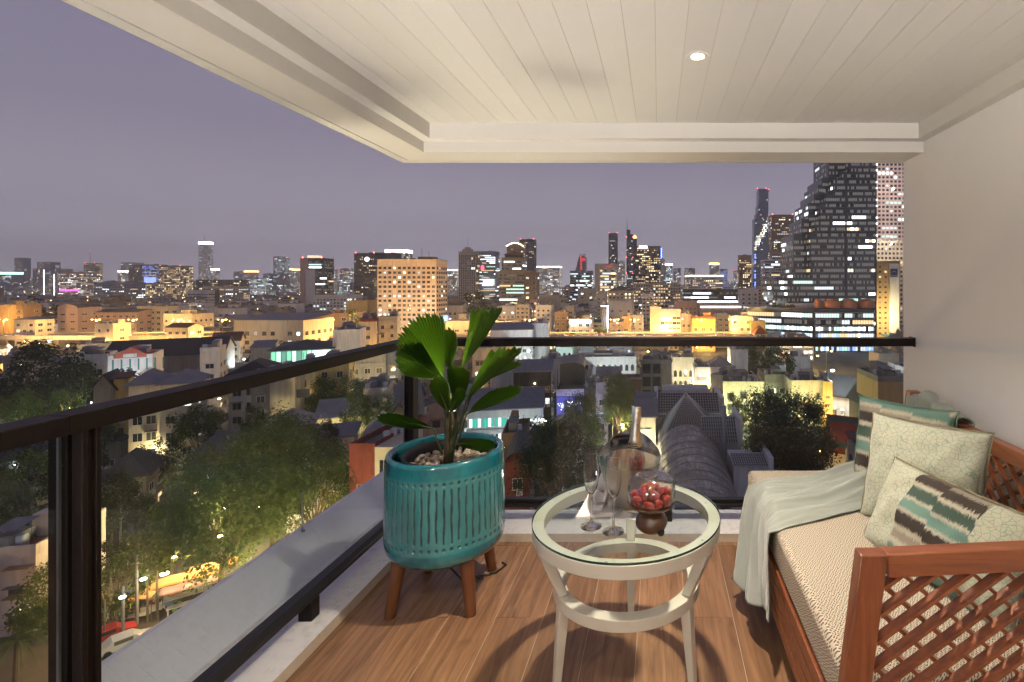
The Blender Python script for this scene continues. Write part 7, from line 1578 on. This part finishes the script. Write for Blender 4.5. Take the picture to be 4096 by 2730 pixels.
def stall(x, y, w_, dp, rz, mi, label):
    p = GP(x, y); r = empty('market_stall', p, rz); tag(r, label, 'market stall', 'market stalls'); q = MB()
    q.grid(lambda u, v_: ((u-.5)*w_, (v_-.5)*dp, 2.9-.35*v_-.12*math.sin(u*math.pi*3)**2+.25*math.sin(v_*math.pi)), 12, 6); o_ = q.build('awning', tarp[mi], r, smooth=1); t = o_.modifiers.new('t', 'SOLIDIFY'); t.thickness = .03
    for sx_ in (-.5, .5):
        for sy_ in (-.5, .5): q = MB(); q.tube([(sx_*w_, sy_*dp, 0), (sx_*w_, sy_*dp, 2.75)], .035, 6); q.build('pole', polem, r)
    q = MB(); q.box(-w_*.4, -dp*.42, .75, w_*.4, -dp*.05, .8); q.box(-w_*.38, -dp*.4, 0, -w_*.36, -dp*.38, .75); q.box(w_*.36, -dp*.4, 0, w_*.38, -dp*.38, .75); q.build('table', tarp[2], r)
stall(735, 2392, 7.5, 3.6, R(38), 0, 'long orange-lit market awning sagging between its poles'); stall(775, 2420, 6.0, 3.0, R(38), 1, 'plum-coloured market awning beside the long orange one'); stall(560, 2475, 3.2, 2.4, R(20), 0, 'small market stall with a yellow awning at the crossing'); stall(860, 2340, 5.0, 3.0, R(38), 0, 'orange awning at the upper end of the market, by the ledge')
q = MB(); q.lathe([(.12, .44), (.17, 0), (.15, 0), (.10, .42), (.001, .42)], 8); stm = q.mesh('stool', flat('lime_plastic', (.30, .60, .02), .4))
for x, y in ((686, 2436), (718, 2426), (700, 2446)): tag(inst('stool', stm, None, GP(x, y), sc=(1.5, 1.5, 1.3)), 'lime green plastic stool beside the market tables '+{686: 'nearest the crossing', 718: 'nearest the awning', 700: 'at the ledge'}[x], 'stool', 'market stools')
for i, (x, y) in enumerate(((612, 2440), (645, 2424), (676, 2412))):
    r = empty('market_table', GP(x, y), R(30)); tag(r, ('white', 'blue', 'pale striped')[i]+' cloth-covered market table heaped with goods', 'table', 'market tables'); q = MB(); q.box(-1, -.5, 0, 1, .5, .78); q.build('cloth', (tarp[2], flat('blue_cloth', (.12, .2, .5), .8), WALL['bluegrey'])[i], r); q = MB(); t = random.Random(i)
    for j in range(9): a, b_ = t.uniform(-.8, .8), t.uniform(-.35, .35); q.box(a, b_, .785, a+.25, b_+.2, .8+t.uniform(.05, .3))
    q.build('goods', (ROOF['red'], tarp[2], tarp[0])[i], r)
car('sedan', CP['silver'], 'silver hatchback parked against the white ledge in the market street', GP(500, 2590), R(52), False, 'parked market cars'); car('sedan', CP['red'], 'red car parked behind the silver hatchback in the market street', GP(432, 2560), R(52), False, 'parked market cars'); car('pickup', CP['white'], 'white pickup parked in the small car park beside the street tree', GP(2490, 1842), R(65), False, 'parked cars')
def motorbike(x, y, col, label):
    r = empty('motorbike', GP(x, y), R(40)); tag(r, label, 'motorbike', 'market motorbikes')
    for xx in (-.6, .6): inst('wheel', CARM['wheel'], r, (xx, 0, .3), sc=(.9, .5, .9))
    q = MB(); q.prism([(-.75, .55), (.1, .4), (.5, .5), (.62, .95), (.5, 1.0), (.3, .65), (-.2, .72), (-.8, .78)], -.13, .13); q.build('body', col, r); q = MB(); q.tube([(.55, -.35, 1.05), (.52, 0, 1.0), (.55, .35, 1.05)], .025, 5); q.build('handlebar', blackm, r)
motorbike(568, 2455, CP['red'], 'red motorbike parked under the market lamps'); motorbike(520, 2470, CP['dark'], 'dark motorbike left of the red one')
def person(x, y, rz, shirt, label, sit=False):
    r = empty('person', GP(x, y), rz); tag(r, label, 'person'); hp_ = .48 if sit else .92
    js = [(0, 0, hp_), (0, 0, hp_+.28), (0, 0, hp_+.50), (0, .02, hp_+.60), (0, .03, hp_+.72)]; ed = [(0, 1), (1, 2), (2, 3), (3, 4)]; rd = [.13, .12, .13, .05, .085]
    for sg_ in (-1, 1):
        n_ = len(js); k_ = [(sg_*.10, 0, hp_-.04), (sg_*.11, .40 if sit else .04, hp_-.02 if sit else .48), (sg_*.11, .42 if sit else -.02, .06), (sg_*.11, .55 if sit else .12, .04)]; js += k_; ed += [(0, n_), (n_, n_+1), (n_+1, n_+2), (n_+2, n_+3)]; rd += [.09, .065, .045, .04]
        n_ = len(js); js += [(sg_*.20, 0, hp_+.46), (sg_*.25, .06, hp_+.20), (sg_*.18, .26, hp_+.12), (sg_*.16, .33, hp_+.12)]; ed += [(2, n_), (n_, n_+1), (n_+1, n_+2), (n_+2, n_+3)]; rd += [.06, .045, .035, .035]
    me = bpy.data.meshes.new('body'); me.from_pydata(js, ed, []); o_ = inst('body', me, r); me.materials.append(shirt); sk = o_.modifiers.new('skin', 'SKIN')
    for i_, v_ in enumerate(me.skin_vertices[0].data): v_.radius = (rd[i_], rd[i_]*.85); v_.use_root = i_ == 0
    ss = o_.modifiers.new('sub', 'SUBSURF'); ss.levels = ss.render_levels = 1
    q = MB(); q.lathe([(.01, -.10), (.07, -.06), (.098, .0), (.095, .06), (.06, .10), (.01, .115)], 10); q.build('hair', blackp, r, smooth=1, loc=(0, .01, hp_+.77))
person(545, 2490, R(200), flat('shirt_grey', (.3, .32, .36), .8), 'person in a grey shirt standing at the market crossing'); person(640, 2446, R(-30), flat('shirt_white', (.55, .55, .55), .8), 'person in white seated by the market tables', True); person(835, 2300, R(150), flat('shirt_pale', (.6, .56, .5), .8), 'person in a pale shirt in the lit doorway above the awnings')
def pole(x, y, h_, label, arms=2):
    r = empty('utility_pole', GP(x, y)); tag(r, label, 'utility pole', 'utility poles'); q = MB(); q.tube([(0, 0, -.3), (0, 0, h_)], [.16, .11], 8); q.build('post', concd, r); q = MB()
    for i in range(arms): q.bar((-1.0, 0, h_-.6-i*.9), (1.0, 0, h_-.6-i*.9), .1, .1)
    for i in range(5): q.cbox((-.8+.4*i, 0, h_-.45), (.08, .08, .16))
    q.build('crossarm', framed, r); return r
pole(548, 2500, 8.6, 'tall utility pole with crossarms at the market crossing'); pole(443, 2500, 6.2, 'short pale utility pole left of the market crossing', 0); pole(482, 2210, 7.5, 'grey pole rising from the dark garden trees', 0); pole(493, 2560, 6.0, 'leaning utility pole near the silver hatchback', 1); pole(120, 2440, 8.5, 'thin utility pole behind the pinkish apartment house', 1)
q = MB(); A = GP(548, 2500)+Vector((0, 0, 8)); 
for t_ in ((773, 2290, 5.5), (826, 2350, 5), (900, 2270, 6), (443, 2500, 6), (300, 2600, 7)):
    B_ = GP(t_[0], t_[1])+Vector((0, 0, t_[2]))
    for j in range(5): q.tube([A+Vector((.2*j-.4, 0, -.3*j)), A.lerp(B_, .5)+Vector((.15*j, 0, -.7-.25*j)), B_+Vector((.1*j, 0, -.25*j))], .022, 3)
tag(q.build('power_cable', blackm), 'tangle of black overhead cables strung from the market utility pole', 'cables')

# ------------------------------------------------------------------ packed low houses
COLN = dict(white='white', cream='cream', beige='beige', grey='grey', conc='stained', brown='brown', pink='pinkish', bluegrey='blue-grey', yellow='ochre')
RMN = dict(slate='slate-grey', rust='rusty', black='black', metal='tin', green='green', red='red', pale='pale')
frng = random.Random(3); count = 0
def blocked(x0, x1, yt, d, X, Y, hw, hd):
    for a, b_, t_, yb, dd in PROT:
        if dd > d-2 and a < x1 and x0 < b_ and yt < yb-1 and yt > -200: return max(0, yb)
    for fx, fy, _, fw, fd in FOOT:
        if abs(fx-X) < fw+hw+.5 and abs(fy-(Y+hd)) < fd+hd+.5: return -1
    return 0
NP0 = len(PROT)
d = 76.0
while d < 520 and count < 298:
    X = -d*1.36
    while X < d*.5 and count < 298:
        w_ = frng.uniform(4.4, 9)*(1+d/900); dep = frng.uniform(8, 13); Xc = X+w_/2; X += w_+frng.choice((.4, .6, 1.5, 5))
        sx0, sx1 = CX+(Xc-w_/2)*F/d, CX+(Xc+w_/2)*F/d
        if sx1 < -40 or sx0 > 3640 or abs(d-EXY) < 24 or (d < 120 and sx0 < 1000) or (2360 < sx1 and sx0 < 2560 and d < 128): continue
        if frng.random() < .08: continue
        for att in range(3):
            fl = frng.choice((1, 2, 2, 2, 3, 3, 4)) if att == 0 else max(1, 2-att); ht = 3.2*fl+.8; yt = CY+(H-(G+ht))*F/d
            b_ = blocked(sx0, sx1, yt-2.2*F/d, d, Xc, d, w_/2, dep/2)
            if b_ == 0 or b_ == -1: break
        if b_ != 0: continue
        wl = frng.choice(('white', 'cream', 'beige', 'grey', 'grey', 'conc', 'conc', 'brown', 'pink', 'bluegrey')); rf = frng.choice(('flat', 'flat', 'flat', 'gable', 'gablex', 'hip', 'shed', 'gablex')); rm = frng.choice(('slate', 'slate', 'rust', 'black', 'metal', 'metal', 'green', 'red'))
        place = 'near the garden quarter' if d < 110 else 'below the rail' if d < 190 else 'before the expressway' if d < 270 else 'beyond the expressway' if d < 360 else 'far beyond the expressway'
        side = 'at the left' if sx0 < 500 else 'left of the palm' if sx0 < 1250 else 'behind the palm' if sx0 < 1950 else 'behind the table' if sx0 < 2450 else 'right of the table' if sx0 < 2900 else 'near the stepped tower'
        lb = f"{('low', 'single-storey', 'two-storey', 'three-storey', 'four-storey')[fl]} {COLN[wl]} {'narrow ' if w_ < 6.2 else 'wide ' if w_ > 9.5 else ''}house with {'flat' if rf == 'flat' else RMN[rm]+' '+dict(gable='gabled', gablex='ridged', hip='hipped', shed='sloping')[rf]} roof {place}, {side}"
        bld(lb, sx0, sx1, yt, d, wl, yb=2730, dep=dep, roof=rf, rm=rm, fl=3.2, bay=frng.uniform(2.4, 3.6), win=(frng.uniform(.35, .6), frng.uniform(.32, .46)), lit=frng.choice((.04, .1, .2, .4)), frame=frng.choice('wd'), name='house', cat='house',
            group='packed low houses of the city', rot=math.degrees(math.atan2(-Xc, d))*.6*(Xc < 0)+frng.uniform(-6, 6), blank=frng.random() < .15, bands=frng.random() < .2 and d < 260); PROT.pop(); count += 1
    d *= 1.075 if d < 200 else 1.05
# beyond: the mass of roofs and lights towards the skyline
q = MB(); lt = MB(); NB = 0
mats = [WALL['grey'], WALL['white'], WALL['brown'], WALL['conc'], WALL['beige'], ROOF['slate'], ROOF['black'], ROOF['rust'], ROOF['metal']]+FAR
while d < 4600:
    X = -d*1.42
    while X < d*.52:
        w_ = frng.uniform(6, 16)+d*.007; dep = w_*.8; Xc = X+w_/2; X += w_+frng.choice((.5, 1, 3, 8)); sx0, sx1 = CX+(Xc-w_/2)*F/d, CX+(Xc+w_/2)*F/d
        if sx1 < -30 or sx0 > 3640: continue
        ht = frng.uniform(7, 14) if frng.random() < .86 else frng.uniform(14, 26) if d < 900 or frng.random() < .6 else frng.uniform(26, 62)
        for att in range(3):
            yt = CY+(H-(G+ht))*F/d; b_ = blocked(sx0, sx1, yt, d, Xc, d, w_/2, dep/2)
            if b_ <= 0: break
            ht *= .6
        if b_ != 0 or ht < 3.5: continue
        mi = frng.choice((0, 0, 1, 2, 3, 3, 4)); q.box(Xc-w_/2, d, G, Xc+w_/2, d+dep, G+ht, mi); rmi = frng.choice((5, 5, 6, 7, 8)); z = G+ht; NB += 1
        if frng.random() < .55 and ht < 15:
            rh = w_*.16; a = [(Xc-w_/2-.5, d-.5, z), (Xc+w_/2+.5, d-.5, z), (Xc+w_/2+.5, d+dep+.5, z), (Xc-w_/2-.5, d+dep+.5, z)]; r0, r1 = (Xc-w_/2-.5, d+dep/2, z+rh), (Xc+w_/2+.5, d+dep/2, z+rh)
            q.quad(a[0], a[1], r1, r0, rmi); q.quad(a[2], a[3], r0, r1, rmi); q.poly([a[1], a[2], r1], mi); q.poly([a[3], a[0], r0], mi)
        else: q.box(Xc-w_/2+.3, d+.3, z, Xc+w_/2-.3, d+dep-.3, z+.3, 5); q.box(Xc-w_*.1, d+dep*.4, z, Xc+w_*.2, d+dep*.8, z+2.5, mi); q.box(Xc+w_*.25, d+dep*.2, z, Xc+w_*.25+1.3, d+dep*.2+1.3, z+1.8, 8); q.box(Xc-w_*.4, d+dep*.1, z, Xc-w_*.15, d+dep*.3, z+1.6, frng.choice((3, 7, 8)))
        fh = 3.4+d*.0012; nb = max(2, int(w_/(3.2+d*.0016))); lit = frng.choice((.05, .12, .22, .4))
        for f_ in range(int((ht-1)/fh)):
            for i in range(nb):
                x = Xc-w_/2+w_*(i+.5)/nb; zz = G+fh*f_+1.2; ww = w_/nb*.30
                m2 = frng.choice((2, 2, 3, 3, 3, 4, 5, 6)) if frng.random() < lit else (1 if frng.random() < .2 else 0)
                q.quad((x-ww, d-.12, zz), (x+ww, d-.12, zz), (x+ww, d-.12, zz+fh*.45), (x-ww, d-.12, zz+fh*.45), 9+m2)
        if frng.random() < .85:
            for _ in range(frng.choice((1, 2, 2, 3))):
                x, y, z2 = Xc+frng.uniform(-.6, .6)*w_, d-frng.uniform(.8, 3), G+frng.uniform(4, ht+2); s_ = (.12+d*.00036)*frng.uniform(.5, 1.4)
                lt.lathe([(.01, z2-s_), (s_, z2), (.01, z2+s_)], 6, frng.choice((0, 0, 0, 1, 1, 2)), c=(x, y))
    d *= 1.042
o = q.build('distant_city', mats); tag(o, 'the mass of low roofs and lit windows stretching to the skyline', 'city', kind='stuff')
o = lt.build('distant_lights', [emit('far_lamp_warm', (1, .66, .28), 9), emit('far_lamp_white', (.9, .97, 1), 9), emit('far_lamp_green', (.6, 1, .75), 6)]); tag(o, 'scattered far street lights between the roofs', 'lights', kind='stuff')
print('houses', count, 'far', NB, 'windows', NWIN[0])
# ------------------------------------------------------------------ night haze
k = N('night_haze'); k.nt.nodes.remove(k.b); vp = k.n('VolumePrincipled'); vp.inputs['Density'].default_value = .0002; vp.inputs['Color'].default_value = (.93, .96, 1.0, 1); vp.inputs['Anisotropy'].default_value = .2; k.l(vp.outputs[0], k.out.inputs['Volume'])
m = MB(); m.box(-7050, -450, G-1.5, 4550, 6050, 420); hz = m.build('haze', k.mat); tag(hz, kind='stuff')
